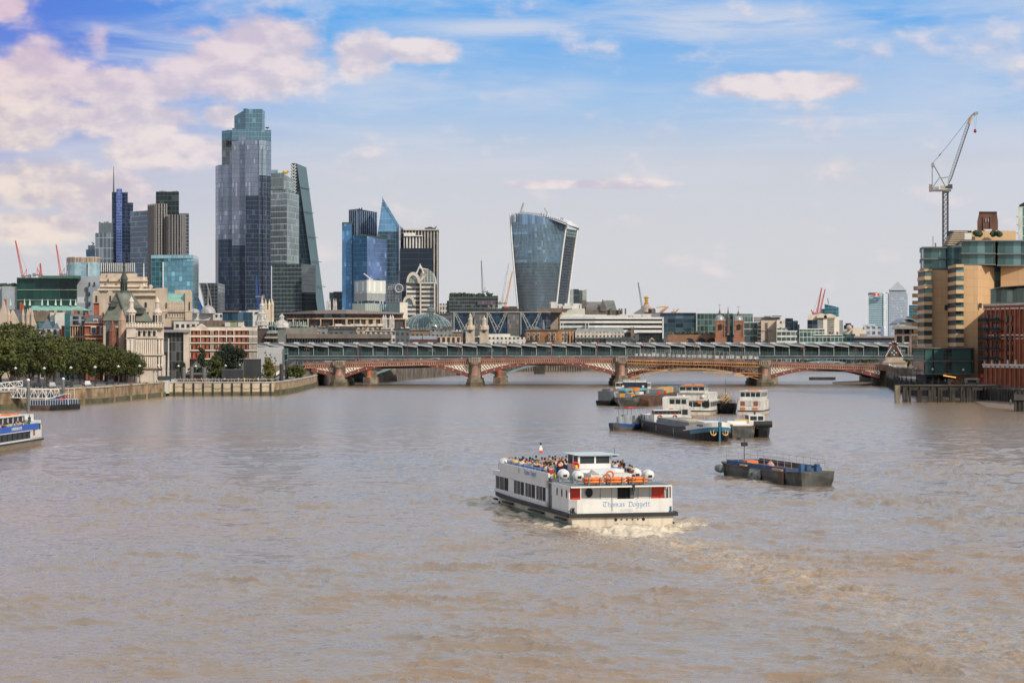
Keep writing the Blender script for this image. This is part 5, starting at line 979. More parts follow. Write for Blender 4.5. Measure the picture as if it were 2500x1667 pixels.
b.loft([[wp_(250,Yh-2)+(Z(783,Yh),),wp_(300,Yh-2)+(Z(783,Yh),),wp_(376,Yh-2)+(Z(786,Yh),),wp_(376,Yh+32)+(Z(786,Yh),),wp_(250,Yh+32)+(Z(783,Yh),)],[wp_(284.5,Yh+10)+(Z(713,Yh),),wp_(300,Yh+10)+(Z(713,Yh),),wp_(321,Yh+12)+(Z(713,Yh),),wp_(321,Yh+18)+(Z(713,Yh),),wp_(284.5,Yh+18)+(Z(713,Yh),)]]);b.build('roof',pmat('green_slate',(.13,.145,.12),.75,var=.3,scale=.25,streak=.5,dirt=(.24,.19,.11)),q)
b=MB(q);b.path([(X(284.5,Yh+9),Yh+9,Z(712,Yh)),(X(310,Yh-2),Yh-2.5,Z(783,Yh))],.25,4);b.path([(X(284.5,Yh+9),Yh+9,Z(712,Yh)),(X(250,Yh-2),Yh-2.4,Z(783,Yh))],.3,4);b.path([(X(284.5,Yh+14),Yh+14,Z(712.3,Yh)),(X(321,Yh+14),Yh+14,Z(712.3,Yh))],.35,4);b.build('roof_ridge',pmat('ridge_dark',(.07,.08,.07),.7),q)
for px,zt_,yd in ((279.5,735,4),(336,752,3),(347,752,3)):
    b=MB(q);x=X(px,Yh+yd);z=Z(zt_+14,Yh);b.box(x-.75,x+.75,Yh+yd-3.4,Yh+yd+3,z,z+1.6);b.loft([[(x-.95,yq,z+1.6),(x+.95,yq,z+1.6),(x,yq,z+2.3)]for yq in (Yh+yd-3.6,Yh+yd+3)]);do=b.build('dormer',MATS['ridge_dark'],q)
b=MB(q);x=X(302.8,Yh+14);yy=Yh+14;zz=lambda v:Z(v,Yh);b.lathe([(1.25,zz(718)),(1.2,zz(711)),(1.1,zz(710)),(1.05,zz(682)),(1.35,zz(680)),(1.25,zz(676)),(.8,zz(668)),(.6,zz(664)),(.5,zz(650)),(.7,zz(648)),(.5,zz(645)),(.15,zz(640)),(.06,zz(631))],(x,yy,0),10);so=b.build('lantern_spire',pmat('spire_copper',(.055,.075,.065),.6,.2,var=.3),q)
b=MB(q)
for k in range(5):a_=PI+PI*(k+.5)/5;b.tube((x+1.08*math.cos(a_),yy+1.08*math.sin(a_),zz(706)),(x+1.08*math.cos(a_),yy+1.08*math.sin(a_),zz(685)),.18,4)
b.build('lantern_openings',pmat('opening_dark',(.01,.012,.012),.8),so)
# beige stone palace with green roof
r=blk('green_roofed_stone_building','broad beige stone building with a green copper roof between two square towers',425,900);Yq=900
pr(r,'wall',beige,rect(383,469,Yq,30),736);pr(r,'left_tower',beige,rect(380,409,Yq-1,20),703);pr(r,'right_tower',beige,rect(452,469,Yq-1,18),712);pr(r,'right_tower',beige,rect(427,467,Yq+14,16),708)
b=MB(r);b.prism([wp_(408,Yq),wp_(456,Yq),wp_(456,Yq+14),wp_(408,Yq+14)],Z(736,Yq),Z(716,Yq),top=[wp_(410,Yq+6),wp_(449,Yq+6),wp_(449,Yq+12),wp_(410,Yq+12)]);b.build('roof',copper,r)
gridwall(r,wp_(411,Yq),wp_(453,Yq),Z(757,Yq),Z(737,Yq),7,2,.75,1.5,beige,wing,.3);gridwall(r,wp_(411,Yq),wp_(469,Yq),Z(776,Yq),Z(763,Yq),9,1,.8,1.0,beige,wing,.3)
for px,t_,u_ in ((406,739,752),(406,765,776),(462.5,737,758)):pr(r,'window',wing,rect(px-1.4,px+1.4,Yq-1.4,.5),t_,u_)
pr(r,'string_course',MATS['stone_light'],rect(383,470,Yq-1.3,1),759,761)
r=blk('arcaded_block','low white arcaded block in front of the beige stone building',440,800);pr(r,'wall',facade('arcade',(.05,.05,.05),(.55,.52,.48),du=2.0,dv=4,fu=.4,fv=.5,var=.2,metal=0,lo=.15),rect(424,486,800,12),785);pr(r,'roof',lead,rect(420,500,805,20),783)
r=blk('ribbed_shed','long low brown ribbed building behind the red and white striped one',500,850);pr(r,'wall',facade('ribs_brown',(.15,.11,.09),(.20,.15,.12),du=1.6,dv=20,fu=.2,fv=.01,var=.2,metal=0,rough=.7),rect(418,549,850,20),782)
for px,c,m_ in ((549,562,whc),(562,579,pmat('olive_box',(.27,.29,.15),.7)),(581,596,whc)):
    q=thing('roof_unit','%s box unit on the roofs above the red and white striped building'%{549:'left pale',562:'olive green',581:'right pale'}[px],'roof unit',(X(px,840),840,G));pr(q,'casing',m_,rect(px,c,840,8),784);pr(q,'lid',MATS['plant_grey'],rect(px,c,839.5,9),783,784)
# red brick building banded with white stone
r=blk('striped_brick_building','red brick building banded with white stone, four storeys of windows above the gardens',545,742);Yq=742
pr(r,'core',redb,rect(463,628,Yq+.3,20),806);pr(r,'parapet',MATS['stone_light'],rect(462.5,628,Yq-.8,22),799,807);pr(r,'roof',lead,rect(464,627,Yq,20),797)
wband=pmat('white_band',(.66,.60,.53),.7,var=.1)
for k,(zt_,zb2)in enumerate(((807,817.5),(824,835),(842,853),(861,874))):
    gridwall(r,wp_(463,Yq),wp_(606,Yq),Z(zb2,Yq),Z(zt_,Yq),13,1,.85,.2,redb,wing,.3);pr(r,'stone_band',wband,rect(462.5,628.5,Yq-.75,1),zb2+.8,zb2+5.5 if k==0 else zb2+3.5)
    b=MB(r)
    for px in ((465,490,515,520,534,553,571)if k<4 else ()):b.fp(rect(px-.9,px+.9,Yq-.9,.8),Z(zb2+.5,Yq),Z(zt_-1,Yq))
    for px in range(7):b.fp(rect(608+px*3.1,609.4+px*3.1,Yq-.9,.8),Z(zb2+.5,Yq),Z(zt_-1,Yq))
    b.build('stone_pilasters',wband,r)
for px,w_ in ((492,13),(594,6)):
    b=MB(r);b.loft([[(X(px-w_,Yq),yq,Z(799,Yq)),(X(px+w_,Yq),yq,Z(799,Yq)),(X(px,Yq),yq,Z(790 if w_>8 else 794,Yq))]for yq in (Yq-.9,Yq+1)]);b.build('pediment',MATS['stone_light'],r)
pr(r,'shop_awning',pmat('awning_red',(.35,.03,.03),.6),rect(452,482,Yq-3,3),873.5,876)
r=blk('grey_glass_office','dark grey glass office with a pale stone frame left of the striped brick building',430,735,'office building');pr(r,'facade',facade('dgrey_gl',(.05,.06,.065),(.13,.13,.125),du=1.4,dv=3.3,fu=.14,fv=.06,var=.6,metal=.3),rect(399,449,735,25),806);pr(r,'stone_frame',wst,rect(448,463,734,25),806);pr(r,'roof_beam',pmat('beam_grey',(.24,.23,.22),.7),rect(399,463,733,26),805,811);pr(r,'blue_box',pmat('ink_blue',(.02,.018,.06),.5),rect(399,422,740,10),798,806)
b=MB(r)
for s_ in (0,3):b.path([(X(409+s_,726),726,G),(X(411.7,726),726,Z(826,726))],.16,4)
b.build('flag_frame',MATS['stripe_white'],r)
# white domed and low buildings behind
r=blk('domed_building','low white building with a small grey dome and tall finial',508,1400);pr(r,'wall',whc,rect(470,545,1400,30),765);b=MB(r);b.lathe([(5,0),(4.8,1.2),(4.2,2.8),(3,4.2),(1.4,5.1),(.5,5.6),(.35,7),(.1,15)],(X(508,1400),1400,Z(765,1400)),14);b.build('dome',pmat('dome_grey',(.33,.32,.33),.5),r);pr(r,'wing',facade('wing_w',(.08,.08,.09),(.50,.48,.44),du=3,dv=4,fu=.5,fv=.5),rect(520,545,1396,5),767);b=MB(r);b.lathe([(3.5,0),(3,1.6),(1.4,2.6),(.05,3)],(X(475,1396),1396,Z(764,1396)),12);b.build('small_dome',MATS['dome_grey'],r)
r=blk('blue_glass_pavilion','low dark blue glass block with slanted roof lights at the foot of the tallest tower',580,1250,'office building');pr(r,'facade',facade('pav_blue',(.035,.09,.15),(.05,.08,.11),du=3,dv=5,fu=.06,fv=.06,var=.5),rect(543,617,1250,30),762);pr(r,'roof',pmat('brown_roof',(.13,.11,.10),.7),rect(543,584,1249,30),758,762);pr(r,'roof_lights',facade('rl',(.10,.16,.24),(.45,.48,.5),du=4,dv=3,fu=.3,fv=.1),rect(584,606,1252,20),759,762)
r=blk('white_box_building','small white block with one dark window behind the white church spire',620,1350);pr(r,'wall',whc,rect(606,634,1350,20),757);pr(r,'window',wing,rect(623,629,1349,1),762,765)
r=blk('pinnacled_church_tower','cream stone church tower crowned by four tall pinnacles with gilded tips',657,1150,'church');Yc=1150;ct=pmat('church_cream',(.58,.48,.36),.8,var=.15)
pr(r,'tower',ct,rect(647,667,Yc,9),756)
for px,dd in ((648.5,0),(665.2,0),(653.5,8),(660,8)):
    b=MB(r);b.lathe([(.75,Z(800,Yc)),(.75,Z(745,Yc)),(.9,Z(744,Yc)),(.12,Z(731,Yc)),(.05,Z(729,Yc))],(X(px,Yc),Yc+dd,0),8);b.build('pinnacle',ct,r)
r=blk('white_church_spire','slim tiered white stone church spire against the dark skyscraper',639,1050,'church');Yc=1050;grst=pmat('grey_white_stone',(.46,.44,.41),.8,var=.3,scale=.8)
b=MB(r);b.lathe([(3.4,Z(795,Yc)),(3.4,Z(785,Yc)),(2.4,Z(782,Yc)),(2.2,Z(768,Yc)),(2.5,Z(766,Yc)),(1.4,Z(760,Yc)),(1.3,Z(748,Yc)),(1.5,Z(746,Yc)),(.7,Z(740,Yc)),(.5,Z(732,Yc)),(.05,Z(722,Yc))],(X(640,Yc),Yc,0),8);b.build('spire',grst,r);b=MB(r)
for k in range(8):a_=k*PI/4;b.tube((X(640,Yc)+2.6*math.cos(a_),Yc+2.6*math.sin(a_),Z(784,Yc)),(X(640,Yc)+1.7*math.cos(a_),Yc+1.7*math.sin(a_),Z(760,Yc)),.3,4)
b.build('buttresses',grst,r);pr(r,'tower',grst,rect(629,651,Yc,8),790)
r=blk('domed_turret','small round ribbed dome with a white pointed cap among the roofs',688,900);b=MB(r);b.lathe([(3.2,Z(800,900)),(3.1,Z(793,900)),(2.5,Z(787,900)),(1.3,Z(782,900)),(.9,Z(781,900)),(.9,Z(775,900)),(1.3,Z(774,900)),(.1,Z(766,900)),(.04,Z(763,900))],(X(688,900),900,0),12);b.build('dome',grst,r);pr(r,'base',lead,rect(678,698,898,8),797)
r=blk('green_roof_terrace','row of dark green roof structures with white posts on the low roofs',718,960);pr(r,'screen',facade('gr_terr',(.03,.11,.09),(.35,.40,.38),du=1.6,dv=2.4,fu=.15,fv=.25,var=.8),rect(655,752,960,15),786);b=MB(r)
for k in range(18):b.fp(rect(660+k*5,661.2+k*5,957,1),Z(794,957),Z(random.uniform(781,786),957))
b.build('posts',whc,r)
# bronze office
r=blk('bronze_office','long low bronze and glass office with tall stone piers under a flat brown roof',840,1250,'office building');Yq=1250;bz=pmat('bronze',(.095,.07,.06),.5,.4,var=.15);sand=pmat('sandstone',(.52,.37,.24),.8,var=.1)
pr(r,'core',facade('bronze_gl',(.07,.07,.07),(.07,.05,.045),du=2.2,dv=12,fu=.35,fv=.05,var=.7,metal=.3),[(700,1262),(770,1252),(845,Yq),(992,Yq+12),(992,Yq+50),(700,Yq+50)],777,Y=Yq)
pr(r,'upper_storey',facade('bronze_up',(.045,.05,.06),(.10,.075,.065),du=2.4,dv=6.5,fu=.4,fv=.12,var=.6,metal=.35),[(690,1264),(770,1252),(845,Yq+1),(984,Yq+12),(984,Yq+45),(690,Yq+45)],763,778,Y=Yq)
pr(r,'upper_glass',facade('blue_up',(.05,.09,.14),(.03,.04,.05),du=5,dv=7,fu=.06,fv=.05,var=.6),[(790,Yq+.2),(843,Yq-1),(843,Yq+3),(790,Yq+5)],765,775,Y=Yq);pr(r,'roof',pmat('roof_brown',(.22,.18,.17),.5,var=.1),[(688,1262),(768,1248),(845,Yq-4),(986,Yq+8),(986,Yq+45),(688,Yq+45)],[763,758,756,763,760,762],766,Y=Yq)
b=MB(r)
for px,w_ in ((783,2.5),(814,2),(846,5),(864,2),(880,3),(896,7),(914,8),(930,3),(990,2.5),(752,3),(716,3)):
    yy=Yq-2 if px<850 else Yq+(px-845)*.08-1.5;b.fp([(px-w_/2,yy),(px+w_/2,yy),(px+w_/2,yy+3),(px-w_/2,yy+3)],G,Z(777,Yq))
b.build('stone_piers',sand,r);b=MB(r);b.fp([(700,1261),(770,1250),(845,Yq-2.5),(992,Yq+10),(992,Yq+13),(845,Yq),(770,1253),(700,1264)],Z(779,Yq),Z(776.3,Yq));b.build('stone_string',sand,r)
for px in (800,805,815,820):b=MB(r);b.lathe([(.7,0),(.6,5),(.05,8)],(X(px,1300),1300,Z(760,1300)),6);b.build('roof_finial',grst,r)
r=blk('church_tower','square grey stone church tower with clustered corner pinnacles before the bronze office',947,1080,'church');Yc=1080;pr(r,'tower',grst,rect(934,961,Yc,10),800)
for px in (936,941,953,958.5):b=MB(r);b.lathe([(.9,Z(802,Yc)),(.85,Z(782,Yc)),(.95,Z(780,Yc)),(.05,Z(768,Yc))],(X(px,Yc),Yc+1,0),8);b.build('pinnacle',grst,r)
pr(r,'window',wing,rect(943,948,Yc-.4,.5),805,811)
r=blk('glass_dome_building','wide ribbed glass dome over a shopping centre between bronze office and black block',1045,1350);Yc=1350;cx=X(1040,Yc);rx_=X(1101,Yc)-cx
b=MB(r);prof=[(rx_,G),(rx_,Z(805,Yc))]+[(rx_*math.cos(t*PI/2/8),Z(805,Yc)+(Z(765,Yc)-Z(805,Yc))*math.sin(t*PI/2/8))for t in range(1,8)]+[(.5,Z(765,Yc))]
b.lathe(prof,(cx,Yc+rx_,0),36,sy=.8);b.build('dome',facade('dome_gl',(.11,.17,.17),(.20,.24,.23),du=3,dv=2.4,fu=.07,fv=.10,var=.3),r,smooth=True);b=MB(r)
for k in range(14):a_=PI+PI*k/13;b.path([(cx+(rr_+.2)*math.cos(a_),Yc+rx_+.8*(rr_+.2)*math.sin(a_),z_+.2)for rr_,z_ in prof[1:]],.2,4)
b.build('dome_ribs',pmat('rib_pale',(.30,.34,.34),.5),r)
b=MB(r);b.ball((X(1052,Yc-2),Yc-2,Z(759,Yc)),2.6,10);b.fp(rect(1046,1058,Yc-4,8),Z(775,Yc),Z(757,Yc));b.build('lantern',facade('lant',(.08,.14,.14),(.25,.28,.26),du=1.5,dv=1.5,fu=.2,fv=.2),r)
# the braced black office
r=blk('braced_office','long dark office with blue glass bays crossed by white V shaped bracing',1222,1400,'office building');Yq=1400
lv=facade('louvre_panel',(.10,.10,.10),(.15,.145,.14),du=1.2,dv=2.7,fu=.05,fv=.12,var=.2,metal=.1,rough=.5);bg_=facade('braced_blue',(.022,.06,.11),(.025,.045,.065),du=2.0,dv=3.4,fu=.08,fv=.08,var=.6)
pr(r,'core',bg_,rect(1100,1322,Yq+1,40),763);pr(r,'core',facade('navy_grid',(.02,.03,.06),(.16,.19,.24),du=3.4,dv=4,fu=.08,fv=.07),rect(1322,1344,Yq+2,38),762)
for a,c in ((1100,1108),(1157,1189),(1239,1271)):pr(r,'louvre_bay',lv,rect(a,c,Yq-.4,4),763)
wbr=pmat('brace_pale',(.30,.31,.31),.5)
for a,c in ((1108,1160),(1189,1239),(1271,1322)):
    b=MB(r);m_=(a+c)/2;zt_,zb2=Z(763,Yq),Z(812,Yq)
    for s_,e_ in ((a+1,m_-4),(c-1,m_+4)):
        b.tube((X(s_,Yq),Yq-1,zt_),(X(e_,Yq),Yq-1,zb2),.34,4);s2=s_+(3.5 if s_<m_ else -3.5);b.tube((X(s2,Yq),Yq-1,zt_),(X(e_+(6 if s_<m_ else -6),Yq),Yq-1,zb2+2),.32,4)
    for f_ in (.25,.5,.75):b.tube((X(a+(m_-a)*f_,Yq),Yq-1,zt_+(zb2-zt_)*f_),(X(a+4.5+(m_-a)*f_,Yq),Yq-1,zt_+(zb2-zt_)*f_+2),.25,4);b.tube((X(c-(c-m_)*f_,Yq),Yq-1,zt_+(zb2-zt_)*f_),(X(c-4.5-(c-m_)*f_,Yq),Yq-1,zt_+(zb2-zt_)*f_+2),.25,4)
    b.tube((X(a,Yq),Yq-1,zt_),(X(a,Yq),Yq-1,G),.5,4);b.build('v_bracing',wbr,r)
pr(r,'roof_edge',wbr,rect(1099,1344,Yq-1.4,4),761,763);b=MB(r)
for k in range(16):x=1180+k*6.5;b.tube((X(x,Yq),Yq+5,Z(759,Yq)),(X(x+3.2,Yq),Yq+5,Z(754.5,Yq)),.25,4);b.tube((X(x+3.2,Yq),Yq+5,Z(754.5,Yq)),(X(x+6.5,Yq),Yq+5,Z(759,Yq)),.25,4)
b.tube((X(1180,Yq),Yq+5,Z(759,Yq)),(X(1280,Yq),Yq+5,Z(759,Yq)),.35,4);b.tube((X(1180,Yq),Yq+5,Z(754.5,Yq)),(X(1280,Yq),Yq+5,Z(754.5,Yq)),.35,4);b.build('roof_truss',MATS['plant_dark'],r)
pr(r,'roof_deck',pmat('plant_dark'),rect(1228,1262,Yq+8,10),748,760);pr(r,'orange_unit',pmat('orange_unit',(.42,.08,.03),.6),rect(1231,1243,Yq+6,2),748.5,752);pr(r,'plant_house',MATS['terrace_brown'],rect(1312,1372,Yq+20,12),752,763);plant(r,1183,1228,742,762,Yq+10,6);plant(r,1318,1420,736,752,Yq+22,16,whc);plant(r,1198,1232,748,756,Yq+10,5)
r=blk('pale_box_building','plain pale block with a pinkish left end, right of the braced office',1395,1430);pr(r,'left_end',facade('pink_panels',(.36,.28,.23),(.28,.24,.21),du=1.5,dv=3,fu=.10,fv=.08,var=.12,metal=0,rough=.7),rect(1344,1367,1430,30),753);pr(r,'wall',pmat('pale_wall',(.52,.52,.47),.6,var=.06),rect(1366,1428,1431,30),753);pr(r,'strip',sand,rect(1366,1373,1429,3),754);pr(r,'lower',pmat('lower_wall',(.42,.40,.34),.7),rect(1373,1426,1429,3),770,775)
r=blk('white_banded_office','long white office building with three continuous dark window bands',1495,1385,'office building');Yq=1385
pr(r,'core',facade('band_win',(.035,.05,.06),(.05,.06,.065),du=2,dv=4,fu=.06,fv=.05,var=.4),rect(1367,1620,Yq+1.2,30),775)
for k,(t_,u_)in enumerate(((774,779),(783.5,789),(794.5,800.5),(805.5,812))):pr(r,'white_band',pmat('band_white',(.62,.62,.60),.6,var=.05,streak=.15),[(1367,Yq),(1453,Yq-6),(1620,Yq),(1620,Yq+3),(1367,Yq+3)],t_,u_,Y=Yq)
pr(r,'roof',whc,rect(1370,1526,Yq+4,25),770,775);plant(r,1375,1590,766,774,Yq+6,24,whc)
for px in (1368,1374,1429,1436):pr(r,'white_pier',MATS['band_white'],rect(px,px+1.4,Yq-7,3),788,809)
pr(r,'right_end',MATS['band_white'],rect(1617,1620.5,Yq-.5,4),774)
r=blk('grey_hall_church','long grey roofed church with gabled transepts right of the flared tower',1472,1460,'church');Yq=1460;gw=pmat('church_grey',(.17,.17,.155),.8,var=.15)
pr(r,'wall',gw,rect(1431,1470,Yq,25),749);pr(r,'wall',pmat('church_brown',(.13,.105,.095),.8,var=.2),rect(1424,1520,Yq-2,20),757);b=MB(r);b.prism([wp_(1431,Yq),wp_(1470,Yq),wp_(1470,Yq+24),wp_(1431,Yq+24)],Z(749,Yq),Z(736,Yq),top=[wp_(1431,Yq+10),wp_(1470,Yq+10),wp_(1470,Yq+14),wp_(1431,Yq+14)]);b.build('roof',gw,r)
b=MB(r);b.prism([wp_(1473,Yq-2),wp_(1506,Yq-2),wp_(1506,Yq+24),wp_(1473,Yq+24)],Z(757,Yq),Z(733,Yq),top=[wp_(1475,Yq+5),wp_(1499,Yq+5),wp_(1499,Yq+18),wp_(1475,Yq+18)]);b.build('roof',pmat('church_green',(.14,.16,.14),.7,var=.2),r)
b=MB(r);b.loft([[(X(1465,Yq),yq,Z(760,Yq)),(X(1465,Yq),yq,Z(748,Yq)),(X(1471.6,Yq),yq,Z(730.5,Yq)),(X(1479,Yq),yq,Z(750,Yq)),(X(1479,Yq),yq,Z(760,Yq))]for yq in (Yq-3,Yq+1)]);b.build('gable',MATS['church_brown'],r);pr(r,'tower',MATS['church_brown'],rect(1422,1432,Yq+2,8),733)
for px in (1489,1510,1516,1525):pr(r,'chimney',MATS['church_brown'],rect(px,px+4,Yq-4,3),753)
# stone spires
for px,t_,nm in ((1148,762,'left'),(1182,769,'right')):
    r=blk('stone_church_spire','%s of the two small tiered stone spires in front of the braced office'%nm,px,1352,'church');Yc=1352;sp=pmat('spire_stone',(.46,.39,.31),.8,var=.2)
    pr(r,'tower',sp,rect(px-11,px+11,Yc,9),803);b=MB(r);b.lathe([(3.0,Z(805,Yc)),(2.5,Z(797,Yc)),(1.6,Z(795,Yc)),(1.4,Z(782,Yc)),(1.8,Z(781,Yc)),(1.0,Z(776,Yc)),(.7,Z(t_+9,Yc)),(.9,Z(t_+8,Yc)),(.3,Z(t_+4,Yc)),(.04,Z(t_,Yc))],(X(px,Yc),Yc+1,0),8);so=b.build('spire',sp,r);pr(r,'window',wing,rect(px-3,px+3,Yc-.5,.6),806,812)
    for s_ in (-9,9):b=MB(r);b.lathe([(.7,0),(.7,1.5),(.05,3)],(X(px+s_,Yc),Yc+1,Z(803,Yc)),6);b.build('corner_urn',sp,r)
# low roofs behind the station canopy
low=[('low_office','long low concrete roofed office with a strip of windows behind the station canopy, left',792,950,648+112,956,817,'conc'),('low_office','stepped brown office with a glazed corner left of the long concrete one',660,945,627,700,808,'brown'),('white_terrace','low white terrace with small dark openings behind the canopy, centre left',1215,1362,1148,1284,823,'white'),('brown_brick_block','brown brick block with white windows rising behind the station canopy',1343,1366,1283,1403,804,'brick'),
       ('mansard_terrace','pale stone terrace with a grey mansard roof below the white banded office',1460,1370,1404,1524,812,'stone'),('arched_brick_station','long low brown brick station wall with dark arched openings',1690,1376,1630,1748,817,'arch'),('red_barrel_sheds','dark red low building with two grey barrel roofs behind the canopy',1030,1115,955,1068,826,'barrel'),('pink_pier_building','low pink stone building with five dark bays behind the canopy',1095,1215,1065,1125,822,'bays')]
for nm,lb_,px,Yq,a,c,t_,kind in low:
    r=blk(nm,lb_,px,Yq)
    if kind=='conc':
        cg=pmat('brown_concrete',(.17,.145,.125),.85,var=.15,scale=.2,streak=.3);pr(r,'roof_slab',cg,[(a-60,Yq-3),(c,Yq-3),(c,Yq+25),(a-60,Yq+25)],815,826);pr(r,'wall',cg,rect(c-80,c,Yq-1,20),826);gridwall(r,wp_(a-60,Yq),wp_(c-78,Yq),Z(838,Yq),Z(826,Yq),28,1,.35,.4,pmat('mullion_pale',(.34,.34,.31),.6),wing,.3);pr(r,'core',pmat('core_dark2',(.05,.055,.055),.6),rect(a-60,c-78,Yq+.6,18),826)
        plant(r,700,760,802,816,Yq+8,7,MATS['sandstone']);pr(r,'parapet',pmat('parapet_grey',(.20,.19,.17),.8),rect(690,775,Yq+6,12),800)
    elif kind=='brown':
        pr(r,'wall',pmat('dark_brown_brick',(.075,.055,.05),.85,var=.2),rect(a,652,Yq,20),806);pr(r,'wall',facade('steps_gl',(.05,.08,.08),(.30,.27,.24),du=1.5,dv=4.6,fu=.1,fv=.35,var=.5),rect(650,697,Yq-2,20),811);pr(r,'ledge',pmat('ledge',(.34,.29,.25),.8),rect(646,697,Yq-4,4),822,826);pr(r,'ledge',MATS['ledge'],rect(652,697,Yq-4,4),811,814)
    elif kind=='white':
        pr(r,'wall',facade('wh_terr',(.05,.06,.06),(.55,.52,.48),du=2.6,dv=3.6,fu=.5,fv=.45,var=.4,metal=.1),rect(a,c,Yq,15),823);pr(r,'roof',whc,rect(1190,1246,Yq+4,8),815);plant(r,a,c,818,824,Yq+5,12,whc)
    elif kind=='brick':
        bb=pmat('tan_brick',(.30,.155,.075),.85,var=.15,scale=.3);pr(r,'wall',bb,[(a,Yq+5),(1364,Yq),(c,Yq+10),(c,Yq+30),(a,Yq+30)],806,Y=Yq);pr(r,'parapet',lead,[(a-.5,Yq+4),(1364,Yq-1),(c+.5,Yq+9),(c,Yq+30),(a,Yq+30)],803.5,806,Y=Yq)
        for py in (813,823):
            for p_ in (1288,1301,1313,1339,1351,1372,1380):pr(r,'window',pmat('sash_white',(.50,.52,.50),.5),rect(p_,p_+5,Yq-1.0 if p_<1364 else Yq+2,3),py,py+7.5,Y=Yq);pr(r,'pane',wing,rect(p_+.8,p_+4.2,Yq-1.2 if p_<1364 else Yq+1.8,2.9),py+1,py+6.5,Y=Yq)
        b=MB(r)
        for k in range(5):b.fp(rect(1368+k*7.5,1370+k*7.5,Yq+3-.3,2),G,Z(808,Yq))
        b.build('pilasters',sand,r);b=MB(r);b.prism([wp_(1296,Yq+8),wp_(1322,Yq+8),wp_(1322,Yq+20),wp_(1296,Yq+20)],Z(803.5,Yq),Z(796,Yq),top=[wp_(1308,Yq+13),wp_(1310,Yq+13),wp_(1310,Yq+15),wp_(1308,Yq+15)]);b.lathe([(1.2,0),(1,3),(.1,6)],(X(1327,Yq),Yq+12,Z(803,Yq)),8);b.build('roof',lead,r)
    elif kind=='stone':
        pr(r,'wall',facade('stone_win',(.07,.07,.08),(.50,.43,.36),du=2.4,dv=3.2,fu=.55,fv=.4,var=.5,metal=.1),rect(a,c,Yq,15),811);b=MB(r);b.prism([wp_(a,Yq),wp_(c,Yq),wp_(c,Yq+15),wp_(a,Yq+15)],Z(811,Yq),Z(802,Yq),top=[wp_(a+5,Yq+3),wp_(c-3,Yq+3),wp_(c-3,Yq+12),wp_(a+5,Yq+12)]);b.build('roof',pmat('mansard',(.22,.24,.23),.6,var=.2),r);plant(r,a,c,797,804,Yq+6,12,lead);pr(r,'balcony_strip',MATS['grey_blue_steel'],rect(a,c+20,Yq-5,5),823,826)
    elif kind=='arch':
        bb=pmat('station_brick',(.235,.125,.075),.85,var=.2,scale=.3);pr(r,'wall',bb,rect(a,c,Yq,20),817)
        for p_ in (1675,1703,1730):b=MB(r);cx=X(p_+8,Yq);b.loft([[(cx+3.2*math.cos(PI*j/10),yq,Z(835,Yq)+2.6*math.sin(PI*j/10))for j in range(11)]for yq in (Yq-.4,Yq+.3)]);b.build('arch_opening',pmat('opening_dark'),r)
        pr(r,'low_wall',bb,rect(1618,1680,Yq-6,6),829);b=MB(r)
        for k in range(40):b.ball((X(random.uniform(1632,1745),Yq+8),Yq+random.uniform(3,15),Z(815,Yq)+random.uniform(-.2,1.4)),random.uniform(.5,1.5),6,.8,4)
        b.build('roof_planting',pmat('planting',(.07,.075,.04),.9,var=.5),r,kind='stuff')
    elif kind=='barrel':
        pr(r,'wall',pmat('oxblood',(.09,.04,.04),.8,var=.2),rect(a,c,Yq,15),828)
        for p0_,p1_ in ((998,1030),(1032,1066)):b=MB(r);x0,x1=X(p0_,Yq),X(p1_,Yq);b.loft([[(xx,Yq+6-6*math.cos(PI*j/8),Z(828,Yq)+1.7*math.sin(PI*j/8))for j in range(9)]for xx in (x0,x1)]);b.build('barrel_roof',pmat('barrel_grey',(.26,.29,.31),.4,.4,var=.08),r)
    else:
        gridwall(r,wp_(a,Yq),wp_(c,Yq),Z(838,Yq),Z(822,Yq),5,1,1.2,.8,pmat('pink_render',(.50,.36,.28),.8),wing,.4);pr(r,'core',MATS['core_dark2'],rect(a,c,Yq+.4,12),823)
r=blk('pink_gable_house','small pink gabled roof peeking over the station canopy',1592,1362);b=MB(r);b.loft([[(X(1583,1362),yq,G),(X(1583,1362),yq,Z(834,1362)),(X(1592,1362),yq,Z(824,1362)),(X(1603,1362),yq,Z(834,1362)),(X(1603,1362),yq,G)]for yq in (1362,1372)]);b.build('wall',MATS['pink_render'],r);pr(r,'glass',MATS['core_dark2'],rect(1589,1595,1361.5,.5),828)
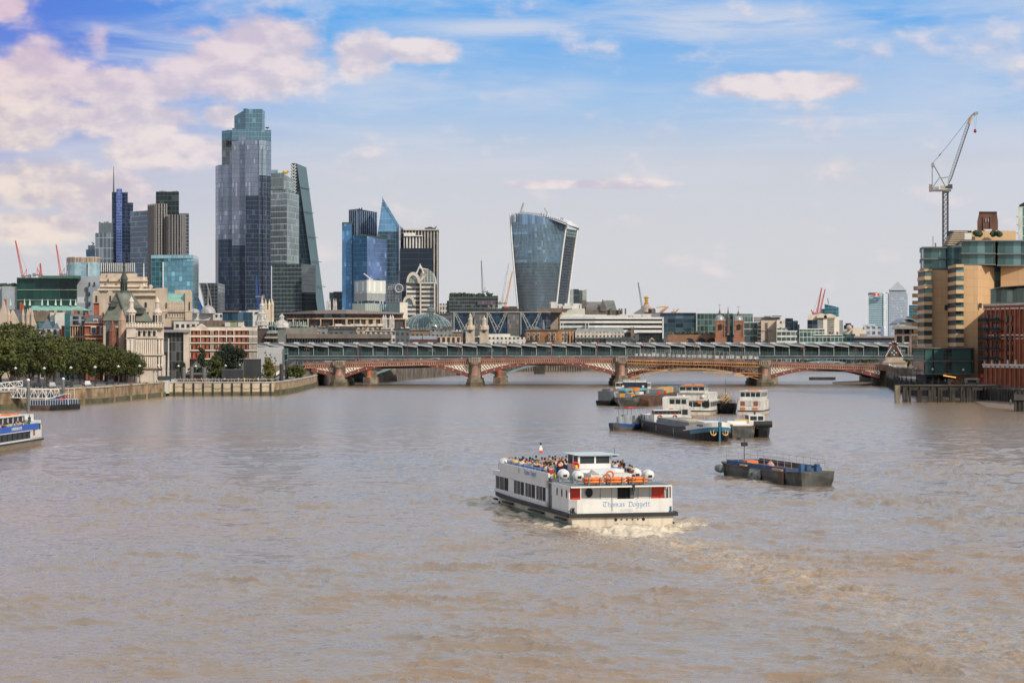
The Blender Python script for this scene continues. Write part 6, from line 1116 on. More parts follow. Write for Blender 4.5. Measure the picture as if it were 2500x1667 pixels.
# roofs clutter rows in the middle distance, each its own building
rr=random.Random(11)
kinds=['white','grey','brown','cream','slate']
cols_={'white':(.50,.48,.45),'grey':(.22,.22,.22),'brown':(.20,.14,.10),'cream':(.46,.36,.27),'slate':(.10,.115,.125)}
for k,(a,c,t_,Yq,kd,ds)in enumerate([(627,700,800,1000,'slate','long flat slate grey roof right of the striped brick building'),(756,800,797,1020,'grey','grey low building with roof clutter below the bronze office, left'),(800,870,800,1030,'slate','dark green windowed low block under the pale sloping roof'),(802,935,794,1070,'cream','long pale sloping cream roof directly below the bronze office'),(872,893,802,1000,'cream','small cream cube building below the bronze office'),(890,965,806,1010,'white','white balustraded low roof left of the square church tower'),(962,1000,800,1060,'slate','dark low block right of the square church tower'),
                                       (1000,1050,804,1180,'brown','low brown roofs in front of the glass dome, left part'),(1050,1105,800,1240,'grey','low grey roofs in front of the glass dome, right part'),(1088,1130,808,1300,'brown','brown roof with trees before the stone spires'),(1125,1146,824,1356,'brown','small red brown house at the left foot of the stone spires'),(1060,1100,765,1500,'slate','dark blue glass block behind the glass dome'),(1524,1560,812,1375,'slate','teal grey low office right of the mansard terrace'),(1540,1548,800,1370,'brown','thin brown brick house beside the dark trees'),(1480,1545,826,1352,'slate','long dark low roof under the mansard terrace'),
                                       (1748,1775,822,1366,'slate','blue and white low shed between the two brick towers, front'),(1772,1806,816,1380,'slate','dark blue shed between the two brick towers'),(748,780,806,1005,'cream','sand coloured flat block with small windows, left of centre')]):
    r=blk('low_building',ds,(a+c)/2,Yq);m_=punch('lowb_%s'%kd,cols_[kd],2.4,3.2,.5,.4)
    pr(r,'wall',m_,rect(a,c,Yq,18),t_+3);pr(r,'roof',pmat('lowroof_%s'%kd,tuple(v*.9 for v in cols_[kd]),.8,var=.25),rect(a-.5,c+.5,Yq-.6,19),t_+1.5,t_+3);plant(r,a,c,t_-4,t_+2,Yq+2,max(3,int((c-a)/5)),[whc,MATS['plant_grey'],MATS['plant_dark']][k%3])
# monument column and things round it
r=thing('monument_column','stone column top with a gilded flaming urn rising over the roofs','monument',(X(1578,1500),1500,G));Yc=1500;b=MB(r);b.lathe([(4.2,G),(4.2,Z(764,Yc)),(5.2,Z(762,Yc)),(4.0,Z(760,Yc)),(3.6,Z(752,Yc)),(2.2,Z(746,Yc)),(1.6,Z(742,Yc)),(.8,Z(741,Yc))],(X(1578,Yc),Yc,0),12);b.build('shaft',pmat('monument_stone',(.36,.28,.23),.8),r)
b=MB(r);b.lathe([(1.0,Z(742,Yc)),(1.6,Z(739,Yc)),(.8,Z(736,Yc)),(1.4,Z(733,Yc)),(.9,Z(730,Yc)),(1.9,Z(727,Yc)),(1.2,Z(724,Yc)),(.1,Z(722.5,Yc))],(X(1578,Yc),Yc,0),10);b.build('gilded_urn',pmat('gold',(.75,.42,.06),.35,.7,var=.1),r)
r=blk('sloping_roofed_block','grey block with a long sloping roof at the foot of the gilded column',1575,1450);b=MB(r);b.prism([wp_(1547,1450),wp_(1612,1450),wp_(1612,1475),wp_(1547,1475)],G,[Z(765,1450)]*4);b.prism([wp_(1547,1450),wp_(1573,1450),wp_(1573,1475),wp_(1547,1475)],Z(765,1450),[Z(764.5,1450),Z(748,1450),Z(748,1450),Z(764.5,1450)]);b.build('wall',pmat('slope_grey',(.20,.20,.21),.7),r);plant(r,1573,1606,752,765,1455,9,MATS['church_brown'])
r=thing('gangway_crane','orange and white raised crane boom above the blue glass office','crane',(X(1612,1600),1600,G));b=MB(r);b.tube((X(1612,1600),1600,G),(X(1612,1600),1600,Z(763,1600)),.9,5);b.build('mast',whc,r);b=MB(r);b.tube((X(1612,1600),1600,Z(763,1600)),(X(1631,1600),1600,Z(748,1600)),1.3,4,.7);b.build('boom',pmat('boom_orange',(.62,.30,.18),.5),r);b=MB(r);b.tube((X(1602,1600),1600,Z(750.5,1600)),(X(1630,1600),1600,Z(748,1600)),.35,4);b.build('upper_boom',MATS['yellow_paint'],r)
crane('tiny orange crane further right above the blue glass office',('or',(.62,.30,.06)),1648,763,1657,754,1600,.9,3,thick=.4)
bgx=facade('blue_pixel',(.06,.11,.15),(.04,.07,.085),du=5.5,dv=3.1,fu=.04,fv=.12,var=.8,metal=.45)
r=blk('blue_patchwork_office','long blue glass office with a patchwork of lighter panes right of the white banded office',1660,1480,'office building');pr(r,'facade',bgx,rect(1552,1699,1480,30),764.5);pr(r,'roof_edge',MATS['plant_dark'],rect(1551,1699,1478,30),763.5,765.5)
r=blk('green_glass_office','long green grey glass office behind the two brick station towers',1768,1490,'office building');pr(r,'facade',facade('grn_long',(.05,.095,.09),(.15,.22,.20),du=2.8,dv=4.2,fu=.12,fv=.14,var=.6,metal=.35),rect(1699,1790,1490,30),765);pr(r,'facade',facade('grn_pale',(.16,.23,.22),(.24,.31,.29),du=2,dv=4,fu=.15,fv=.12,var=.3),rect(1790,1838,1486,30),766);pr(r,'mast',whc,rect(1700.5,1702,1478,2),752)
# brick station towers
for px,t_,dm,nm in ((1758.5,742,768,'left'),(1804,746,770,'right')):
    r=blk('brick_tower','%s of the two brick station towers with grey domes and thin spires'%nm,px,1364,'tower');Yc=1364;tb=pmat('tower_brick',(.27,.125,.075),.85,var=.15,scale=.4)
    pr(r,'shaft',tb,rect(px-11.5,px+11.5,Yc,8),794,Y=Yc);pr(r,'belfry',tb,rect(px-12.2,px+12.2,Yc-.5,9),783,794,Y=Yc);pr(r,'cornice',pmat('tower_stone',(.36,.24,.17),.8),rect(px-13,px+13,Yc-1,10),781,783.5,Y=Yc);pr(r,'base',tb,rect(px-13,px+13.5,Yc-1,10),823,Y=Yc)
    for s_ in (-11.4,8.6):pr(r,'corner_pilaster',tb,rect(px+s_,px+s_+2.8,Yc-.7,1),785,Y=Yc)
    b=MB(r);cx=X(px,Yc);zd=Z(781,Yc);hh=Z(dm,Yc)-zd;b.lathe([(3.1*math.cos(k*PI/2/6)+.02,zd+hh*math.sin(k*PI/2/6))for k in range(7)],(cx,Yc+4,0),14);b.build('dome',pmat('dome_lead',(.32,.34,.36),.45,.3,var=.1),r,smooth=True)
    b=MB(r);b.lathe([(1.05,zd+hh-.2),(1.0,zd+hh+.7),(.75,zd+hh+1.0),(.12,Z(t_+12,Yc)),(.05,Z(t_,Yc))],(cx,Yc+4,0),8);b.box(cx-1,cx+1,Yc+3.9,Yc+4.1,Z(t_+3,Yc),Z(t_+2.3,Yc));b.build('spire',pmat('spire_dark',(.10,.07,.06),.6),r)
    b=MB(r);w_=1.05;zz0,zz1=Z(804,Yc),Z(795,Yc);b.loft([[(cx-w_,yq,zz0),(cx+w_,yq,zz0),(cx+w_,yq,zz1)]+[(cx+w_*math.cos(PI*j/8),yq,zz1+w_*math.sin(PI*j/8))for j in range(1,8)]+[(cx-w_,yq,zz1)]for yq in (Yc-.8,Yc+.2)]);b.build('arched_window',MATS['opening_dark'],r)
r=blk('thin_spire','thin dark spire standing between the two brick station towers',1777.5,1400,'spire');b=MB(r);b.lathe([(1.1,G),(1.1,Z(776,1400)),(1.2,Z(775,1400)),(.5,Z(765,1400)),(.04,Z(747,1400))],(X(1777.5,1400),1400,0),8);b.build('spire',MATS['spire_dark'],r);pr(r,'base',MATS['tower_brick'],rect(1772,1782,1402,5),800)
# right of the towers
r=blk('grey_banded_office','grey glass office with thin pale floor lines right of the brick towers',1838,1420,'office building');pr(r,'facade',facade('gb_off',(.06,.09,.09),(.40,.42,.41),du=4,dv=4.4,fu=.05,fv=.14,var=.4),rect(1816,1849,1420,30),786);pr(r,'stair_side',facade('gb_side',(.12,.14,.14),(.56,.55,.53),du=20,dv=2.6,fu=.01,fv=.5),rect(1849,1858,1418,20),785)
r=blk('beige_slab_tower','beige stone slab tower with narrow window slits right of the brick towers',1878,1400);pr(r,'wall',pmat('slab_beige',(.52,.42,.33),.8,var=.08,streak=.15),rect(1858,1897,1400,30),782);b=MB(r)
for k in range(9):
    for p_ in (1869,1872.5):b.fp(rect(p_,p_+1.6,1399.4,.6),Z(788+k*5.4+3.6,1400),Z(788+k*5.4,1400))
b.build('window_slits',wing,r);pr(r,'band',pmat('slab_band',(.30,.24,.20),.8),rect(1858,1885,1399.4,1),806,808);pr(r,'roof_deck',MATS['plant_grey'],rect(1840,1905,1425,20),774,784);b=MB(r);b.fp(rect(1865,1882,1422,3),Z(773.5,1422),Z(771.6,1422));b.fp(rect(1884,1908,1422,3),Z(772.5,1422),Z(770.6,1422));b.build('roof_canopies',MATS['plant_dark'],r)
r=blk('white_stepped_office','pale office stepping down in white bands right of the beige slab tower',1920,1385,'office building');wsb=facade('step_bands',(.06,.11,.11),(.56,.55,.52),du=3,dv=3.5,fu=.1,fv=.36,var=.5);pr(r,'upper',punch('step_up',(.52,.47,.42),3.4,4,.6,.5),rect(1896,1917,1392,20),781);pr(r,'facade',wsb,rect(1896,1923,1385,20),801);pr(r,'facade',wsb,rect(1896,1946,1378,20),807)
r=blk('navy_glass_office','dark navy glass blocks stepping down behind the white banded office',1935,1500,'office building');ng=facade('navy',(.015,.03,.05),(.03,.05,.07),du=4,dv=4,fu=.1,fv=.15,var=.8);pr(r,'facade',ng,rect(1917,1936,1500,20),777);pr(r,'facade',ng,rect(1936,1948,1498,20),783);pr(r,'facade',ng,rect(1946,1952,1496,20),792)
r=blk('cream_vaulted_building','tall cream and white building with curved gable tops below the red cranes',2015,1700);Yq=1700;cr=pmat('cream_render',(.62,.54,.42),.8,var=.1)
pr(r,'dark_facade',ng,rect(1971,1996,Yq-2,20),781);pr(r,'grey_wing',pmat('grey_wing',(.19,.22,.22),.6),rect(1996,2010,Yq-2,20),781);pr(r,'upper',cr,rect(1972,2014,Yq+4,20),768);pr(r,'wall',pmat('bright_cream',(.72,.67,.58),.7,var=.05),rect(2010,2049,Yq,20),773)
pr(r,'grey_wing',MATS['grey_wing'],rect(2048,2058,Yq+2,20),782)
for a,c,t_ in ((1994,2018,765),(2011,2040,766)):b=MB(r);b.loft([[(X(a,Yq),yq,Z(776,Yq)),(X(a,Yq),yq,Z(771,Yq))]+[(X(a+(c-a)*j/8,Yq),yq,Z(771-(771-t_)*math.sin(PI*j/8),Yq))for j in range(1,8)]+[(X(c,Yq),yq,Z(771,Yq)),(X(c,Yq),yq,Z(776,Yq))]for yq in (Yq-1.5,Yq+15)]);b.build('curved_gable',cr,r)
b=MB(r)
for k in range(7):b.fp(rect(2021,2037,Yq-.7,.6),Z(783+k*5.5,Yq),Z(780+k*5.5,Yq))
b.build('windows',pmat('cream_window',(.20,.19,.15),.6),r)
r=blk('teal_grid_office','long low teal glass office with white frame grid on the right bank of the skyline',2005,1420,'office building');Yq=1420;tg=facade('teal_grid',(.06,.13,.13),(.46,.48,.44),du=2.6,dv=3.5,fu=.12,fv=.16,var=.7);pr(r,'facade',tg,rect(1951,2013,Yq,25),802);pr(r,'facade',tg,rect(1951,2062,Yq-3,25),816);pr(r,'roof_edge',pmat('edge_cream',(.60,.56,.48),.6),rect(1951,2013,Yq-1,2),802,804.5);pr(r,'roof_edge',MATS['edge_cream'],rect(1985,2057,Yq-4,2),816,818.5);plant(r,2015,2050,809,817,Yq+5,6,MATS['plant_dark'])
r=blk('dark_teal_block','low dark teal block right of the white framed grid office',2070,1440,'office building');pr(r,'facade',facade('dk_teal',(.03,.07,.08),(.05,.08,.085),du=3,dv=3,fu=.1,fv=.2,var=.6),rect(2055,2088,1440,20),815)
r=blk('cream_warehouse','cream gabled riverside buildings left of the banded bank tower',2090,1800);
for a,c,t_ in ((2064,2082,803),(2080,2112,800)):b=MB(r);b.loft([[(X(a,1800),yq,G),(X(a,1800),yq,Z(t_+6,1800)),(X((a+c)/2,1800),yq,Z(t_,1800)),(X(c,1800),yq,Z(t_+6,1800)),(X(c,1800),yq,G)]for yq in (1800-(a>2070)*3,1830)]);b.build('gabled_wall',cr,r)
b=MB(r);b.ball((X(2073,1798),1798,Z(800,1800)),2.4,8);b.build('cupola',MATS['pink_render'],r)
r=blk('navy_block','small stepped navy block standing above the cream gabled buildings',2071,2100);pr(r,'wall',ng,rect(2060,2083,2100,20),794);pr(r,'top',ng,rect(2064,2078,2105,12),789)
r=blk('white_punched_office','long white office with rows of small square windows in front of the bank tower',2128,2400,'office building');pr(r,'facade',facade('wh_punch',(.10,.12,.15),(.44,.46,.50),du=6.2,dv=6.4,fu=.42,fv=.45,var=.3,metal=.1),rect(2110,2150,2400,30),797);pr(r,'upper',MATS['wh_punch'],rect(2106,2137,2410,30),792);pr(r,'blue_end',pmat('blue_end',(.16,.22,.34),.5),rect(2150,2158,2405,20),797)
r=blk('viaduct_building','long low dark flat roofed building just above the canopy at right',2130,1390);pr(r,'wall',pmat('viaduct_dark',(.05,.06,.075),.6),rect(2087,2186,1390,15),824);pr(r,'roof',pmat('viaduct_roof',(.24,.22,.21),.7),rect(2085,2187,1388,18),820,824.5);pr(r,'roof_box',pmat('plant_grey'),rect(2099,2117,1392,6),815,820)
r=blk('arch_roofed_building','riverside building with a curved grey roof behind the tan block, left of it',2208,1000);Yq=1000;pr(r,'wall',facade('arch_b',(.04,.05,.055),(.20,.14,.11),du=3.5,dv=5,fu=.3,fv=.2,var=.5),rect(2184,2240,Yq,20),802);pr(r,'eaves',pmat('eave_grey',(.24,.23,.21),.7),rect(2178,2240,Yq-3,25),795.5,803)
b=MB(r);b.loft([[(X(2190+56*j/10,Yq),yq,Z(790-14*math.sin(PI*(j/10)),Yq))for j in range(11)]+[(X(2246-56*j/10,Yq),yq,Z(793-14*math.sin(PI*(1-j/10)),Yq))for j in range(11)]for yq in (Yq,Yq+20)]);b.build('curved_roof',pmat('curved_roof_grey',(.20,.23,.25),.5,.3),r);pr(r,'clerestory',whc,rect(2196,2240,Yq+3,12),786,796)
# ------------------------------------------------------------------ right bank buildings
FS[:]=[1,1,1,1]
tan=facade('tan_cladding',(.61,.40,.215),(.34,.22,.13),du=5.2,dv=2.52,fu=.012,fv=.022,var=.05,metal=0,rough=.7,frough=.8,tilt=.002)
lv2=facade('louvre_dark',(.045,.047,.05),(.10,.10,.10),du=.3,dv=30,fu=.25,fv=.01,var=.2,metal=.2,rough=.5);tealw=facade('teal_window',(.07,.17,.18),(.10,.12,.12),du=2.2,dv=1.3,fu=.04,fv=.04,var=.5,metal=.35)
r=blk('riverside_hotel','tall stepped tan and glass building rising over the right bank promenade',2370,650);Ya,Yb2=652,636
pr(r,'wall',tan,[(2243,668),(2257,Ya+1),(2314,Ya),(2320,690),(2248,690)],659,848,Y=Ya);pr(r,'wall',tan,[(2316,652),(2334,Yb2+1),(2387,Yb2),(2427,648),(2427,690),(2320,690)],648,Y=Yb2);pr(r,'wall',tan,[(2443,646),(2570,640),(2570,690),(2443,690)],651,Y=646)
pr(r,'glass_strip',tealw,[(2426,650),(2444,650),(2444,660),(2426,660)],650,Y=650)
def bays(pa,pb_,pc,y0,dy,h_,Yc,Yside):
    for k in range(9):
        t_=y0+dy*k;pr(r,'tan_band',tan,[(pa-1.5,Yside-1),(pb_,Yc-2),(pc,Yc-2),(pc,Yc),(pb_,Yc),(pa-1.5,Yside+2)],t_+h_,t_+dy,Y=Yc)
        pr(r,'louvre',lv2,[(pa,Yside),(pb_-1,Yc-1.2),(pb_-1,Yc),(pa,Yside+2)],t_,t_+h_,Y=Yc);pr(r,'window',tealw,rect(pb_,pc,Yc-.9,1),t_,t_+h_,Y=Yc)
bays(2241,2257,2276,663,20.6,11.5,Ya-.5,666);bays(2315,2334,2353,653,21.4,12,Yb2-.5,651)
pr(r,'tan_band',tan,[(2240,664),(2257,Ya-2.5),(2276,Ya-2.5),(2276,Ya),(2243,668)],658,663,Y=Ya);pr(r,'tan_band',tan,[(2314,650),(2334,Yb2-2.5),(2353,Yb2-2.5),(2353,Yb2),(2316,652)],646,653,Y=Yb2)
for px,t_ in ((2306,745),(2390,740)):pr(r,'window',wing,rect(px,px+7,(Ya if px<2350 else Yb2)-.4,.5),t_,t_+12)
for k in range(9):pr(r,'balcony',tan,rect(2227 if k%3 else 2230,2243,667,4),699+k*17.6,708+k*17.6,Y=667)
# glazed upper storeys
pg=facade('penthouse_gl',(.06,.125,.13),(.08,.09,.09),du=2.3,dv=30,fu=.06,fv=.01,var=.75,metal=.4,rough=.08);gm=pmat('zinc',(.15,.16,.165),.5,.4)
for a,c,Yc,t_,u_ in ((2247,2345,655,606,658),(2340,2430,640,590,648),(2428,2560,644,590,650)):
    mid=(t_+u_)/2;pr(r,'glazing',pg,[(a,Yc+8),(a+8,Yc),(c,Yc),(c,Yc+30),(a,Yc+30)],t_,u_,Y=Yc)
    for z_ in (t_-3,mid-1,u_-3):pr(r,'eaves',gm,[(a-2,Yc+8),(a+6,Yc-1.5),(c+1,Yc-1.5),(c+1,Yc+31),(a-2,Yc+31)],z_,z_+3,Y=Yc)
pr(r,'glazing',pg,[(2312,654),(2348,640),(2350,660)],600,655,Y=645);pr(r,'terrace_wall',tan,rect(2362,2480,655,20),564,588,Y=655);pr(r,'terrace_rail',MATS['off_white_render'],rect(2355,2372,648,3),570,586,Y=650)
for a,c in ((2383,2400),(2424,2446)):b=MB(r);[b.ball((X(random.uniform(a,c),650),650+random.random()*3,Z(571,650)+random.uniform(-.3,.6)),.7,6,m=4)for _ in range(14)];b.build('roof_shrub',MATS['roof_green'],r)
sl=pmat('slat_tan',(.40,.32,.23),.7,var=.1)
for k in range(7):pr(r,'roof_slat',sl,[(2300+k*3.2,660),(2313+k*2.6,655),(2372,655),(2372,675),(2305+k*3,675)],596-k*5.2,599.5-k*5.2,Y=655)
pr(r,'slat_core',pmat('core_brown',(.07,.055,.045),.8),[(2312,662),(2322,657),(2372,657),(2372,675),(2318,675)],563,602,Y=657);pr(r,'roof_mast',MATS['mast_grey'],rect(2276.5,2279,660,1),577,604);pr(r,'roof_mast',MATS['plant_grey'],rect(2282,2286,661,1),593,604);plant(r,2340,2475,556,566,656,12,whc)
# dark glass podium
pd=facade('podium_curtain',(.045,.065,.065),(.12,.14,.14),du=.9,dv=1.0,fu=.10,fv=.10,var=.3,metal=.3);Yp=632;pr(r,'podium',pd,[(2229,668),(2256,Yp+1),(2378,Yp),(2378,660),(2232,680)],849,915,Y=Yp)
pw=facade('podium_pane',(.05,.13,.12),(.03,.035,.035),du=2.8,dv=20,fu=.05,fv=.01,var=.9,metal=.3)
for t_,u_ in ((853,879),(884,911)):
    for a,c in ((2258,2275),(2280,2303),(2323,2376)):pr(r,'podium_window',pw,rect(a,c,Yp-.8,.8),t_,u_,Y=Yp)
for t_ in (848,880,911):pr(r,'podium_beam',gm,[(2228,666),(2256,Yp-1.3),(2379,Yp-1.3),(2379,Yp+2),(2229,668)],t_,t_+3,Y=Yp)
pr(r,'undercroft',pmat('undercroft',(.02,.02,.022),.8),[(2236,668),(2262,642),(2376,640),(2376,660),(2240,680)],914);pr(r,'warm_sign_strip',pmat('sign_warm',(.85,.42,.10),.5,em=1.2),[(2303,630),(2334,628),(2334,629),(2303,631)],[915,920,920,915],[917.5,922.5,922.5,917.5],Y=630)
r=thing('banner','tall red banner on the tan wall beside the promenade','banner',(X(2397,625),625,G));pr(r,'cloth',pmat('banner_red',(.45,.035,.02),.7),rect(2392,2403,625,.4),911,934);b=MB(r);b.fp(rect(2394,2401,624.8,.1),Z(921,625),Z(915,625));b.build('pattern',pmat('banner_mark',(.60,.20,.12),.7),r)
r=thing('banner','narrow yellow banner just right of the tall red banner','banner',(X(2405,625),625,G));pr(r,'cloth',pmat('banner_yellow',(.62,.36,.03),.7),rect(2403.5,2406.5,625,.4),911,933)
r=thing('food_van','cream food van with an open serving hatch on the promenade','van',(X(2373,610),610,G));pr(r,'body',pmat('van_cream',(.58,.50,.36),.5),rect(2356.5,2390,610,3),925,938);pr(r,'roof',MATS['edge_cream'],rect(2355.5,2391,609.6,4),924,926.5);pr(r,'hatch',pmat('hatch_dark',(.03,.05,.06),.5),rect(2362,2384,609.8,.2),928,935)
for px in (2361,2385):b=MB(r);b.tube((X(px,610),609.9,G+.35),(X(px,610),610.2,G+.35),.35,10);b.build('wheel',MATS['black_hull'],r)
r=blk('brown_brick_tower','dark brown tapering brick tower top rising behind the tan riverside building',2411,900,'tower');tbk=pmat('dark_tower_brick',(.13,.06,.04),.85,var=.25,scale=.2);b=MB(r);Yq=900;b.prism([wp_(2386,Yq),wp_(2436.5,Yq),wp_(2436.5,Yq+12),wp_(2386,Yq+12)],G,Z(540,Yq));b.prism([wp_(2386,Yq),wp_(2436.5,Yq),wp_(2436.5,Yq+12),wp_(2386,Yq+12)],Z(540,Yq),Z(518,Yq),top=[wp_(2391,Yq),wp_(2433,Yq),wp_(2433,Yq+12),wp_(2391,Yq+12)]);b.build('shaft',tbk,r);pr(r,'cap',pmat('cap_brown',(.10,.07,.06),.8),rect(2390,2434,Yq-.6,13),516.5,519)
for px in (2406,2412):pr(r,'slit_window',MATS['stripe_cream'],rect(px,px+1.6,Yq-.5,.6),534,542)
pr(r,'pilaster',pmat('cap_brown'),rect(2400,2402,Yq-.6,1),530);pr(r,'pilaster',MATS['cap_brown'],rect(2417,2419,Yq-.6,1),530)
r=blk('glass_tower_edge','white framed teal glass tower cut off by the right edge of the picture',2500,760,'tower');pr(r,'facade',facade('edge_tower',(.08,.22,.22),(.50,.52,.48),du=14,dv=3.4,fu=.12,fv=.05,var=.4),rect(2485,2560,760,20),505);pr(r,'crown',pmat('crown_dark',(.04,.05,.055),.5),[(2488,762),(2500,760),(2560,760),(2560,780),(2488,780)],[500,494,494,494,500],506,Y=760)
for k in range(4):pr(r,'side_rail',MATS['off_white_render'],rect(2482,2487,762,2),528+k*20,529.5+k*20)
# brick wharf building with balconies
r=blk('brick_wharf','orange red brick wharf building with black balconies and white stone bands at the right edge',2460,590);Yq=590;obk=pmat('orange_brick',(.30,.085,.035),.8,var=.2,scale=.4)
pr(r,'wall',pmat('brick_dark',(.15,.05,.03),.85,var=.2),[(2409,Yq+3),(2560,Yq-25),(2560,640),(2409,640)],748,Y=Yq);p0,p1=wp_(2407,Yq+2),wp_(2560,Yq-26);L=math.hypot(p1[0]-p0[0],p1[1]-p0[1])
b=MB(r);u=0;k=0
while u<L:b.slab(p0,p1,u,u+(.75 if k%2 else .4),G,Z(752,Yq),-.2,.6+.3*(k%2));u+=1.15;k+=1
b.build('brick_piers',obk,r)
for (t_,u_,d,m_)in ((742,747,.9,MATS['stone_light']),(747,753,.7,obk),(753,756.5,.9,wband),(817,820,.8,wband),(888,892,1.1,wband),(892,897,.9,wband),(826,828,.7,wband)):
    b=MB(r);b.slab(p0,p1,-.2,L,Z(u_,Yq),Z(t_,Yq),-.3,d);b.build('stone_band',m_,r)
for k in range(5):b=MB(r);b.slab(p0,p1,.5+k*3.75,1+k*3.75,Z(892,Yq),Z(878,Yq),.6,1.0);b.build('stone_finial',wband,r)
for row in range(5):
    t_=776+row*23.3
    for a,w_ in ((-1,4.4),(4.4,5.3)):
        b=MB(r);b.slab(p0,p1,a,a+w_,Z(t_+9.5,Yq),Z(t_+8,Yq),.4,2.0);q_=a
        while q_<=a+w_:b.slab(p0,p1,q_,q_+.07,Z(t_+8,Yq),Z(t_,Yq),1.93,2.0);q_+=.3
        b.slab(p0,p1,a,a+w_,Z(t_+.8,Yq),Z(t_,Yq),1.9,2.03);b.slab(p0,p1,a+.1,a+w_-.1,Z(t_+7.5,Yq),Z(t_+3,Yq),1.6,1.9);b.build('balcony',dkiron,r)
        for q_ in (a+.9,a+2.6):b=MB(r);b.slab(p0,p1,q_,q_+1.0,Z(t_+8,Yq),Z(t_-7,Yq),.55,.95);b.build('window',wing,r)
for row in range(5):
    for q_ in (11.2,13.4):b=MB(r);b.slab(p0,p1,q_,q_+.8,Z(787+row*23.3,Yq),Z(772+row*23.3,Yq),.55,.98);b.build('window',wing,r)
b=MB(r);b.prism([wp_(2418,Yq),wp_(2560,Yq-20),wp_(2560,Yq),wp_(2418,Yq+12)],Z(742,Yq),Z(706,Yq));b.build('rooftop_glass',facade('roof_gl',(.08,.12,.10),(.25,.30,.27),du=2.2,dv=4.5,fu=.04,fv=.04,var=.8),r);b=MB(r);b.prism([wp_(2414,Yq-6),wp_(2445,Yq-8),wp_(2560,Yq-24),wp_(2560,Yq),wp_(2430,Yq+4)],[Z(709,Yq),Z(703,Yq),Z(700,Yq),Z(700,Yq),Z(706,Yq)],[Z(708,Yq),Z(702,Yq),Z(698,Yq),Z(698,Yq),Z(705,Yq)]);b.build('roof_canopy',pmat('mesh_canopy',(.22,.22,.21),.5),r)
pr(r,'roof_umbrella',MATS['off_white_render'],rect(2418,2438,Yq+2,3),714,722,Y=Yq)
# big luffing crane on the right
Yc=780;r=thing('luffing_crane','tall grey lattice luffing crane with red hook block above the tan building','crane',(X(2309,Yc),Yc,G));cgm=pmat('crane_dark_steel',(.075,.07,.07),.5,.3);cgl=pmat('crane_light_steel',(.28,.29,.29),.5,.3)
xl,xr,zt_=X(2303.5,Yc),X(2315,Yc),Z(469,Yc);b=MB(r)
for x in (xl,xr):
    for yy in (Yc,Yc+1.7):b.tube((x,yy,G),(x,yy,zt_),.16,4)
z=Z(600,Yc)
while z<zt_-.5:
    z2=min(zt_,z+1.75);b.tube((xl,Yc,z),(xr,Yc,z2),.08,4);b.tube((xr,Yc,z),(xl,Yc,z2),.08,4);b.tube((xl,Yc,z2),(xr,Yc,z2),.1,4);b.tube((xl,Yc+1.7,z),(xr,Yc+1.7,z2),.07,4);z=z2
b.build('mast',cgm,r);pr(r,'slewing_deck',pmat('crane_deck2',(.17,.16,.15),.6),rect(2270,2322,Yc-.4,2.6),463,467,Y=Yc);pr(r,'slewing_ring',cgm,rect(2300,2317,Yc-.2,2.2),466,471,Y=Yc);pr(r,'counterweight',pmat('counterweight',(.22,.19,.18),.7),rect(2268,2275,Yc-.6,3),450.5,467.5,Y=Yc);pr(r,'cab',pmat('cab_dark',(.04,.05,.06),.4),rect(2314,2325.5,Yc-1,2),450.5,461,Y=Yc);pr(r,'winch',cgl,rect(2278,2292,Yc,1.5),456,463,Y=Yc);pr(r,'winch',sand,rect(2296,2318,Yc,1.5),453.5,460,Y=Yc)
b=MB(r);T=lambda p,q,yy=Yc+.6:(X(p,Yc),yy,Z(q,Yc));b.tube(T(2276.8,462),T(2276.8,400),.16,4);b.tube(T(2281,404),T(2308,453),.2,4);b.tube(T(2279,455),T(2295,433),.14,4);b.tube(T(2299,435),T(2316,432),.16,4);b.fp(rect(2273.5,2281,Yc,1.4),Z(408,Yc),Z(398,Yc));b.build('a_frame',cgl,r)
P0,P1=Vector(T(2316,448)),Vector(T(2371,284));n_=Vector((1,0,.30)).normalized()*.62;b,b2=MB(r),MB(r);N=26;dd=P1-P0
f_=lambda t:min(1,.35+t*8)*min(1,.55+(1-t)*4)
for i in range(N):
    t0,t1=i/N,(i+1)/N;A0,A1=P0+dd*t0-n_*f_(t0),P0+dd*t1-n_*f_(t1);B0,B1=P0+dd*t0+n_*f_(t0),P0+dd*t1+n_*f_(t1);b.tube(A0,A1,.09,4);b2.tube(B0,B1,.17,4);b.tube(A0,B1,.07,4);b.tube(B0,A0,.06,4)
b.build('jib',cgl,r);b2.build('jib_chord',cgm,r);b=MB(r);b.tube(T(2366,302),T(2373,284),.55,4);b.build('jib_tip_plate',sand,r);b=MB(r);b.tube(T(2371,283),T(2380,277),.25,4);b.prism([(X(2379,Yc),Yc),(X(2388,Yc),Yc),(X(2388,Yc),Yc+1.2),(X(2379,Yc),Yc+1.2)],[Z(284,Yc),Z(280,Yc),Z(280,Yc),Z(284,Yc)],[Z(274,Yc),Z(272,Yc),Z(272,Yc),Z(274,Yc)]);b.build('jib_head',cgl,r)
b=MB(r);b.path([T(2278,398),T(2295,379),T(2317,352),T(2343,319),T(2369,285)],.07,4);b.tube(T(2294,380),T(2297,376),.22,5);b.build('luffing_ropes',cgm,r);b=MB(r);b.tube(T(2379,283),T(2381,317),.035,3);b.tube(T(2385.5,284),T(2382.5,317),.035,3);b.build('hoist_rope',cgm,r);b=MB(r);b.tube(T(2381.5,316),T(2381.5,325),.5,8,.12);b.ball(T(2381.5,321),.62,8,.7);b.build('hook_block',pmat('hook_red',(.30,.02,.03),.5),r)

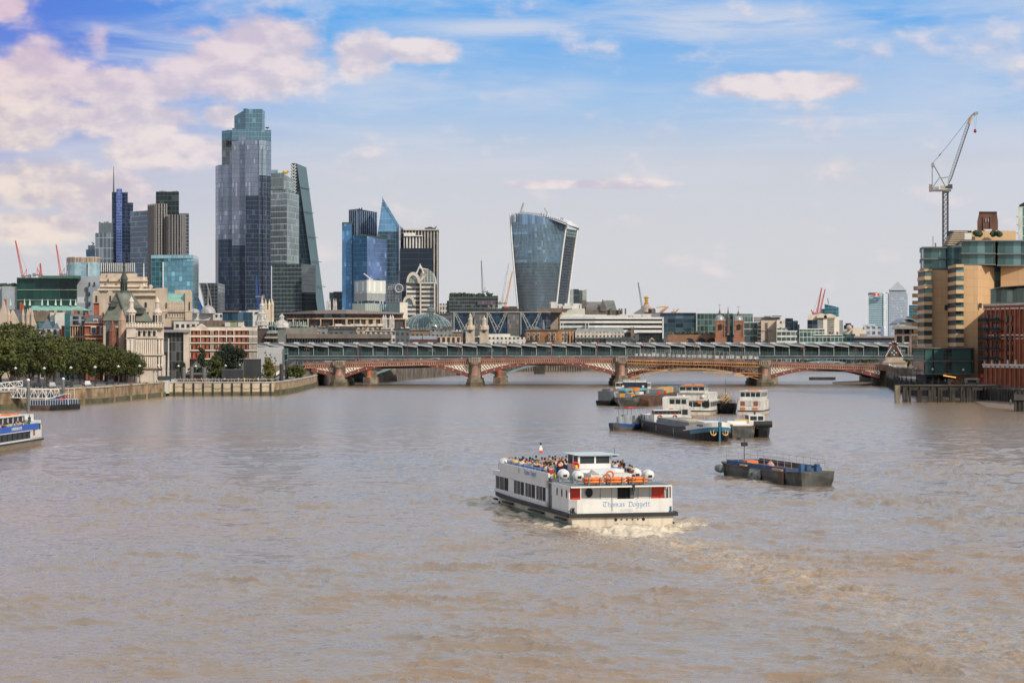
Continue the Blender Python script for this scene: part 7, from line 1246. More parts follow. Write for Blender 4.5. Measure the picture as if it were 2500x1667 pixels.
# ------------------------------------------------------------------ street furniture, planters and columns on the banks
def lamp(name,label,px,Y,h,head,group,base=.3):
    r=thing(name,label,'street lamp',(X(px,Y),Y,G),0,group);b=MB();b.lathe([(base,0),(base*.9,.25),(base*.5,.9),(.10,1.5),(.07,h-.5),(.1,h-.4)],(0,0,0),8);b.build('post',dkiron,r)
    b=MB();b.lathe([(.05,h-.45),(head,h-.2),(head,h),(head*.4,h+.12),(.03,h+.3)],(0,0,0),8);b.build('lantern',white,r);return r
LR=lamp('promenade_lamp',None,2172,790,4.6,.34,'dolphin footed lamps along the right bank promenade',.55)
for i,(px,Y)in enumerate(((2172,790),(2177,770),(2182.5,748),(2190,728),(2198,708),(2208,690),(2218.6,675),(2230.6,662),(2244,652),(2259.5,640),(2277,630),(2352,615))):
    o=LR if i==0 else dup(LR,(X(px,Y)-(.8 if i<9 else 0),Y,G));o['label']='black lamp with white lantern on the right bank promenade, %s from the bridge'%ordn(i)
LL=lamp('globe_lamp',None,38,560,5.6,.42,'globe lamps along the left embankment wall',.35)
for i,(px,Y)in enumerate(((38,545),(108,560),(173,575),(232,592),(289,612),(341,628))):
    o=LL if i==0 else dup(LL,(X(px,Y),Y,G));o['label']='lamp with white globe under the left bank trees, %s from the left'%ordn(i)
LW=lamp('cone_lamp',None,386,668,5.4,.3,'pair of black lamps by the white stone school',.7);LW['label']='left one of the pair of black lamps before the white stone school';dup(LW,(X(394.5,668),668,G))['label']='right one of the pair of black lamps before the white stone school'
LG=lamp('garden_lamp',None,478,690,5,.4,'flat white headed lamps round the gardens',.2)
for i,(px,Y)in enumerate(((436,690),(478,686),(515,700),(551,706),(585,720))):(LG if i==0 else dup(LG,(X(px,Y),Y,G)))['label']='flat white headed lamp by the gardens, %s from the left'%ordn(i);LG.location=(X(436,690),690,G)
for i,(px,h_)in enumerate(((649,10),(661,9.3),(672,8.2))):
    r=thing('floodlight_mast','slim black mast with spotlights by the yellow green trees, %s from the left'%ordn(i),'light mast',(X(px,690),690,G),0,'spotlight masts in the foreshore garden');b=MB();b.tube((0,0,0),(0,0,h_),.09,5,.05);b.build('mast',dkiron,r)
    for k in range(3):b=MB();b.box(-.45+.55*(k%2),.1+.35*(k%2),-.15,.15,h_-1-k*.8,h_-.6-k*.8);b.build('spotlight',dkiron,r)
for i,px in enumerate((448.5,468,498.5)):
    r=thing('vent_column','round grey vent column standing on the foreshore, %s from the left'%ordn(i),'vent column',(X(px,664),664,G),0,'grey vent columns on the pale foreshore');b=MB();s_=.62 if i!=1 else .56;b.lathe([(s_*.92,0),(s_,2),(s_*1.05,4.6-.3*(i==2)),(s_*.98,4.8-.3*(i==2))],(0,0,0),16);b.build('shaft',pmat('vent_grey',(.13,.13,.125),.5,var=.15),r,smooth=True);b=MB();b.lathe([(s_*.8,4.6),(s_*.8,4.86-.3*(i==2))],(0,0,0),12);b.build('cap',dkiron,r)
bs=facade('dark_slats',(.028,.032,.036),(.045,.05,.055),du=.5,dv=30,fu=.3,fv=.01,var=.3,metal=.1,rough=.5)
for nm,a,c,Y,t_ in (('low wide dark slatted screen on the foreshore garden',541.5,594,676,903),('tall dark slatted screen standing beside the low wide one',595,637.5,682,877)):r=thing('slatted_screen',nm,'screen',(X(a,Y),Y,G));pr(r,'panel',bs,rect(a,c,Y,6),t_);pr(r,'cap',gm,rect(a-.3,c+.3,Y-.2,6.4),t_-1,t_)
r=thing('handrail','thin white handrail along the top of the pale foreshore wall','railing',(-88,653,G));b=MB(r);b.path([(-104.4,651.8,5.0),(-73.5,655.8,5.0),(-74.4,700,5.0)],.05,4)
for k in range(17):b.tube((-104.4+k*1.93,651.8+k*.25,4),(-104.4+k*1.93,651.8+k*.25,5.0),.035,4)
b.build('rail',white,r)
r=thing('quay_ramp_wall','pale curved concrete wall end between the old river wall and the new foreshore','wall',(-104,646,0));b=MB(r);b.prism([wp_(383,642),wp_(411,648),wp_(430,660),wp_(383,660)],.8,[4.5,4.8,4.9,4.9]);b.build('wall',MATS['pale_wall'],r);pr(r,'dark_parapet',pmat('ink_parapet',(.03,.035,.045),.6),rect(386,418,650,1.5),918,930)
r=thing('foreshore_pavilion','low brown walled kiosk with a glass front behind the vent columns','pavilion',(X(480,672),672,G));pr(r,'wall',MATS['terrace_brown'],rect(452,497,672,5),915);pr(r,'roof',gm,rect(446,500,670,8),911,915);pr(r,'long_counter',pmat('dark_counter',(.04,.045,.05),.5),rect(520,678,668,2),927.5)
r=thing('ramp_stairs','grey steel access ramp with white panels climbing to the bridge','ramp',(X(690,740),740,G));b=MB(r);b.prism([wp_(668,735),wp_(722,745),wp_(722,748),wp_(668,738)],[G,Z(890,740),Z(890,740),G],[Z(918,735),Z(880,740),Z(880,740),Z(918,735)]);b.build('ramp',gm,r);b=MB(r);b.prism([wp_(674,733),wp_(704,739),wp_(704,739.5),wp_(674,733.5)],[Z(917,735),Z(896,738),Z(896,738),Z(917,735)],[Z(909,735),Z(888,738),Z(888,738),Z(909,735)]);b.build('panel',white,r)
for i,(px,t_,Y)in enumerate(((684,889,670),(731,892,745),(697,880,735))):
    r=thing('mooring_pile','dark round mooring pile rising from the stained sheet pile wall, %s'%('nearest','farthest','middle one')[i],'mooring post',(X(px,Y)+.4,Y,0),0,'dark piles along the sheet pile wall');b=MB();b.tube((0,0,-2),(0,0,Z(t_,Y)),.62,12);b.build('pile',pmat('pile_dark',(.035,.035,.035),.7,var=.3),r);b=MB();b.lathe([(.65,0),(.1,.3)],(0,0,Z(t_,Y)),12);b.build('cap',gm,r)
r=blk('white_shed_wall','plain pale grey wall under the left end of the station canopy',660,860);pr(r,'wall',facade('shed_panels',(.42,.43,.43),(.34,.35,.35),du=3,dv=3,fu=.02,fv=.03,var=.05,metal=0,rough=.6),rect(610,693,862,6),847);pr(r,'glass_end',facade('shed_gl',(.03,.10,.10),(.3,.33,.33),du=1.5,dv=3,fu=.1,fv=.06),rect(693,704,861,6),850)
# ------------------------------------------------------------------ trees
def leafmat(name,c1,c2,c3):
    m=bpy.data.materials.new(name);m.use_nodes=True;t=m.node_tree;b=t.nodes['Principled BSDF'];b.inputs['Roughness'].default_value=.6;b.inputs['Specular IOR Level'].default_value=.25
    tcn=t.nodes.new('ShaderNodeTexCoord');oi=t.nodes.new('ShaderNodeObjectInfo');n=t.nodes.new('ShaderNodeTexNoise');n.inputs['Scale'].default_value=.55;n.inputs['Detail'].default_value=4;t.links.new(tcn.outputs['Object'],n.inputs['Vector'])
    n2_=t.nodes.new('ShaderNodeTexNoise');n2_.inputs['Scale'].default_value=3.5;t.links.new(tcn.outputs['Object'],n2_.inputs['Vector'])
    c=mixc(t,sm(t,n.outputs[0],.35,.65),c1,c2);c=mixc(t,sm(t,n2_.outputs[0],.55,.75),c,c3);c=mixc(t,1.0,c,sm(t,oi.outputs['Random'],0,1,.75,1.25),'MULTIPLY');t.links.new(c,b.inputs['Base Color']);return m
LG1=leafmat('plane_leaf',(.042,.058,.016),(.09,.098,.02),(.135,.12,.024));LG2=leafmat('dark_leaf',(.016,.030,.016),(.028,.045,.020),(.05,.06,.025));LG3=leafmat('yellow_leaf',(.10,.10,.02),(.17,.14,.03),(.24,.17,.03));bark=pmat('bark',(.06,.045,.035),.9,var=.3)
def make_tree(name,R,H,th,seed,lm,shape='round',nl=3600,ls=.42):
    r=thing(name,None,'tree',(0,0,G));q=np.random.default_rng(seed);nc=46
    v=q.normal(size=(nc,3));v/=np.linalg.norm(v,axis=1)[:,None];v*=(q.random(nc)**.45)[:,None];cz=(H+th)/2;hz=(H-th)/2
    if shape=='cone':cc=np.stack([v[:,0]*R*(1-(v[:,2]+1)/2*.8),v[:,1]*R*(1-(v[:,2]+1)/2*.8),cz+v[:,2]*hz*.95],1);cr_=q.uniform(.22,.4,nc)*R
    else:cc=v*np.array([R*.80,R*.80,hz*.82])+[0,0,cz];cr_=q.uniform(.20,.40,nc)*R
    ci=q.integers(0,nc,nl);d=q.normal(size=(nl,3));d/=np.linalg.norm(d,axis=1)[:,None];pos=cc[ci]+d*(cr_[ci]*q.uniform(.65,1.1,nl))[:,None]*[1,1,.8]
    n_=d+q.normal(size=(nl,3))*.6+[0,0,.4];n_/=np.linalg.norm(n_,axis=1)[:,None];a=np.cross(n_,q.normal(size=(nl,3)));a/=np.linalg.norm(a,axis=1)[:,None];b_=np.cross(n_,a);s_=(ls*q.uniform(.6,1.3,nl))[:,None]
    vs=np.stack([pos-a*s_*.5-b_*s_*.5,pos+a*s_*.6-b_*s_*.3,pos+a*s_*.4+b_*s_*.6,pos-a*s_*.6+b_*s_*.4],1).reshape(-1,3)
    me=bpy.data.meshes.new('crown');me.from_pydata(vs.tolist(),[],np.arange(nl*4).reshape(-1,4).tolist());me.materials.append(lm);o=bpy.data.objects.new('crown',me);C.objects.link(o);o.parent=r
    b=MB();b.tube((0,0,-.2),(0,0,th+hz*.5),.028*H,8,.012*H)
    for k in range(7):an=k*.9+seed;tp=cc[(k*5)%nc];b.tube((0,0,th*.75+k*.25),(tp[0]*.8,tp[1]*.8,tp[2]),.011*H,5,.004*H)
    b.build('trunk',bark,r);return r
proto=[make_tree('plane_tree',6.4,15,2.3,s_,LG1,nl=5200)for s_ in (1,2,3)]
rr=random.Random(5)
PT=[(-40,545,1.25),(-12,600,1.30),(14,560,1.05),(34,625,1.22),(60,590,1.02),(84,640,1.16),(104,600,1.02),(122,660,1.08),(146,620,.92),(168,668,.98),(186,630,.88),(208,668,.93),(226,640,.84),(248,672,.88),(266,645,.80),(286,668,.80),(302,650,.72),(320,660,.64),(-25,640,1.3),(24,690,1.35),(70,700,1.25),(112,705,1.15),(156,705,1.02),(198,700,.95),(238,700,.92),(276,695,.84)]
for i,(px,Y,s_)in enumerate(PT):
    o=proto[i]if i<3 else dup(proto[i%3]);o.location=(X(px,Y),Y+6,G);o.rotation_euler=(0,0,rr.random()*6);o.scale=(s_,s_,s_*.97);o['label']='leafy plane tree %s, %s from the left'%(('along the left river wall',ordn(i))if i<18 else ('in the back row of the left embankment',ordn(i-18)));o['group']='plane trees along the left embankment'
for nm,px,Y,R,H,th,sh,lm,nl,lb_ in (('round_tree',564,712,6.0,13.4,.8,'round',LG2,5200,'big round dark evergreen tree before the striped brick building'),('conifer',492,700,1.9,12,.4,'cone',LG2,1500,'narrow dark conifer left of the big round tree'),('garden_tree',524,690,3.4,9,.5,'round',LG1,1800,'olive green garden tree between the conifer and the big round tree'),('garden_tree',655,700,2.8,7.9,.3,'cone',LG3,1600,'yellow green tree right of the tall dark slatted screen'),('garden_tree',722,735,3.6,5.2,.3,'round',LG1,1800,'green and orange tree in front of the left bridge end'),('garden_bush',440,700,1.9,6.6,3.2,'round',LG2,800,'small dark bush under the red awning'),('garden_bush',540,680,2.0,2.6,.2,'round',LG3,700,'yellow shrub beside the low wide slatted screen'),('garden_bush',614,668,2.0,1.6,.1,'round',LG3,600,'low yellow planting before the tall slatted screen'),('garden_bush',662,668,1.6,1.7,.1,'round',LG3,500,'low yellow planting at the foot of the spotlight masts'),('garden_bush',470,700,2.2,4.6,.3,'round',LG2,700,'dark bush between the conifer and the red awning'),
                                             ('garden_bush',575,690,2.4,4.2,.3,'round',LG1,800,'green bush showing above the low slatted screen'),('round_tree',2203,960,6.5,8,2,'round',LG1,1800,'broad olive tree behind the red railway crest'),('round_tree',2122,1380,8.0,7.5,1,'round',LG1,1500,'low tree under the dark flat roofed building at right'),('round_tree',1610,1358,8.2,13,4,'round',LG2,1500,'dark round tree right of two, behind the canopy'),('round_tree',1566,1360,7,13,4,'round',LG2,1200,'dark round tree left of two, behind the canopy'),('round_tree',1728,1420,7.5,15,4,'round',LG1,1200,'round green tree left of the brick station towers'),('round_tree',1040,1150,4,11,4,'round',LG1,900,'small tree on the low roofs before the glass dome')):
    o=make_tree(nm,R,H,th,int(px),lm,sh,nl,.42 if Y<800 else .6);o.location=(X(px,Y),Y,G+(3 if px<2000 and Y>1000 else 0));o['label']=lb_
# left pier with its truss gangways
r=thing('river_pier','floating pier with white truss gangways and blue rails at the left bank','pier',(X(120,505),505,0));wt=white;nv=pmat('navy_panel',(.02,.05,.11),.5);b=MB(r)
def truss(b,pa,pb_,z0a,z1a,z0b,z1b,Y,n,r_=.09):
    Q=lambda t,zz:(X(pa+(pb_-pa)*t,Y),Y,zz)
    b.tube(Q(0,z0a),Q(1,z0b),r_*1.3,4);b.tube(Q(0,z1a),Q(1,z1b),r_*1.3,4)
    for i in range(n+1):
        t=i/n;za,zb_=z0a+(z0b-z0a)*t,z1a+(z1b-z1a)*t;b.tube(Q(t,za),Q(t,zb_),r_*.8,4)
        if i<n:t2=(i+1)/n;zc,zd=z0a+(z0b-z0a)*t2,z1a+(z1b-z1a)*t2;b.tube(Q(t,za if i%2 else zb_),Q(t2,zd if i%2 else zc),r_*.8,4)
zp=lambda py,Y=505:Z(py,Y)
truss(b,-60,144,zp(971),zp(948),zp(974),zp(952.5),512,20);truss(b,-60,144,zp(971),zp(948),zp(974),zp(952.5),514.5,20);b.build('gangway_truss',wt,r);b=MB(r);truss(b,-60,55,zp(962),zp(945),zp(945),zp(932),520,11,.08);truss(b,-60,55,zp(962),zp(945),zp(945),zp(932),522,11,.08);b.build('upper_truss',wt,r)
b=MB(r);b.prism([wp_(-60,512.3),wp_(144,512.3),wp_(144,514.3),wp_(-60,514.3)],[zp(972),zp(974),zp(974),zp(972)],[zp(962),zp(963),zp(963),zp(962)]);b.build('blue_mesh',nv,r)
b=MB(r);b.fp([(64,503),(124,501),(124,510),(66,512)],-.5,zp(989));b.build('pontoon',pmat('rusty_hull',(.10,.075,.07),.8,var=.4,scale=.4),r);b=MB(r);b.fp([(124,501),(195,512),(192,520),(124,514)],-.5,1.2);b.build('pontoon',MATS['black_hull'],r)
b=MB(r)
for k in range(20):px=126+k*3.6;yy=500.6+k*.6;b.tube((X(px,yy),yy,.1),(X(px,yy),yy,1.3),.17,6)
b.build('tyre_fenders',MATS['black_hull'],r);b=MB(r);b2=MB(r)
for k in range(20):
    px=74+k*6.1;yy=503+max(0,k-8)*.8;x=X(px,yy);b.tube((x,yy,1.2),(x,yy,2.5),.05,4)
    if k<19:px2,y2=74+(k+1)*6.1,503+max(0,k-7)*.8;b.tube((x,yy,2.5),(X(px2,y2),y2,2.5),.05,4);b2.prism([(x,yy+.1),(X(px2,y2),y2+.1),(X(px2,y2),y2+.2),(x,yy+.2)],1.25,2.4)
b.build('guard_rail',wt,r);b2.build('blue_mesh',nv,r);b=MB(r);b.prism([wp_(96,507),wp_(171,511),wp_(171,512.5),wp_(96,508.5)],[1.3,zp(973),zp(973),1.3],[1.9,zp(963),zp(963),1.9]);b.build('blue_ramp',nv,r);b=MB(r);b.path([(X(96,506.8),506.8,2.0),(X(160,510),510,zp(962)),(X(171,510.5),510.5,zp(962)),(X(171,510.5),510.5,zp(973))],.07,4);b.tube((X(167,506),506,1.2),(X(167,506),506,zp(949)),.06,4);b.tube((X(181.5,512),512,1.2),(X(181.5,512),512,zp(949)),.06,4);b.tube((X(111,502),502,1.2),(X(111,502),502,zp(950)),.06,4);b.build('ramp_rail',wt,r)
for px,t_ in ((149.5,974),(162.5,968)):b=MB(r);b.torus((X(px,502.5),502.5,zp(t_)),.32,.12,'y',10,5);b.build('life_ring',pmat('ring_orange',(.65,.10,.03),.5),r)
for i,(px,Y,t_,w_)in enumerate(((69,500,929,.40),(154.5,516,926,.36))):
    r=thing('pier_pile','tall grey round pile with a white cap at the left pier, %s of two'%('nearer' if i==0 else 'farther'),'mooring post',(X(px,Y),Y,0),0,'white capped piles of the left pier');z1=Z(t_,Y);b=MB();b.tube((0,0,-2),(0,0,z1),w_,14);b.build('pile',steelgrey,r,smooth=True);b=MB();b.lathe([(w_*1.05,z1),(w_*1.05,z1+.15),(w_*.6,z1+.4),(.02,z1+.5)],(0,0,0),14);b.build('cap',white,r)
# ------------------------------------------------------------------ people
def skin_mesh(name,verts,edges,rad,mat):
    me=bpy.data.meshes.new(name);me.from_pydata(verts,edges,[]);o=bpy.data.objects.new(name,me);C.objects.link(o)
    md=o.modifiers.new('s','SKIN');md.use_smooth_shade=True;o.modifiers.new('u','SUBSURF').levels=1
    for v,r_ in zip(me.skin_vertices[0].data,rad):v.radius=r_ if isinstance(r_,tuple)else (r_,r_)
    me.skin_vertices[0].data[0].use_root=True;bpy.context.view_layer.update()
    m2=bpy.data.meshes.new_from_object(o.evaluated_get(bpy.context.evaluated_depsgraph_get()));m2.name=name;bpy.data.objects.remove(o);m2.materials.clear();m2.materials.append(mat)
    for p in m2.polygons:p.use_smooth=True
    return m2
skn,clo,hai=omat('skin',.6),omat('cloth'),omat('hair',.9)
def figure(seat):
    hz=.46 if seat else .92;sy=.42 if seat else .05     # y forward
    V=[(0,0,hz),(0,0,hz+.25),(0,0,hz+.50),(0,.01,hz+.58),(0,.02,hz+.70),(0,.03,hz+.80)];E=[(0,1),(1,2),(2,3),(3,4),(4,5)];R_=[(.15,.11),(.14,.10),(.16,.10),.055,.095,.075]
    for s_ in (-1,1):
        n=len(V);V+=[(.19*s_,0,hz+.48),(.24*s_,.05 if seat else 0,hz+.22),(.20*s_,.28 if seat else .05,hz+.05 if seat else hz-.03),(.18*s_,.36 if seat else .08,hz+.05 if seat else hz-.12)];E+=[(2,n),(n,n+1),(n+1,n+2),(n+2,n+3)];R_+=[.065,.05,.038,.035]
        n=len(V);V+=[(.09*s_,.02,hz-.03),(.10*s_,sy,.48),(.10*s_,sy,.09),(.10*s_,sy+.14,.04)];E+=[(0,n),(n,n+1),(n+1,n+2),(n+2,n+3)];R_+=[.095,.065,.045,.035]
    g=1.34;sh=[0,1,2,6,7,14,15];mp={v:i for i,v in enumerate(sh)}
    body=skin_mesh('body',V,E,R_,skn)
    f=lambda r_:(r_[0]*g,r_[1]*g)if isinstance(r_,tuple)else (r_*1.4,r_*1.4)
    shirt=skin_mesh('shirt',[V[i]for i in sh],[(mp[a],mp[b])for a,b in E if a in mp and b in mp],[f(R_[i])for i in sh],clo)
    tr=[0,10,11,12,18,19,20];mt={v:i for i,v in enumerate(tr)}
    trou=skin_mesh('trousers',[V[i]for i in tr],[(mt[a],mt[b])for a,b in E if a in mt and b in mt],[f(R_[i])for i in tr],clo)
    b=MB();b.lathe([(.03,.13),(.085,.09),(.105,.02),(.10,-.05),(.075,-.10)],(0,-.01,hz+.75),10);h=b.build('hair',hai,smooth=True);hm=h.data;bpy.data.objects.remove(h);return body,shirt,trou,hm
FIG={True:figure(True),False:figure(False)}
SK=[(.55,.33,.23),(.45,.26,.17),(.22,.11,.07),(.60,.40,.30)];HR=[(.012,.010,.010),(.03,.018,.012),(.10,.05,.025),(.30,.19,.08),(.02,.015,.012),(.26,.25,.24)]
SH=[('white',(.62,.62,.62)),('navy',(.02,.03,.09)),('black',(.015,.015,.018)),('grey',(.22,.23,.25)),('pink',(.55,.25,.22)),('red',(.40,.03,.03)),('light blue',(.25,.38,.52)),('brown',(.20,.12,.07)),('tan',(.42,.30,.19)),('blue',(.03,.12,.45)),('green',(.05,.16,.10)),('yellow',(.62,.42,.04))]
prs=random.Random(21)
def person(loc,rz,seat,label,group,shirt=None,parts=True):
    r=thing('person',None,'person',loc,rz,group);c=shirt if shirt is not None else prs.choice(SH);r['label']=label%c[0]
    for k,nm in enumerate(('body','shirt','trousers','hair')):
        o=bpy.data.objects.new(nm,FIG[seat][k]);C.objects.link(o);o.parent=r;setcol(o,[prs.choice(SK),c[1],prs.choice(SH)[1],prs.choice(HR)][k])
    s_=prs.uniform(.93,1.05);r.scale=(s_,s_,s_);return r
# ------------------------------------------------------------------ boats
def brot(root,rz,p):c,s_=math.cos(rz),math.sin(rz);return Vector((root[0]+p[0]*c-p[1]*s_,root[1]+p[0]*s_+p[1]*c,p[2]+(root[2]if len(root)>2 else 0)))
def hull(L,hw,zd,bow=.25,stern=0.0,sheer=.4,flare=.85,keel=-.5,zlo=None,n=22,blunt=.0,zs=0.0):
    """rings from stern (y 0) to bow (y L); returns outline function and rings"""
    def wid(t):
        w=1.0
        if t>1-bow:q=(t-(1-bow))/bow;w=math.sqrt(max(0,1-q**2.2*(1-blunt**2)))
        if stern and t<stern:w*=1-.25*((stern-t)/stern)**2
        return max(.02,w)*hw
    def top(t):return zd+sheer*max(0,(t-.55)/.45)**2+zs*max(0,(.2-t)/.2)
    rings=[]
    for i in range(n+1):
        t=i/n;t=1-(1-t)**1.35;w=wid(t);z1=top(t);y=L*t;rings.append([(-w,y,z1),(-w*.98,y,z1*.5),(-w*flare,y-.02*L*(t**6),keel),(w*flare,y-.02*L*(t**6),keel),(w*.98,y,z1*.5),(w,y,z1)])
    return rings,wid,top
def strake(b,L,wid,top,dz,h,d,t0=0,t1=1,n=24,both=True):
    for s_ in (-1,1):
        b.loft([[(s_*(wid(t)-.02),L*t,top(t)+dz),(s_*(wid(t)+d),L*t,top(t)+dz),(s_*(wid(t)+d),L*t,top(t)+dz+h),(s_*(wid(t)-.02),L*t,top(t)+dz+h)]for t in [t0+(t1-t0)*i/n for i in range(n+1)]])
bw=pmat('boat_white',(.70,.70,.68),.4,var=.05,scale=.8,streak=.25,dirt=(.45,.40,.33));hw_=pmat('hull_cream',(.62,.56,.46),.5,var=.08,scale=.5,streak=.5,dirt=(.28,.20,.12));blk_=pmat('black_rubber',(.02,.022,.024),.7,var=.2);win=pmat('boat_window',(.03,.038,.045),.4,0,spec=.12);redp=pmat('boat_red',(.62,.035,.012),.45,var=.04);dkg=pmat('deck_grey',(.14,.17,.18),.6,var=.15);orn=pmat('float_orange',(.72,.17,.02),.55,var=.12);inkb=pmat('dark_interior',(.012,.012,.014),.8);ltr=pmat('lettering_blue',(.05,.20,.50),.5,var=.03);ltg=pmat('lettering_grey',(.38,.40,.44),.5,var=.03);rlm=pmat('rail_metal',(.45,.46,.47),.4,.4)
# black-letter alphabet drawn with a broad slanted nib
GL={'T':(1.0,[[(.05,.95),(.35,1),(.9,.95)],[(.18,.85),(.1,.4),(.35,.05),(.8,.15)],[(.55,.92),(.5,.2)]]),'h':(.62,[[(.1,1.05),(.12,0)],[(.12,.55),(.4,.7),(.5,.45),(.45,-.1),(.3,-.2)]]),'o':(.6,[[(.12,.5),(.1,.12),(.3,0),(.5,.15),(.5,.55),(.3,.7),(.12,.5)]]),'m':(.9,[[(.1,.7),(.1,0)],[(.1,.6),(.3,.7),(.42,.55),(.42,0)],[(.42,.6),(.62,.7),(.75,.55),(.75,0)]]),'a':(.6,[[(.12,.62),(.35,.7),(.5,.55),(.5,0)],[(.5,.38),(.15,.28),(.15,.05),(.45,.05)]]),
      's':(.55,[[(.48,.62),(.2,.68),(.12,.45),(.45,.28),(.4,.03),(.1,.06)]]),'D':(1.0,[[(.05,.85),(.45,1.02),(.9,.8),(.97,.45),(.93,.12),(.55,.0),(.08,.04)],[(.35,.95),(.32,.08)]]),'g':(.6,[[(.5,.68),(.15,.65),(.12,.2),(.35,.08),(.5,.2)],[(.5,.7),(.5,-.2),(.3,-.32),(.1,-.22)]]),'e':(.52,[[(.12,.35),(.45,.42),(.35,.68),(.12,.5),(.12,.1),(.42,.05)]]),'t':(.45,[[(.2,.92),(.18,.1),(.4,.03)],[(.05,.66),(.4,.68)]]),
      'L':(.75,[[(.2,.95),(.15,.15),(.7,.08)],[(.35,.9),(.3,.3)]]),'n':(.6,[[(.1,.7),(.1,0)],[(.1,.6),(.35,.7),(.48,.5),(.48,0)]]),'d':(.6,[[(.15,.9),(.5,.6),(.5,.1),(.3,0),(.12,.15),(.12,.5),(.4,.62)]]),' ':(.5,[])}
def nib_text(txt,size,x,z,put,b,w=.085):
    tot=sum(GL[c][0]+.08 for c in txt);cx=x-tot*size/2
    for ch in txt:
        adv,st_=GL[ch]
        for s_ in st_:
            for (ax,az),(bx,bz)in zip(s_,s_[1:]):
                n_=(w*.75,w*.75);P=[(ax-n_[0],az+n_[1]*-1),(bx-n_[0],bz-n_[1]),(bx+n_[0],bz+n_[1]),(ax+n_[0],az+n_[1])];b.add([put(cx+u*size,z+v*size)for u,v in P],[(0,1,2,3)])
        cx+=(adv+.08)*size
# --- the white tour boat
Hd=HDG;ST3=(9.2,177.3,.22);L=30.5;hw=4.5
r=thing('tour_boat','large white double deck tour boat with red stern panels and crowded open deck','boat',ST3,Hd);tb=r
rg,wid,top=hull(L,hw,.95,.22,0,.25,.94,-.6,blunt=.35);b=MB();b.loft(rg);ho=b.build('hull',hw_,r)
b=MB();strake(b,L,wid,top,-.28,.34,.28);b.box(-hw-.2,hw+.25,-.26,.05,.66,.98);b.build('rubbing_strake',blk_,r)
b=MB();strake(b,L,wid,lambda t:0,-.12,.24,.035,0,.97);b.build('boot_stripe',pmat('boot_green',(.03,.10,.08),.5),r)
for s_ in (-1,1):
    for a,c in ((1.2,4.4),(8.6,13.4),(19.5,23),(26,27.2)):b=MB();b.box(s_*(wid(a/L)+.1)-.12,s_*(wid(a/L)+.1)+.12,a,c,.30,.46);b.build('side_fender',blk_,r)
b=MB()
for k in range(6):b.tube((-.6+k*.48,-.03,.42),(-.6+k*.48,.1,.42),.13 if k in (0,5)else .07,10)
b.build('drain_holes',inkb,r);b=MB();b.box(-hw+.02,hw-.02,0,L*.86,.9,1.0);b.build('main_deck',dkg,r)
# stern bulwark with the name
b=MB();b.prism([(-3.95,-.06),(3.95,-.06),(3.95,.06),(-3.95,.06)],.97,2.14);b.prism([(-4.5,.5),(-3.95,-.06),(-3.95,.06),(-4.42,.55)],[1.5,.98,.98,1.5],2.14);b.prism([(4.5,.5),(3.95,-.06),(3.95,.06),(4.42,.55)],[1.5,.98,.98,1.5],2.14);b.box(-4.51,-4.44,.5,5.2,.97,2.15);b.box(4.44,4.51,.5,5.2,.97,2.15);so=b.build('stern_bulwark',bw,r)
b=MB();nib_text('Thomas Doggett',.41,.32,1.50,lambda u,v:(u,-.075,v),b,.062);b.build('name_lettering',ltr,so,recalc=False);b=MB();nib_text('London',.26,.32,1.10,lambda u,v:(u,-.075,v),b,.06);b.build('port_lettering',ltg,so,recalc=False)
b=MB();b.tube((-.95,-.09,1.15),(-.95,-.09,2.2),.02,4);b.build('rope',blk_,r)
for sx in (-4.2,-3.9,4.15):b=MB();b.tube((sx,.2,1.0),(sx,.2,1.42),.11,8);b.box(sx-.16,sx+.16,.1,.3,1.36,1.44);b.build('bollard',pmat('bollard_blue',(.02,.08,.20),.5)if sx>0 else blk_,r)
# recessed aft bulkhead
b=MB();b.box(-4.35,4.35,1.3,1.42,1.0,3.12);b.build('aft_bulkhead',bw,r)
for a,c in ((-4.45,-3.3),(2.95,4.0)):b=MB();b.box(a,c,1.18,1.30,2.0,3.1);b.build('red_panel',redp,r)
b=MB();b.box(-4.48,-4.38,.6,1.4,2.14,3.1);b.build('red_panel',redp,r)
b=MB();b.lathe([(.30,0),(.30,.06)],(0,0,0),20);b.T=None;o=b.build('oval_window',win,r);o.rotation_euler=(PI/2,0,0);o.location=(-2.55,1.28,2.62);o.scale=(1,1.35,1)
b=MB();b.torus((-2.55,1.27,2.62),.33,.05,'y',20,5);b.build('window_rim',rlm,r)
b=MB();b.box(-.05,.95,1.2,1.31,1.5,3.06);b.build('doorway',inkb,r);b=MB();b.box(.96,1.3,1.0,1.28,1.6,3.05);b.build('open_door',pmat('door_grey',(.10,.12,.13),.4),r)
for a in (-1.55,1.75):b=MB();b.box(a,a+.95,1.26,1.31,1.2,3.0);b.build('locker_door',pmat('locker_white',(.66,.65,.62),.5,var=.04),r)
for a in (-1.58,-.6,1.72,2.7):b=MB();b.box(a,a+.025,1.24,1.27,1.5,3.0);b.build('door_gap',dkg,r)
for sx,sy in ((-3.6,.1),(4.05,.1),(4.05,1.0)):b=MB();b.tube((sx,sy,2.1),(sx,sy,3.12),.045,6);b.build('pillar',white,r)
# aft upper deck
b=MB();b.box(-4.45,4.3,.0,7.0,3.10,3.22);b.build('aft_roof',pmat('roof_edge_white',(.72,.71,.69),.5,var=.04),r);b=MB();b.box(-4.35,4.2,.12,24.75,3.222,3.25);b.build('upper_deck',dkg,r);b=MB();b.box(.85,1.05,-.08,.1,2.75,3.35);b.build('stern_lamp',blk_,r)
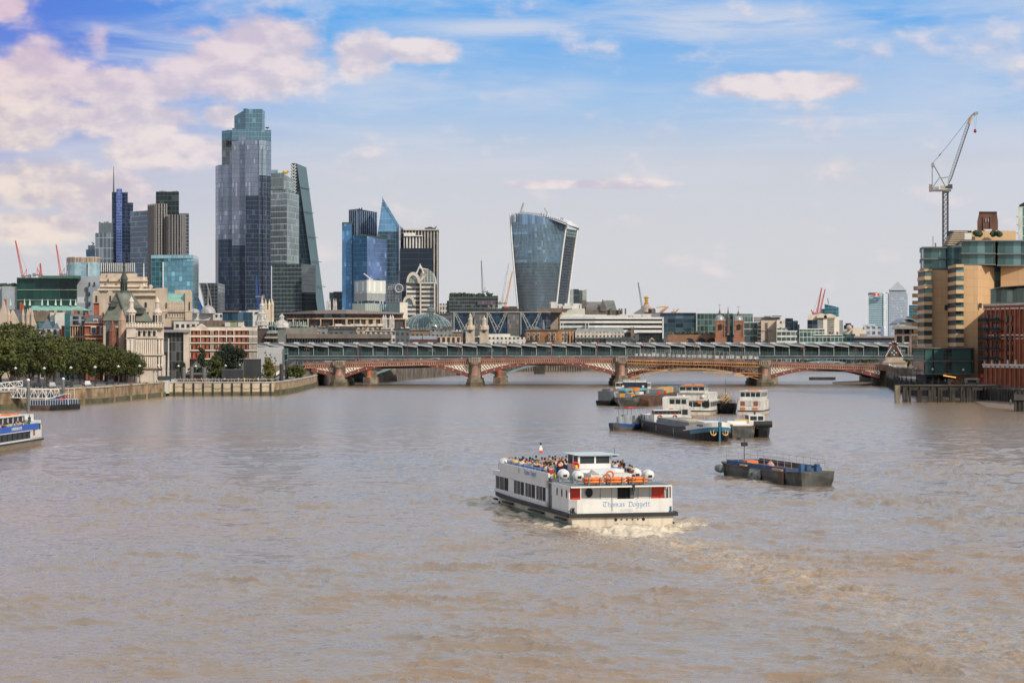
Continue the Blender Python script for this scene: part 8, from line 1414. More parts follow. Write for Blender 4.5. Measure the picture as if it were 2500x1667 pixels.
# hull sides of the superstructure, port and starboard
for s_ in (-1,1):
    xo=s_*hw;b=MB();f=lambda a,c,z0,z1,d=.10,o_=0:b.box(*sorted((xo-s_*(d+o_),xo-s_*o_)),a,c,z0,z1)
    f(.55,6.0,2.1,3.12);f(1.3,5.9,1.0,2.14);f(7.3,8.0,1,3.3);f(7.3,27.0,1.0,1.42);f(7.3,24.8,2.62,3.3,.12);f(19.3,21.4,1.4,2.7);f(11.3,11.75,1.4,2.7,.06,.03);f(15.2,15.65,1.4,2.7,.06,.03);sd_=b.build('side_wall',bw,r)
    b=MB();b.box(*sorted((xo-s_*.12,xo+s_*.03)),7.0,24.8,3.25,3.92);b.box(*sorted((xo-s_*.4,xo+s_*.02)),24.8,27.4,2.62,3.06);bu=b.build('upper_bulwark',bw,r)
    for k in range(3):b=MB();o=MB();o.lathe([(.20,0),(.20,.05)],(0,0,0),16);q=o.build('porthole',win,r);q.rotation_euler=(0,PI/2,0);q.scale=(1.75,.85,1);q.location=(xo-.02 if s_>0 else xo-.03,1.2+k*1.5,2.55)
    for a,c in ((8.0,11.3),(11.75,15.2),(15.65,19.3),(21.4,26.4)):
        b=MB();b.box(*sorted((xo-s_*.09,xo-s_*.04)),a,c,1.42,2.62);wo=b.build('window',win,r);b=MB()
        for t_ in (.33,.68):b.box(*sorted((xo-s_*.05,xo-s_*.0)),a+(c-a)*t_,a+(c-a)*t_+.05,1.42,2.62)
        b.build('mullion',MATS['locker_white'],wo)
        b=MB();b.box(*sorted((xo-s_*.05,xo-s_*.02)),a+.15,a+(c-a)*.3,1.5,2.6);b.build('open_pane',inkb,wo)
    b=MB();b.box(*sorted((xo-s_*.14,xo-s_*.04)),20.2,20.75,1.3,2.6);b.build('door_window',win,r);b=MB();b.box(*sorted((xo-s_*.3,xo-s_*.1)),6.0,7.3,1.0,3.1);b.build('boarding_door',pmat('door_dark',(.03,.05,.06),.4),r)
    b=MB();b.prism([(xo-s_*.06,6.0),(xo,6.0),(xo,8.2),(xo-s_*.06,8.2)],3.22,[3.3,3.3,3.92,3.92]);b.build('quarter_screen',win,r)
    if s_<0:b=MB();nib_text('Thomas Doggett',.42,-13.2,3.38,lambda u,v:(xo-.045,-u,v),b,.085);b.build('name_lettering',ltr,bu,recalc=False);b=MB();b.lathe([(.25,0),(.25,.03)],(0,0,0),14);q=b.build('crest',ltg,bu);q.rotation_euler=(0,-PI/2,0);q.location=(xo-.03,17.3,3.6)
    b=MB();b.path([(xo-s_*.05,8,4.15),(xo-s_*.05,18,4.2),(xo-s_*.3,24.8,4.3)],.022,4);[b.tube((xo-s_*.05,8+k*1.9,3.9),(xo-s_*.05,8+k*1.9,4.17),.018,4)for k in range(10)];b.build('hand_rail',rlm,r)
b=MB();b.box(-4.45,4.45,24.8,27.3,2.98,3.08);b.box(-4.45,4.45,24.7,24.8,3.0,3.9);b.box(-4.3,4.3,26.6,27.3,1.0,3.0);b.prism([(-3.9,27.2),(3.9,27.2),(2.2,29.2),(-2.2,29.2)],1.0,2.0);b.build('front_house',bw,r);b=MB();b.box(-4.0,4.0,8.2,26.3,.98,2.97);b.build('saloon',pmat('saloon_dark',(.05,.045,.04),.7),r)
# wheelhouse, casing
b=MB();b.box(-1.7,1.9,3.6,6.4,3.22,4.0);b.prism([(-1.9,6.3),(2.05,6.3),(2.05,8.6),(-1.9,8.6)],3.22,4.22);b.prism([(-.9,4.6),(1.0,4.6),(1.0,6.2),(-.9,6.2)],4.0,[4.03,4.03,4.28,4.28]);b.build('engine_casing',bw,r);b=MB();b.box(-1.55,-1.0,3.55,5.2,4.0,4.06);b.box(.3,1.5,3.7,4.1,4.0,4.05);b.build('casing_hatch',pmat('hatch_tan',(.45,.36,.26),.7),r)
b=MB();b.box(-1.45,1.55,8.5,8.62,4.0,4.62);b.box(-1.45,-1.33,8.5,12,3.22,4.5);b.box(1.43,1.55,8.5,12,3.22,5.35);b.box(-1.45,1.55,11.9,12,3.22,4.5)
for a,c in ((-1.45,-1.28),(.02,.16),(1.4,1.55)):b.box(a,c,8.5,8.62,4.6,5.35)
b.box(-1.45,1.55,8.5,8.62,5.25,5.36);b.box(-1.45,-1.33,9.9,10.3,4.5,5.35);b.build('wheelhouse',bw,r);b=MB();b.box(-1.28,.02,8.53,8.58,4.62,5.25);b.build('window',win,r);b=MB();b.box(.16,1.4,8.53,8.58,4.62,5.25);b.build('window',win,r);b=MB();b.box(-1.42,-1.36,8.7,11.9,4.5,5.3);b.build('window',win,r);b=MB();b.box(-1.3,1.4,9.2,11.8,3.3,5.2);b.build('cabin_dark',pmat('cabin_in',(.06,.07,.08),.6),r)
b=MB();b.prism([(-1.9,8.15),(2.2,8.15),(2.0,13.2),(-1.7,13.2)],5.36,[5.42,5.42,5.40,5.40]);b.build('wheelhouse_roof',pmat('roof_pale_blue',(.48,.56,.58),.5,var=.04),r);b=MB();b.tube((1.75,8.2,5.4),(1.75,8.2,6.0),.02,4);b.box(1.6,1.95,8.1,8.3,5.2,5.3);b.build('aerial',blk_,r)
b=MB();b.tube((.2,27.5,3.2),(.2,27.5,5.55),.025,4);b.build('flagstaff',rlm,r);b=MB();b.box(.05,.38,27.45,27.5,4.75,5.15);b.box(.12,.3,27.44,27.49,5.15,5.3);b.build('flag',bw,r);b=MB();b.box(.05,.36,27.4,27.44,4.62,4.85);b.build('flag_red',redp,r);b=MB();b.ball((.2,27.5,5.5),.12,8);b.build('mast_light',blk_,r)
def at_(x,y,z):return brot(ST3,Hd,(x,y,z))
def canister(x,y,label):
    q=thing('liferaft_canister',label,'liferaft canister',at_(x,y,3.25),Hd,'white liferaft canisters on the tour boat');b=MB()
    b.T=Matrix.Translation((0,0,.62))@Euler((PI/2,0,0)).to_matrix().to_4x4();b.lathe([(.05,-.62),(.30,-.58),(.41,-.46),(.42,-.02),(.45,0),(.42,.02),(.41,.46),(.30,.58),(.05,.62)],(0,0,0),16);b.build('shell',bw,q,smooth=True)
    b=MB();b.box(-.17,.17,-.63,-.56,.42,.62);b.build('label_plate',inkb,q);b=MB()
    for yy in (-.38,.38):
        b.tube((-.42,yy,0),(-.15,yy,.28),.03,4);b.tube((.42,yy,0),(.15,yy,.28),.03,4);b.tube((-.45,yy,.02),(.45,yy,.02),.03,4);b.tube((-.45,yy,0),(-.45,yy,.6),.025,4);b.tube((.45,yy,0),(.42,yy,.75),.025,4)
    b.build('cradle',rlm,q);return q
for x,y,lb_ in ((-3.35,6.4,'white liferaft canister on the port side of the tour boat, forward one'),(-2.75,4.0,'white liferaft canister on the port side of the tour boat, aft one'),(3.05,6.2,'white liferaft canister on the starboard side of the tour boat, forward one'),(3.45,3.9,'white liferaft canister on the starboard side of the tour boat, aft one'),(-4.0,25.0,'white liferaft canister at the front left of the crowded deck')):canister(x,y,lb_)
for k,x in enumerate((-2.15,-.25,1.65)):
    q=thing('float_rack','grey rack holding two orange buoyancy floats on the stern roof, %s'%('left','middle','right')[k],'float rack',at_(x,1.3,3.25),Hd,'orange float racks on the tour boat');b=MB()
    for z in (.26,.50):b.path([(-.72,-.4,z),(.72,-.4,z),(.72,.6,z),(-.72,.6,z),(-.72,-.4,z)],.10,8);b.box(-.6,.6,-.3,.5,z-.03,z+.03);b.tube((-.25,-.42,z),(.3,-.42,z),.13,8)
    b.build('float',orn,q);b=MB()
    for sx in (-.55,.45):
        for yy in (-.55,.72):b.box(sx-.05,sx+.05,yy-.03,yy+.03,0,.62)
        b.box(sx-.04,sx+.04,-.55,.72,.1,.14)
    b.build('frame',steelgrey,q)
def ring(x,y,z,m_,lb_,yel=False):
    q=thing('life_ring',lb_,'life ring',at_(x,y,z),Hd);b=MB();b.torus((0,0,0),.30,.08,'y',18,6);b.build('ring',m_,q)
    if yel:b=MB();b.ball((.05,-.1,-.1),.15,8,1.4);b.build('yellow_light',MATS['yellow_paint'],q)
ring(-1.75,8.3,4.45,redp,'red life ring with yellow light left of the wheelhouse rear windows',True);ring(-2.0,12.2,4.4,redp,'red life ring on the forward left edge of the wheelhouse');ring(-.15,3.2,3.95,orn,'orange life ring standing behind the middle float rack')
# benches and passengers
b=MB()
for ry in range(10):
    for x0,x1 in ((-4.0,-2.2),(-1.6,1.6),(2.2,4.0)):
        if ry<1 and x0==-1.6:continue
        b.box(x0,x1,12.9+ry*1.2-.25,12.9+ry*1.2+.2,3.66,3.72);b.box(x0,x1,12.9+ry*1.2-.3,12.9+ry*1.2-.25,3.66,4.05)
b.build('bench_seats',pmat('seat_blue',(.03,.12,.38),.5,var=.2),r)
HN=['dark haired','black haired','brown haired','fair haired','bare headed','grey haired']
SEAT=['at the port rail','next to the port rail','inboard on the port bench','left on the middle bench','near left on the middle bench','central on the middle bench','near right on the middle bench','right on the middle bench','inboard on the starboard bench','next to the starboard rail','at the starboard rail']
for ry in range(10):
    for si,cx in enumerate((-3.8,-3.15,-2.5,-1.3,-.65,0,.65,1.3,2.5,3.15,3.8)):
        if prs.random()<.22 or (ry<1 and abs(cx)<2):continue
        hi_=prs.randrange(6);q=person(at_(cx+prs.uniform(-.08,.08),12.9+ry*1.2,3.25),Hd+prs.uniform(-.7,.7),True,'%s passenger, %s top, %s, %s row'%(HN[hi_],'%s',SEAT[si],ordn(ry)),'passengers on the open deck of the tour boat');setcol(q.children[3],HR[hi_])
for k in range(9):person(at_(-3.9+k*.1+prs.uniform(-.2,.3),8.6+k*.55,3.25),Hd+prs.uniform(-.8,.8),True,'passenger in %s top on the port side by the wheelhouse, ' +ordn(k)+' from stern','passengers beside the wheelhouse')
for k,(x,y,c)in enumerate(((2.25,7.6,SH[11]),(2.6,8.4,SH[2]),(3.0,7.8,SH[2]),(2.4,5.2,SH[7]))):person(at_(x,y,3.25),Hd+2,k!=1,'passenger in %s top ' +('nearest the wheelhouse on the right side','standing right of the wheelhouse','leaning forward at the right rail of the tour boat','low by the right hand float rack')[k],'passengers right of the wheelhouse',c)
# --- generic working boats
def boat(name,label,px0,D0,px1,D1,hwid,zd,hm,**k):
    """a boat from its stern bearing and distance to its bow bearing and distance"""
    a=Vector((X(px0,D0),D0,0));c=Vector((X(px1,D1),D1,0));Lb=(c-a).length;rz=math.atan2(-(c.x-a.x),c.y-a.y);q=thing(name,label,'boat',a,rz);rg,wd,tp=hull(Lb,hwid,zd,**k);b=MB();b.loft(rg);b.build('hull',hm,q);return q,Lb,wd,tp
def bx_p(q,part,m_,*bs):
    b=MB();[b.box(*v)for v in bs];return b.build(part,m_,q)
blh=pmat('barge_black',(.009,.012,.014),.5,var=.3,scale=.5,streak=.3,dirt=(.035,.035,.032),spec=.3);rst=pmat('rusty_brown',(.11,.06,.04),.8,var=.5,scale=.6,streak=.5,dirt=(.03,.025,.02));bgy=pmat('barge_grey',(.14,.19,.22),.5,var=.12,streak=.3);bbl=pmat('bow_blue',(.03,.15,.24),.45,var=.08);grh=pmat('old_grey_hull',(.075,.085,.085),.7,var=.4,scale=.6,streak=.7,dirt=(.16,.12,.085))
q,Lb,wd,tp=boat('cargo_barge','long black cargo barge with blue and white bow and two brass anchors',1592,388,1757,336,3.1,1.75,blh,bow=.16,sheer=1.35,stern=.12,zs=.5,blunt=.1)
b=MB();strake(b,Lb,wd,lambda t:tp(t)-1.25*max(0,min(1,(t-.78)/.12)),.02,.0001+.16,.06,0,.8);b.build('deck_stripe',bgy,q)
for (z0,z1,m_,nm,t0)in ((-1.45,-.75,bbl,'blue_bow',.86),(-.75,-.62,white,'white_stripe',.76),(-.62,.02,bw,'white_bow',.80)):
    b=MB();[b.loft([[(s_*(wd(t)+.03),Lb*t+.03,tp(t)+z0),(s_*(wd(t)+.05),Lb*t+.05,tp(t)+z1),(s_*(wd(t)-.1),Lb*t-.05,tp(t)+z1),(s_*(wd(t)-.1),Lb*t-.05,tp(t)+z0)]for t in np.linspace(t0,1,24)])for s_ in (-1,1)];b.build(nm,m_,q)
b=MB();b.box(-.14,.14,Lb-.02,Lb+.16,-.3,tp(1)+.08);b.build('stem',bbl,q)
for s_ in (-1,1):
    x=s_*.95;t=.985;b=MB();yy=Lb-.12;b.path([(x-.45,yy-.25,1.75),(x-.38,yy,1.2),(x,yy+.1,1.0),(x+.38,yy,1.2),(x+.45,yy-.25,1.75)],.09,6);b.tube((x,yy,1.0),(x,yy-.1,1.9),.08,6);b.build('anchor',pmat('brass',(.52,.34,.14),.5,.3),q)
    b=MB();tt=text_obj('MERGANSER',.42,'name_lettering',inkb,q,(s_*(wd(.955)+.10),Lb*.955,tp(.955)-.34),(PI/2,0,PI/2 if s_>0 else -PI/2),.01);tt.rotation_euler=(PI/2,0,(PI/2+.55)if s_>0 else (-PI/2-.55))
bx_p(q,'hatch_coaming',bgy,(-2.5,2.5,Lb*.30,Lb*.80,1.7,2.25));bx_p(q,'hatch_cover',pmat('hatch_cover',(.21,.22,.20),.6,var=.2,streak=.3),(-2.45,2.45,Lb*.31,Lb*.79,2.25,2.7));bx_p(q,'rope_pile',sand,(-1.4,1.6,Lb*.55,Lb*.7,2.7,2.83));bx_p(q,'bow_deck',bw,(-1.6,1.6,Lb*.82,Lb*.93,2.2,3.0))
bx_p(q,'cabin',bw,(-2.6,2.6,1.5,10,1.7,2.9));bx_p(q,'cabin_window',win,(2.58,2.64,3,4,2.0,2.7),(2.58,2.64,5.5,6.3,2.0,2.7));bx_p(q,'wheelhouse_front',bw,(-2.4,2.4,10,13.5,1.7,3.1));bx_p(q,'wheelhouse',pmat('varnished_wood',(.16,.08,.04),.4),(-2.2,2.2,10.2,13,3.1,3.75));bx_p(q,'wheelhouse_window',win,*[(-2.05+k*.72,-1.45+k*.72,12.98,13.05,3.18,3.68)for k in range(6)]);bx_p(q,'wheelhouse_roof',bw,(-2.4,2.4,10,13.3,3.75,3.85));bx_p(q,'draught_marks',white,*[(wd(.3)+.0,wd(.3)+.03,Lb*f_,Lb*f_+.12,.5,1.5)for f_ in (.12,.35,.62)])
for x in (-1.3,1.4):b=MB();b.torus((x,13.62,2.62),.34,.09,'y',16,6);b.build('life_ring',redp,q)
b=MB();[b.tube((x_,Lb*.9,3.0),(x_,Lb*.9,3.9),.03,4)for x_ in (-1.2,1.2)];b.build('bow_rail',rlm,q)
q,Lb,wd,tp=boat('blue_tug','small blue and grey work tug with a flat canopy roof left of the cargo barge',1585,392,1496,381,2.2,1.5,grh,bow=.35,sheer=.5,stern=.1);q.scale=(1,1,0.7)
b=MB();strake(b,Lb,wd,tp,-.65,.68,.05);b.build('blue_sides',pmat('tug_blue',(.02,.07,.30),.5,var=.15),q)
b=MB();b.tube((0,Lb*.62,1.4),(0,Lb*.62,3.9),1.0,14);b.tube((-.6,Lb*.46,1.4),(-.6,Lb*.46,3.6),.9,12);b.tube((.6,Lb*.72,1.4),(.6,Lb*.72,3.4),.7,12);b.build('grey_tanks',pmat('tank_grey',(.34,.38,.41),.5,var=.1),q,smooth=True);bx_p(q,'canopy_roof',pmat('canopy_green_black',(.04,.05,.045),.6),(-1.5,1.5,Lb*.3,Lb*.78,5.5,5.62));bx_p(q,'roof_items',redp,(-.8,.2,Lb*.5,Lb*.68,5.62,5.9));b=MB();[b.tube((x_,Lb*t,3.2),(x_,Lb*t,5.5),.05,4)for x_ in (-1.4,1.4)for t in (.31,.42,.54,.66,.77)];b.build('canopy_posts',rlm,q);bx_p(q,'winch_house',inkb,(-1.2,1.2,Lb*.2,Lb*.42,1.4,3.4));b=MB();[b.torus((1.25*s_,Lb*t,2.5),.5,.1,'x',14,5)for s_ in (-1,1)for t in (.24,.36)];b.build('tow_hoops',MATS['tank_grey'],q);b=MB();b.path([(0,Lb*.06,1.6),(0,Lb*.1,4.0),(0,-.6,2.6),(0,-1.2,1.7)],.2,5);b.build('crane_arm',pmat('crane_arm_red',(.45,.08,.03),.5),q)
q,Lb,wd,tp=boat('deck_barge','dark open barge with white and yellow gear beside the cargo barge',1787,372,1811,350,2.3,1.7,grh,bow=.1,blunt=.7,sheer=.1);bx_p(q,'white_drums',white,(-1.6,1.9,Lb-6,Lb-2.2,1.7,2.15),(-1.2,2.0,Lb-7,Lb-5,2.15,2.6));bx_p(q,'yellow_bales',pmat('bale_yellow',(.60,.38,.12),.7),(-1.8,.6,Lb-12,Lb-7,1.7,2.7));bx_p(q,'rusty_coaming',rst,(-2.2,2.2,Lb-2,Lb-.3,1.7,1.95))
q,Lb,wd,tp=boat('small_tug','small black hulled tug with white cabin and thick bow fender',1826,374,1863,352,1.9,1.35,blh,bow=.45,sheer=.7,blunt=.4);b=MB();b.loft([[(s_*0+wd(t)*s_+.0,Lb*t,tp(t)-.1+dz)for s_,dz in ((1,0),)]+[((wd(t)+.35),Lb*t,tp(t)+.1),(wd(t)+.35,Lb*t,tp(t)-.5),(wd(t),Lb*t,tp(t)-.6)]for t in np.linspace(.5,1,14)]);b.build('side_fender',blk_,q);b=MB();b.tube((-1.5,Lb-.2,2.2),(1.5,Lb-.2,2.2),.55,10);b.build('bow_fender',blk_,q,smooth=True)
bx_p(q,'cabin',bw,(-1.5,1.5,Lb*.25,Lb*.62,1.3,2.4),(-1.3,1.3,Lb*.3,Lb*.6,2.4,3.4));bx_p(q,'window',win,(-1.1,-.2,Lb*.6,Lb*.6+.05,2.55,3.25),(.0,1.1,Lb*.6,Lb*.6+.05,2.55,3.25),(1.3,1.35,Lb*.35,Lb*.55,2.55,3.25),(-1.35,-1.3,Lb*.35,Lb*.55,2.55,3.25));bx_p(q,'radar',blk_,(-.9,.9,Lb*.45,Lb*.48,3.9,4.0),(-.1,.1,Lb*.45,Lb*.48,3.4,3.9))
mw=pmat('moored_white',(.64,.64,.61),.5,var=.1,scale=.6,streak=.5,dirt=(.30,.24,.17))
def tour(label,px,Dd,rz,Lb,hwid,decks,orange=False,face=1,nm='passenger_boat'):
    q=thing(nm,label,'boat',(X(px,Dd),Dd,0),rz);rg,wd,tp=hull(Lb,hwid,.9,.25,0,.4,.9,-.4);b=MB();b.loft(rg);b.build('hull',hw_,q);b=MB();strake(b,Lb,wd,tp,-.2,.22,.08);b.box(-hwid,hwid,-.1,.05,.72,.95);b.build('rubbing_strake',blk_,q);z=.9
    for k,(y0,y1,w_,h_,wn)in enumerate(decks):
        bx_p(q,'deck_house',mw,(-w_,w_,y0,y1,z,z+h_*.38),(-w_,w_,y0,y1,z+h_*.86,z+h_),*[(-w_+u*2*w_/4-.07+(.07 if u==0 else 0)-(.07 if u==4 else 0),-w_+u*2*w_/4+.07,y0,y0+.1,z+h_*.38,z+h_*.86)for u in range(5)]);bx_p(q,'glazing',wn,(-w_+.04,w_-.04,y0+.05,y1-.05,z+h_*.36,z+h_*.88));bx_p(q,'mullions',mw,*[(sx*w_-.03,sx*w_+.03,y0+(y1-y0)*u/7-.06,y0+(y1-y0)*u/7+.06,z+h_*.36,z+h_*.88)for sx in (-1,1)for u in range(8)]);z+=h_
    bx_p(q,'roof',mw,(-decks[-1][2]-.15,decks[-1][2]+.15,decks[-1][0]-.2,decks[-1][1]+.2,z,z+.12));return q,z
q,z=tour('big white moored passenger boat with wide wheelhouse behind the cargo barge',1690,470,-.25,24,4.1,[(0.5,20,3.9,2.2,win),(0.2,14,3.4,1.7,mw),(-.2,4.5,2.8,1.45,win)]);bx_p(q,'roof_floats',orn,(-2,-.3,1,2,z+.1,z+.45),(.3,2.2,1,2,z+.1,z+.45));b=MB();b.ball((-2.0,.15,4.0),.42,10);b.ball((2.3,.15,4.0),.42,10);b.build('liferaft',bw,q);bx_p(q,'orange_netting',orn,(1.2,1.9,.3,.45,2.4,3.3));bx_p(q,'dark_stair',inkb,(2.6,3.6,.3,.48,1.6,3.4));bx_p(q,'wheelhouse_visor',blk_,(-3.1,3.1,-.5,4.7,z,z+.1))
q,z=tour('white two storey moored boat with an open framed upper deck behind the cargo barge',1648,415,-.12,16,2.9,[(0,12,2.6,2.2,win),(0,10,2.3,1.9,win)]);bx_p(q,'stair_tower',mw,(-2.4,-1.2,-.3,.4,1.0,5.0));bx_p(q,'orange_gear',orn,(-1.0,-.4,-.35,-.1,2.2,3.0))
q,z=tour('small white two deck boat seen from astern with orange panels and a central stair',1829,470,-.28,15,2.55,[(.3,11,2.45,2.3,mw),(1.6,10.5,2.3,1.9,win)],nm='passenger_boat');bx_p(q,'orange_panel',orn,(-2.0,-.9,-.1,0,1.15,1.6));bx_p(q,'orange_panel',orn,(.8,1.9,-.1,0,1.15,1.6));bx_p(q,'stern_panel',mw,(-2.5,2.5,0,.1,.9,1.9));bx_p(q,'stair',pmat('stair_grey',(.25,.27,.28),.6),*[(-.6,.6,.25+k*.2,.5+k*.2,1.9+k*.28,2.02+k*.28)for k in range(5)]);bx_p(q,'brown_door',pmat('door_brown',(.25,.09,.05),.5),(-1.9,-1.0,.2,.28,2.0,2.95));bx_p(q,'brown_door',MATS['door_brown'],(1.0,1.9,.2,.28,2.0,2.95));bx_p(q,'rail_rope',redp,(-2.55,-2.45,.1,.2,2.9,3.5));bx_p(q,'roof_items',orn,(-1,1.2,4,8,z+.1,z+.3))
q,Lb,wd,tp=boat('scrap_barge','dark barge piled with timber and wire cages left of the small white boat',1757,520,1775,478,2.5,2.0,blh,bow=.15,blunt=.6,sheer=.3);b=MB();[b.tube((prs.uniform(-2,2),prs.uniform(2,Lb-2),2.0+prs.random()),(prs.uniform(-2,2),prs.uniform(2,Lb-2),2.4+prs.random()*1.8),.09,4)for _ in range(60)];b.build('timber_pile',MATS['brass'],q);b=MB();b.tube((0,Lb-8,2),(0,Lb-8,7.6),.06,4);[b.tube((0,Lb-8,5.4),(s_*2.2,Lb-3,2.3),.06,4)for s_ in (-1,1)];b.build('derrick',steelgrey,q);b=MB();[b.tube((s_*2.4,Lb*t,2.0),(s_*2.4,Lb*t,3.4),.04,4)for s_ in (-1,1)for t in np.linspace(.1,.95,9)];[b.tube((s_*2.4,Lb*.1,3.4),(s_*2.4,Lb*.95,3.4),.05,4)for s_ in (-1,1)];b.build('cage_rail',rlm,q)
q,Lb,wd,tp=boat('swim_barge','dark open barge with a wide sloping bow facing the camera, leftmost of the back row',1525,590,1532,535,3.1,2.1,grh,bow=.06,blunt=.8,sheer=.2,flare=.6);bx_p(q,'yellow_gear',pmat('yellow_gear',(.62,.32,.02),.6),(-2.0,-1.0,Lb-6,Lb-4.5,2.1,2.9),(.6,1.9,Lb-7,Lb-5,2.1,3.1));bx_p(q,'side_deck',MATS['ledge'],(-3.1,-2.7,2,Lb-2,2.1,2.3),(2.7,3.1,2,Lb-2,2.1,2.3))
q,Lb,wd,tp=boat('rusty_barge','long rust brown barge loaded with crates behind the cargo barge',1650,600,1566,537,3.1,2.3,rst,bow=.12,blunt=.6,sheer=.3);bx_p(q,'crates',MATS['bale_yellow'],(-1.5,1.8,Lb*.25,Lb*.36,2.3,4.0),(-1.5,1.8,Lb*.38,Lb*.5,2.3,3.7));bx_p(q,'grey_crates',bgy,(-1.5,1.5,Lb*.54,Lb*.64,2.3,3.8),(-1.8,1,Lb*.1,Lb*.2,2.3,4.0));bx_p(q,'red_crates',redp,(-1.8,-1,Lb*.5,Lb*.53,2.3,3.3),(-1.8,-1,Lb*.66,Lb*.69,2.3,3.3));bx_p(q,'coaming',rst,(-2.6,2.6,Lb*.05,Lb*.9,2.2,2.6))
q,Lb,wd,tp=boat('box_pontoon','dark grey pontoon with a tall square steel box and tyre fender',1530,560,1472,545,2.2,1.6,blh,bow=.05,blunt=.9,sheer=0);q.scale=(1,1,0.76);bx_p(q,'steel_box',pmat('box_steel',(.11,.13,.14),.5,.2),(-1.6,1.6,Lb-3.5,Lb-.6,1.6,4.8),(-.8,.8,Lb-2.9,Lb-1.4,4.8,5.5));b=MB();b.torus((-2.25,Lb-2.5,.9),.45,.18,'x',12,6);b.build('tyre_fender',blk_,q)
q,Lb,wd,tp=boat('crane_barge','work barge with orange crane and cyan tanks at the back of the moorings',1575,600,1508,585,2.6,1.8,rst,bow=.05,blunt=.9,sheer=0);q.scale=(1,1,0.65);bx_p(q,'orange_cab',pmat('crane_orange',(.70,.22,.02),.5),(-1.2,1.2,Lb*.35,Lb*.52,4.4,5.6),(-.5,.5,Lb*.48,Lb*.55,1.8,4.4));cyn=pmat('cyan_tank',(.14,.42,.48),.4);bx_p(q,'cyan_tank',cyn,(-1,1,Lb*.56,Lb*.86,4.3,5.2));bx_p(q,'cyan_tank',cyn,(-1,1,Lb*.06,Lb*.32,4.3,5.2));bx_p(q,'white_gear',white,(-1.6,0,Lb*.25,Lb*.4,1.8,3.8),(-1.4,.5,Lb*.6,Lb*.72,1.8,3.4));bx_p(q,'tank_frame',steelgrey,(-1,1,Lb*.06,Lb*.1,1.8,4.3),(-1,1,Lb*.8,Lb*.85,1.8,4.3))
q,z=tour('dark blue and white passenger boat behind the orange crane barge',1588,720,1.25,13,2.6,[(.5,11.5,2.5,3.0,win),(2,9,1.6,1.1,mw)]);q.scale=(1,1,.76);bx_p(q,'dark_side',pmat('boat_navy',(.02,.03,.06),.5),(-2.62,-2.4,.4,9,1.4,3.9));b=MB();[b.box(-2.7,-2.62,y_,y_+.7,1.6,2.6)for y_ in (1.5,8.5)];b.build('white_lockers',white,q)
# lone barge in the right foreground
q,Lb,wd,tp=boat('open_barge','lone weathered open barge with blue coaming and wire railings, nearest on the right',1800,252,1996,229,2.5,1.3,grh,bow=.10,blunt=.75,sheer=.25,stern=.1,zs=.2)
b=MB();strake(b,Lb,wd,tp,-.12,.16,.08);b.build('rusty_rail',rst,q);blc=pmat('coaming_blue',(.02,.085,.20),.6,var=.3,scale=1.5,streak=.4,dirt=(.10,.06,.04));bx_p(q,'coaming',blc,(-2.1,-2.0,2,Lb*.84,1.3,1.8),(2.0,2.1,2,Lb*.84,1.3,1.8),(-2.1,2.1,Lb*.84,Lb*.84+.1,1.3,1.75),(-2.1,2.1,2,2.1,1.3,1.8));bx_p(q,'hold',rst,(-2.0,2.0,2.1,Lb*.84,1.37,1.40));bx_p(q,'far_hold_side',rst,(-1.99,-1.9,2.2,Lb*.84,1.4,1.95));bx_p(q,'bollard',blc,(-1.0,-.6,Lb*.9,Lb*.93,1.5,2.3),(.8,1.2,Lb*.9,Lb*.93,1.5,2.3),(-.3,.2,Lb*.87,Lb*.9,1.5,2.1))
b=MB()
for s_ in (-1.95,1.95):
    for k in range(11):b.tube((s_,1.5+k*(Lb*.83)/10,1.8),(s_,1.5+k*(Lb*.83)/10,2.75),.03,4)
    b.tube((s_,1.5,2.75),(s_,1.5+Lb*.83,2.75),.025,4);b.tube((s_,1.5,2.3),(s_,1.5+Lb*.83,2.3),.015,4)
b.tube((-1.95,1.5,2.75),(1.95,1.5,2.75),.025,4);b.build('railing',rlm,q);b=MB();b.T=Matrix.Translation((2.75,1.6,.75))@Euler((PI/2,0,0)).to_matrix().to_4x4();b.lathe([(.1,-.9),(.42,-.8),(.48,-.3),(.48,.3),(.42,.8),(.1,.9)],(0,0,0),12);o=b.build('side_fender',pmat('fender_grey',(.16,.18,.18),.7),q,smooth=True);b=MB();b.prism([(2.55,Lb*.45),(3.0,Lb*.47),(3.0,Lb*.56),(2.55,Lb*.58)],.1,[1.3,.9,.8,1.3]);b.build('torn_tarpaulin',pmat('tarp',(.16,.17,.16),.8,var=.7,scale=2),q)
b=MB();b.lathe([(.5,0),(.42,.4),(.05,.75)],(.6,Lb*.5,1.4),8);b.build('pink_tarpaulin',pmat('tarp_pink',(.60,.30,.24),.7,var=.3),q);b=MB();b.tube((-.5,1.0,1.4),(-.5,1.0,4.1),.05,5);b.box(-.85,-.15,.8,1.2,3.3,3.75);b.box(0,.45,.9,1.1,4.0,4.35);b.build('marker_lamp',blk_,q);bx_p(q,'orange_heap',orn,(-1.0,.4,2.6,4.2,1.4,1.75));bx_p(q,'rope_heap',sand,(1.9,2.4,Lb*.7,Lb*.82,1.4,1.62),(2.15,2.5,Lb*.3,Lb*.38,1.4,1.55));bx_p(q,'rust_patch',rst,(2.58,2.64,Lb*.8,Lb*.87,-.2,1.4))
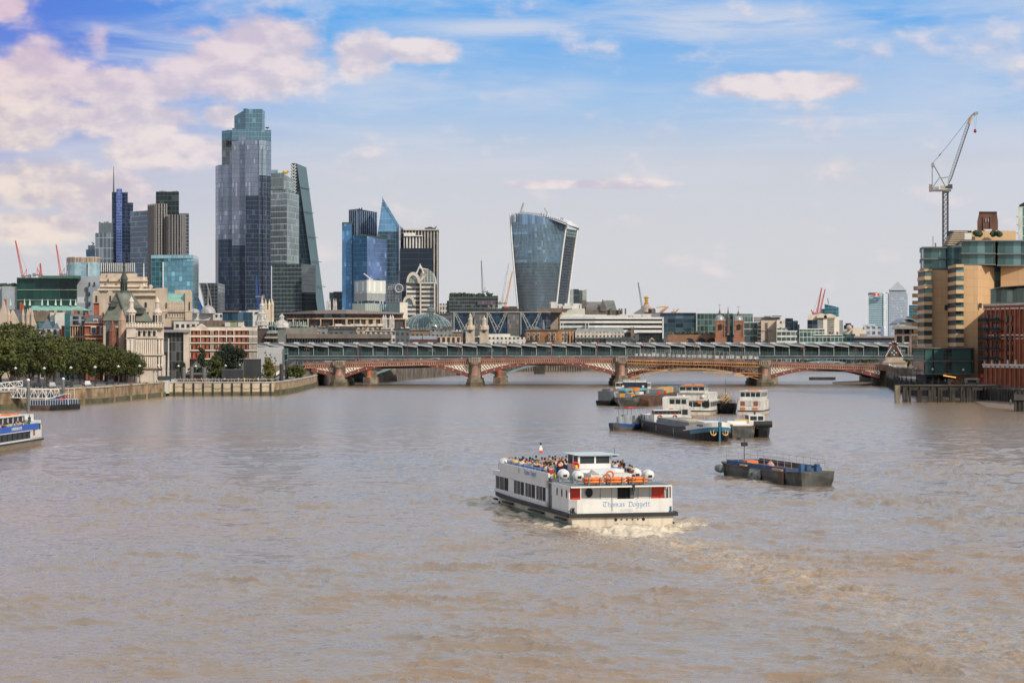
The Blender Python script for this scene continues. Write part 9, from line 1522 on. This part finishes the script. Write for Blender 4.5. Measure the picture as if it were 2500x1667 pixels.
# tour boat on the left edge
q=thing('tour_boat','blue and white tour boat full of people cut off by the left edge','boat',(-76.0,328,0),PI-.05);q.scale=(1,1,.72);LB3=q;rg,wd,tp=hull(40,3.9,1.3,.25,0,.6,.8,-.5);b=MB();b.loft(rg);b.build('hull',hw_,q);b=MB();strake(b,40,wd,tp,-.25,.3,.2);b.box(-3.9,3.9,-.2,.05,1.05,1.35);b.build('rubbing_strake',blk_,q)
bx_p(q,'lower_house',bw,(-3.8,3.8,.3,36,1.3,1.7),(-3.8,3.8,.3,6.5,1.3,4.2));bx_p(q,'window_band',win,(-3.78,3.78,6.4,35,1.7,3.3));bx_p(q,'mullions',inkb,*[(sx-.03,sx+.03,8+k*2.6,8.4+k*2.6,1.8,3.2)for sx in (-3.8,3.8)for k in range(10)]);bx_p(q,'white_sill',bw,(-3.95,3.95,6,36,3.25,3.42));bb_=bx_p(q,'blue_bulwark',pmat('cruise_blue',(.01,.10,.48),.4,var=.05),(-3.95,-3.85,2.5,36,3.42,4.7),(3.85,3.95,2.5,36,3.42,4.7));text_obj('LONDON EYE',.85,'lettering',white,q,(-4.0,14.5,4.05),(PI/2,0,-PI/2),.02)
bx_p(q,'stair_door',pmat('door_brown'),(-3.86,-3.8,4.2,5.0,2.2,4.4));bx_p(q,'window',win,(-3.84,-3.79,1.0,1.9,3.3,4.6));bx_p(q,'stern_house',bw,(-3.7,3.7,.3,4.5,4.2,5.2));bx_p(q,'upper_house',bw,(-2.6,2.6,5.5,6,4.2,6.6),(-2.8,-2.6,5.5,22,4.2,5.0));bx_p(q,'upper_glazing',win,(-2.75,2.75,6,22,5.0,6.4));bx_p(q,'frames',bw,*[(-2.85,-2.72,7+k*2.6,7.2+k*2.6,4.9,6.45)for k in range(6)]);bx_p(q,'roof',bw,(-3.0,3.0,3.4,22.5,6.4,6.6));bx_p(q,'roof_floats',orn,(-2.2,-1.2,7,8.6,6.6,6.9),(-2.2,-1.2,11,13.2,6.6,6.95),(-2,-1,16,17.6,6.6,6.9));bx_p(q,'funnel',bw,(-2.7,-1.5,.8,2.4,5.2,6.5))
for k in range(34):person(brot((-76.0,328,0),PI-.05,(-3.4+prs.uniform(0,.9),6.0+k*.5,2.55)),prs.random()*6,True,'passenger in %s top at the left tour boat rail, ' +ordn(k)+' from stern','passengers on the left tour boat')
person(brot((-76.0,328,0),PI-.05,(-3.2,4.9,2.9)),1,False,'person in %s top standing at the stern of the left tour boat',None,SH[1])
# people and cars ashore
for k in range(46):
    px=2206+(k/45)**.9*285+prs.uniform(-3,3);Y=622+prs.uniform(-8,26)-max(0,px-2380)*.25;person((max(X(px,Y),128+max(0,Y-600)*-.03),Y,G),prs.random()*6,False,'pedestrian in %s top on the right bank promenade, ' +ordn(k)+' from the left','people on the right bank promenade')
person((X(2467,500),500,1.1),2,False,'lone person in %s top standing on the sand by the timber fender',None,SH[8])
for k in range(20):px=396+k*15.5+prs.uniform(-4,4);Y=656+prs.uniform(0,4)+max(0,px-680)*1.0;person((X(px,Y)-(1.5 if px>670 else 0),Y,G),prs.random()*6,False,'pedestrian in %s top on the pale foreshore, ' +ordn(k)+' from the left','people on the foreshore garden')
for k in range(30):px=870+k*42+prs.uniform(-12,12);person((X(px,817),817+prs.random(),ptop(px)-1.1),prs.random()*6,False,'pedestrian in %s top crossing the road bridge, ' +ordn(k)+' from the left','people walking over the road bridge')
def car(loc,rz,col,label,tall=0):
    q=thing('parked_car' if loc[1]<800 else 'car',label,'car',loc,rz);h=1.45+tall;b=MB();b.loft([[(-.88,y_,.35),(-.88,y_,z_),(-.72,y_,z_+.02),(.72,y_,z_+.02),(.88,y_,z_),(.88,y_,.35)]for y_,z_ in ((-2.2,.75),(-2.1,.9),(-1.2,.95),(1.3,.92),(2.1,.8),(2.25,.6))]);b.loft([[(-.82,y_,.9),(-.66,y_,z_),(.66,y_,z_),(.82,y_,.9)]for y_,z_ in ((-1.9,.95),(-1.3,h),(.4,h),(1.2,.95))]);o=b.build('body',pmat('car_'+col[0],col[1],.3,var=.03),q)
    b=MB();b.loft([[(-.84,y_,.95),(-.70,y_,z_),(.70,y_,z_),(.84,y_,.95)]for y_,z_ in ((-1.75,.97),(-1.3,h-.1),(.35,h-.1),(1.0,.97))]);b.build('windows',win,q)
    for sx in (-.88,.88):
        for y_ in (-1.35,1.35):b=MB();b.tube((sx-.1,y_,.33),(sx+.1,y_,.33),.33,12);b.build('wheel',blk_,q)
for k,(px,cn,cc,lb_)in enumerate(((783,'black',(.02,.025,.03),'black car at the left end of the road bridge'),(912,'silver',(.4,.41,.42),'silver car just right of the first bridge pier'),(1060,'white',(.6,.6,.6),'white car on the left bridge span'),(1189,'red',(.45,.02,.01),'bright red van on the second bridge span'),(1405,'silver',(.4,.41,.42),'silver car near the middle of the road bridge'),(2040,'white',(.6,.6,.6),'white car on the right bridge span, left one'),(2068,'black',(.02,.025,.03),'black car on the right bridge span'))):car((X(px,822),822,ptop(px)-1.05),PI/2,(cn,cc),lb_,.35 if cn=='red' else 0)
for k,(px,Y,cn)in enumerate(((82,575,'black'),(118,582,'silver'),(160,590,'black'),(205,605,'white'),(262,625,'black'))):car((X(px,Y),Y+4,G),.35,(cn,{'black':(.02,.025,.03),'silver':(.4,.41,.42),'white':(.6,.6,.6)}[cn]),'%s car parked under the left bank trees, %s from the left'%(cn,ordn(k)))
# ------------------------------------------------------------------ the air
b=MB();b.box(-14500,14500,-1500,10500,-6,340);hz=b.build('haze',bpy.data.materials.new('haze'),kind='stuff');m=hz.data.materials[0];m.use_nodes=True;t=m.node_tree;t.nodes.clear()
o_=t.nodes.new('ShaderNodeOutputMaterial');v_=t.nodes.new('ShaderNodeVolumePrincipled');v_.inputs['Color'].default_value=(.86,.90,1,1);v_.inputs['Density'].default_value=8e-6;v_.inputs['Anisotropy'].default_value=.2;t.links.new(v_.outputs[0],o_.inputs[1])
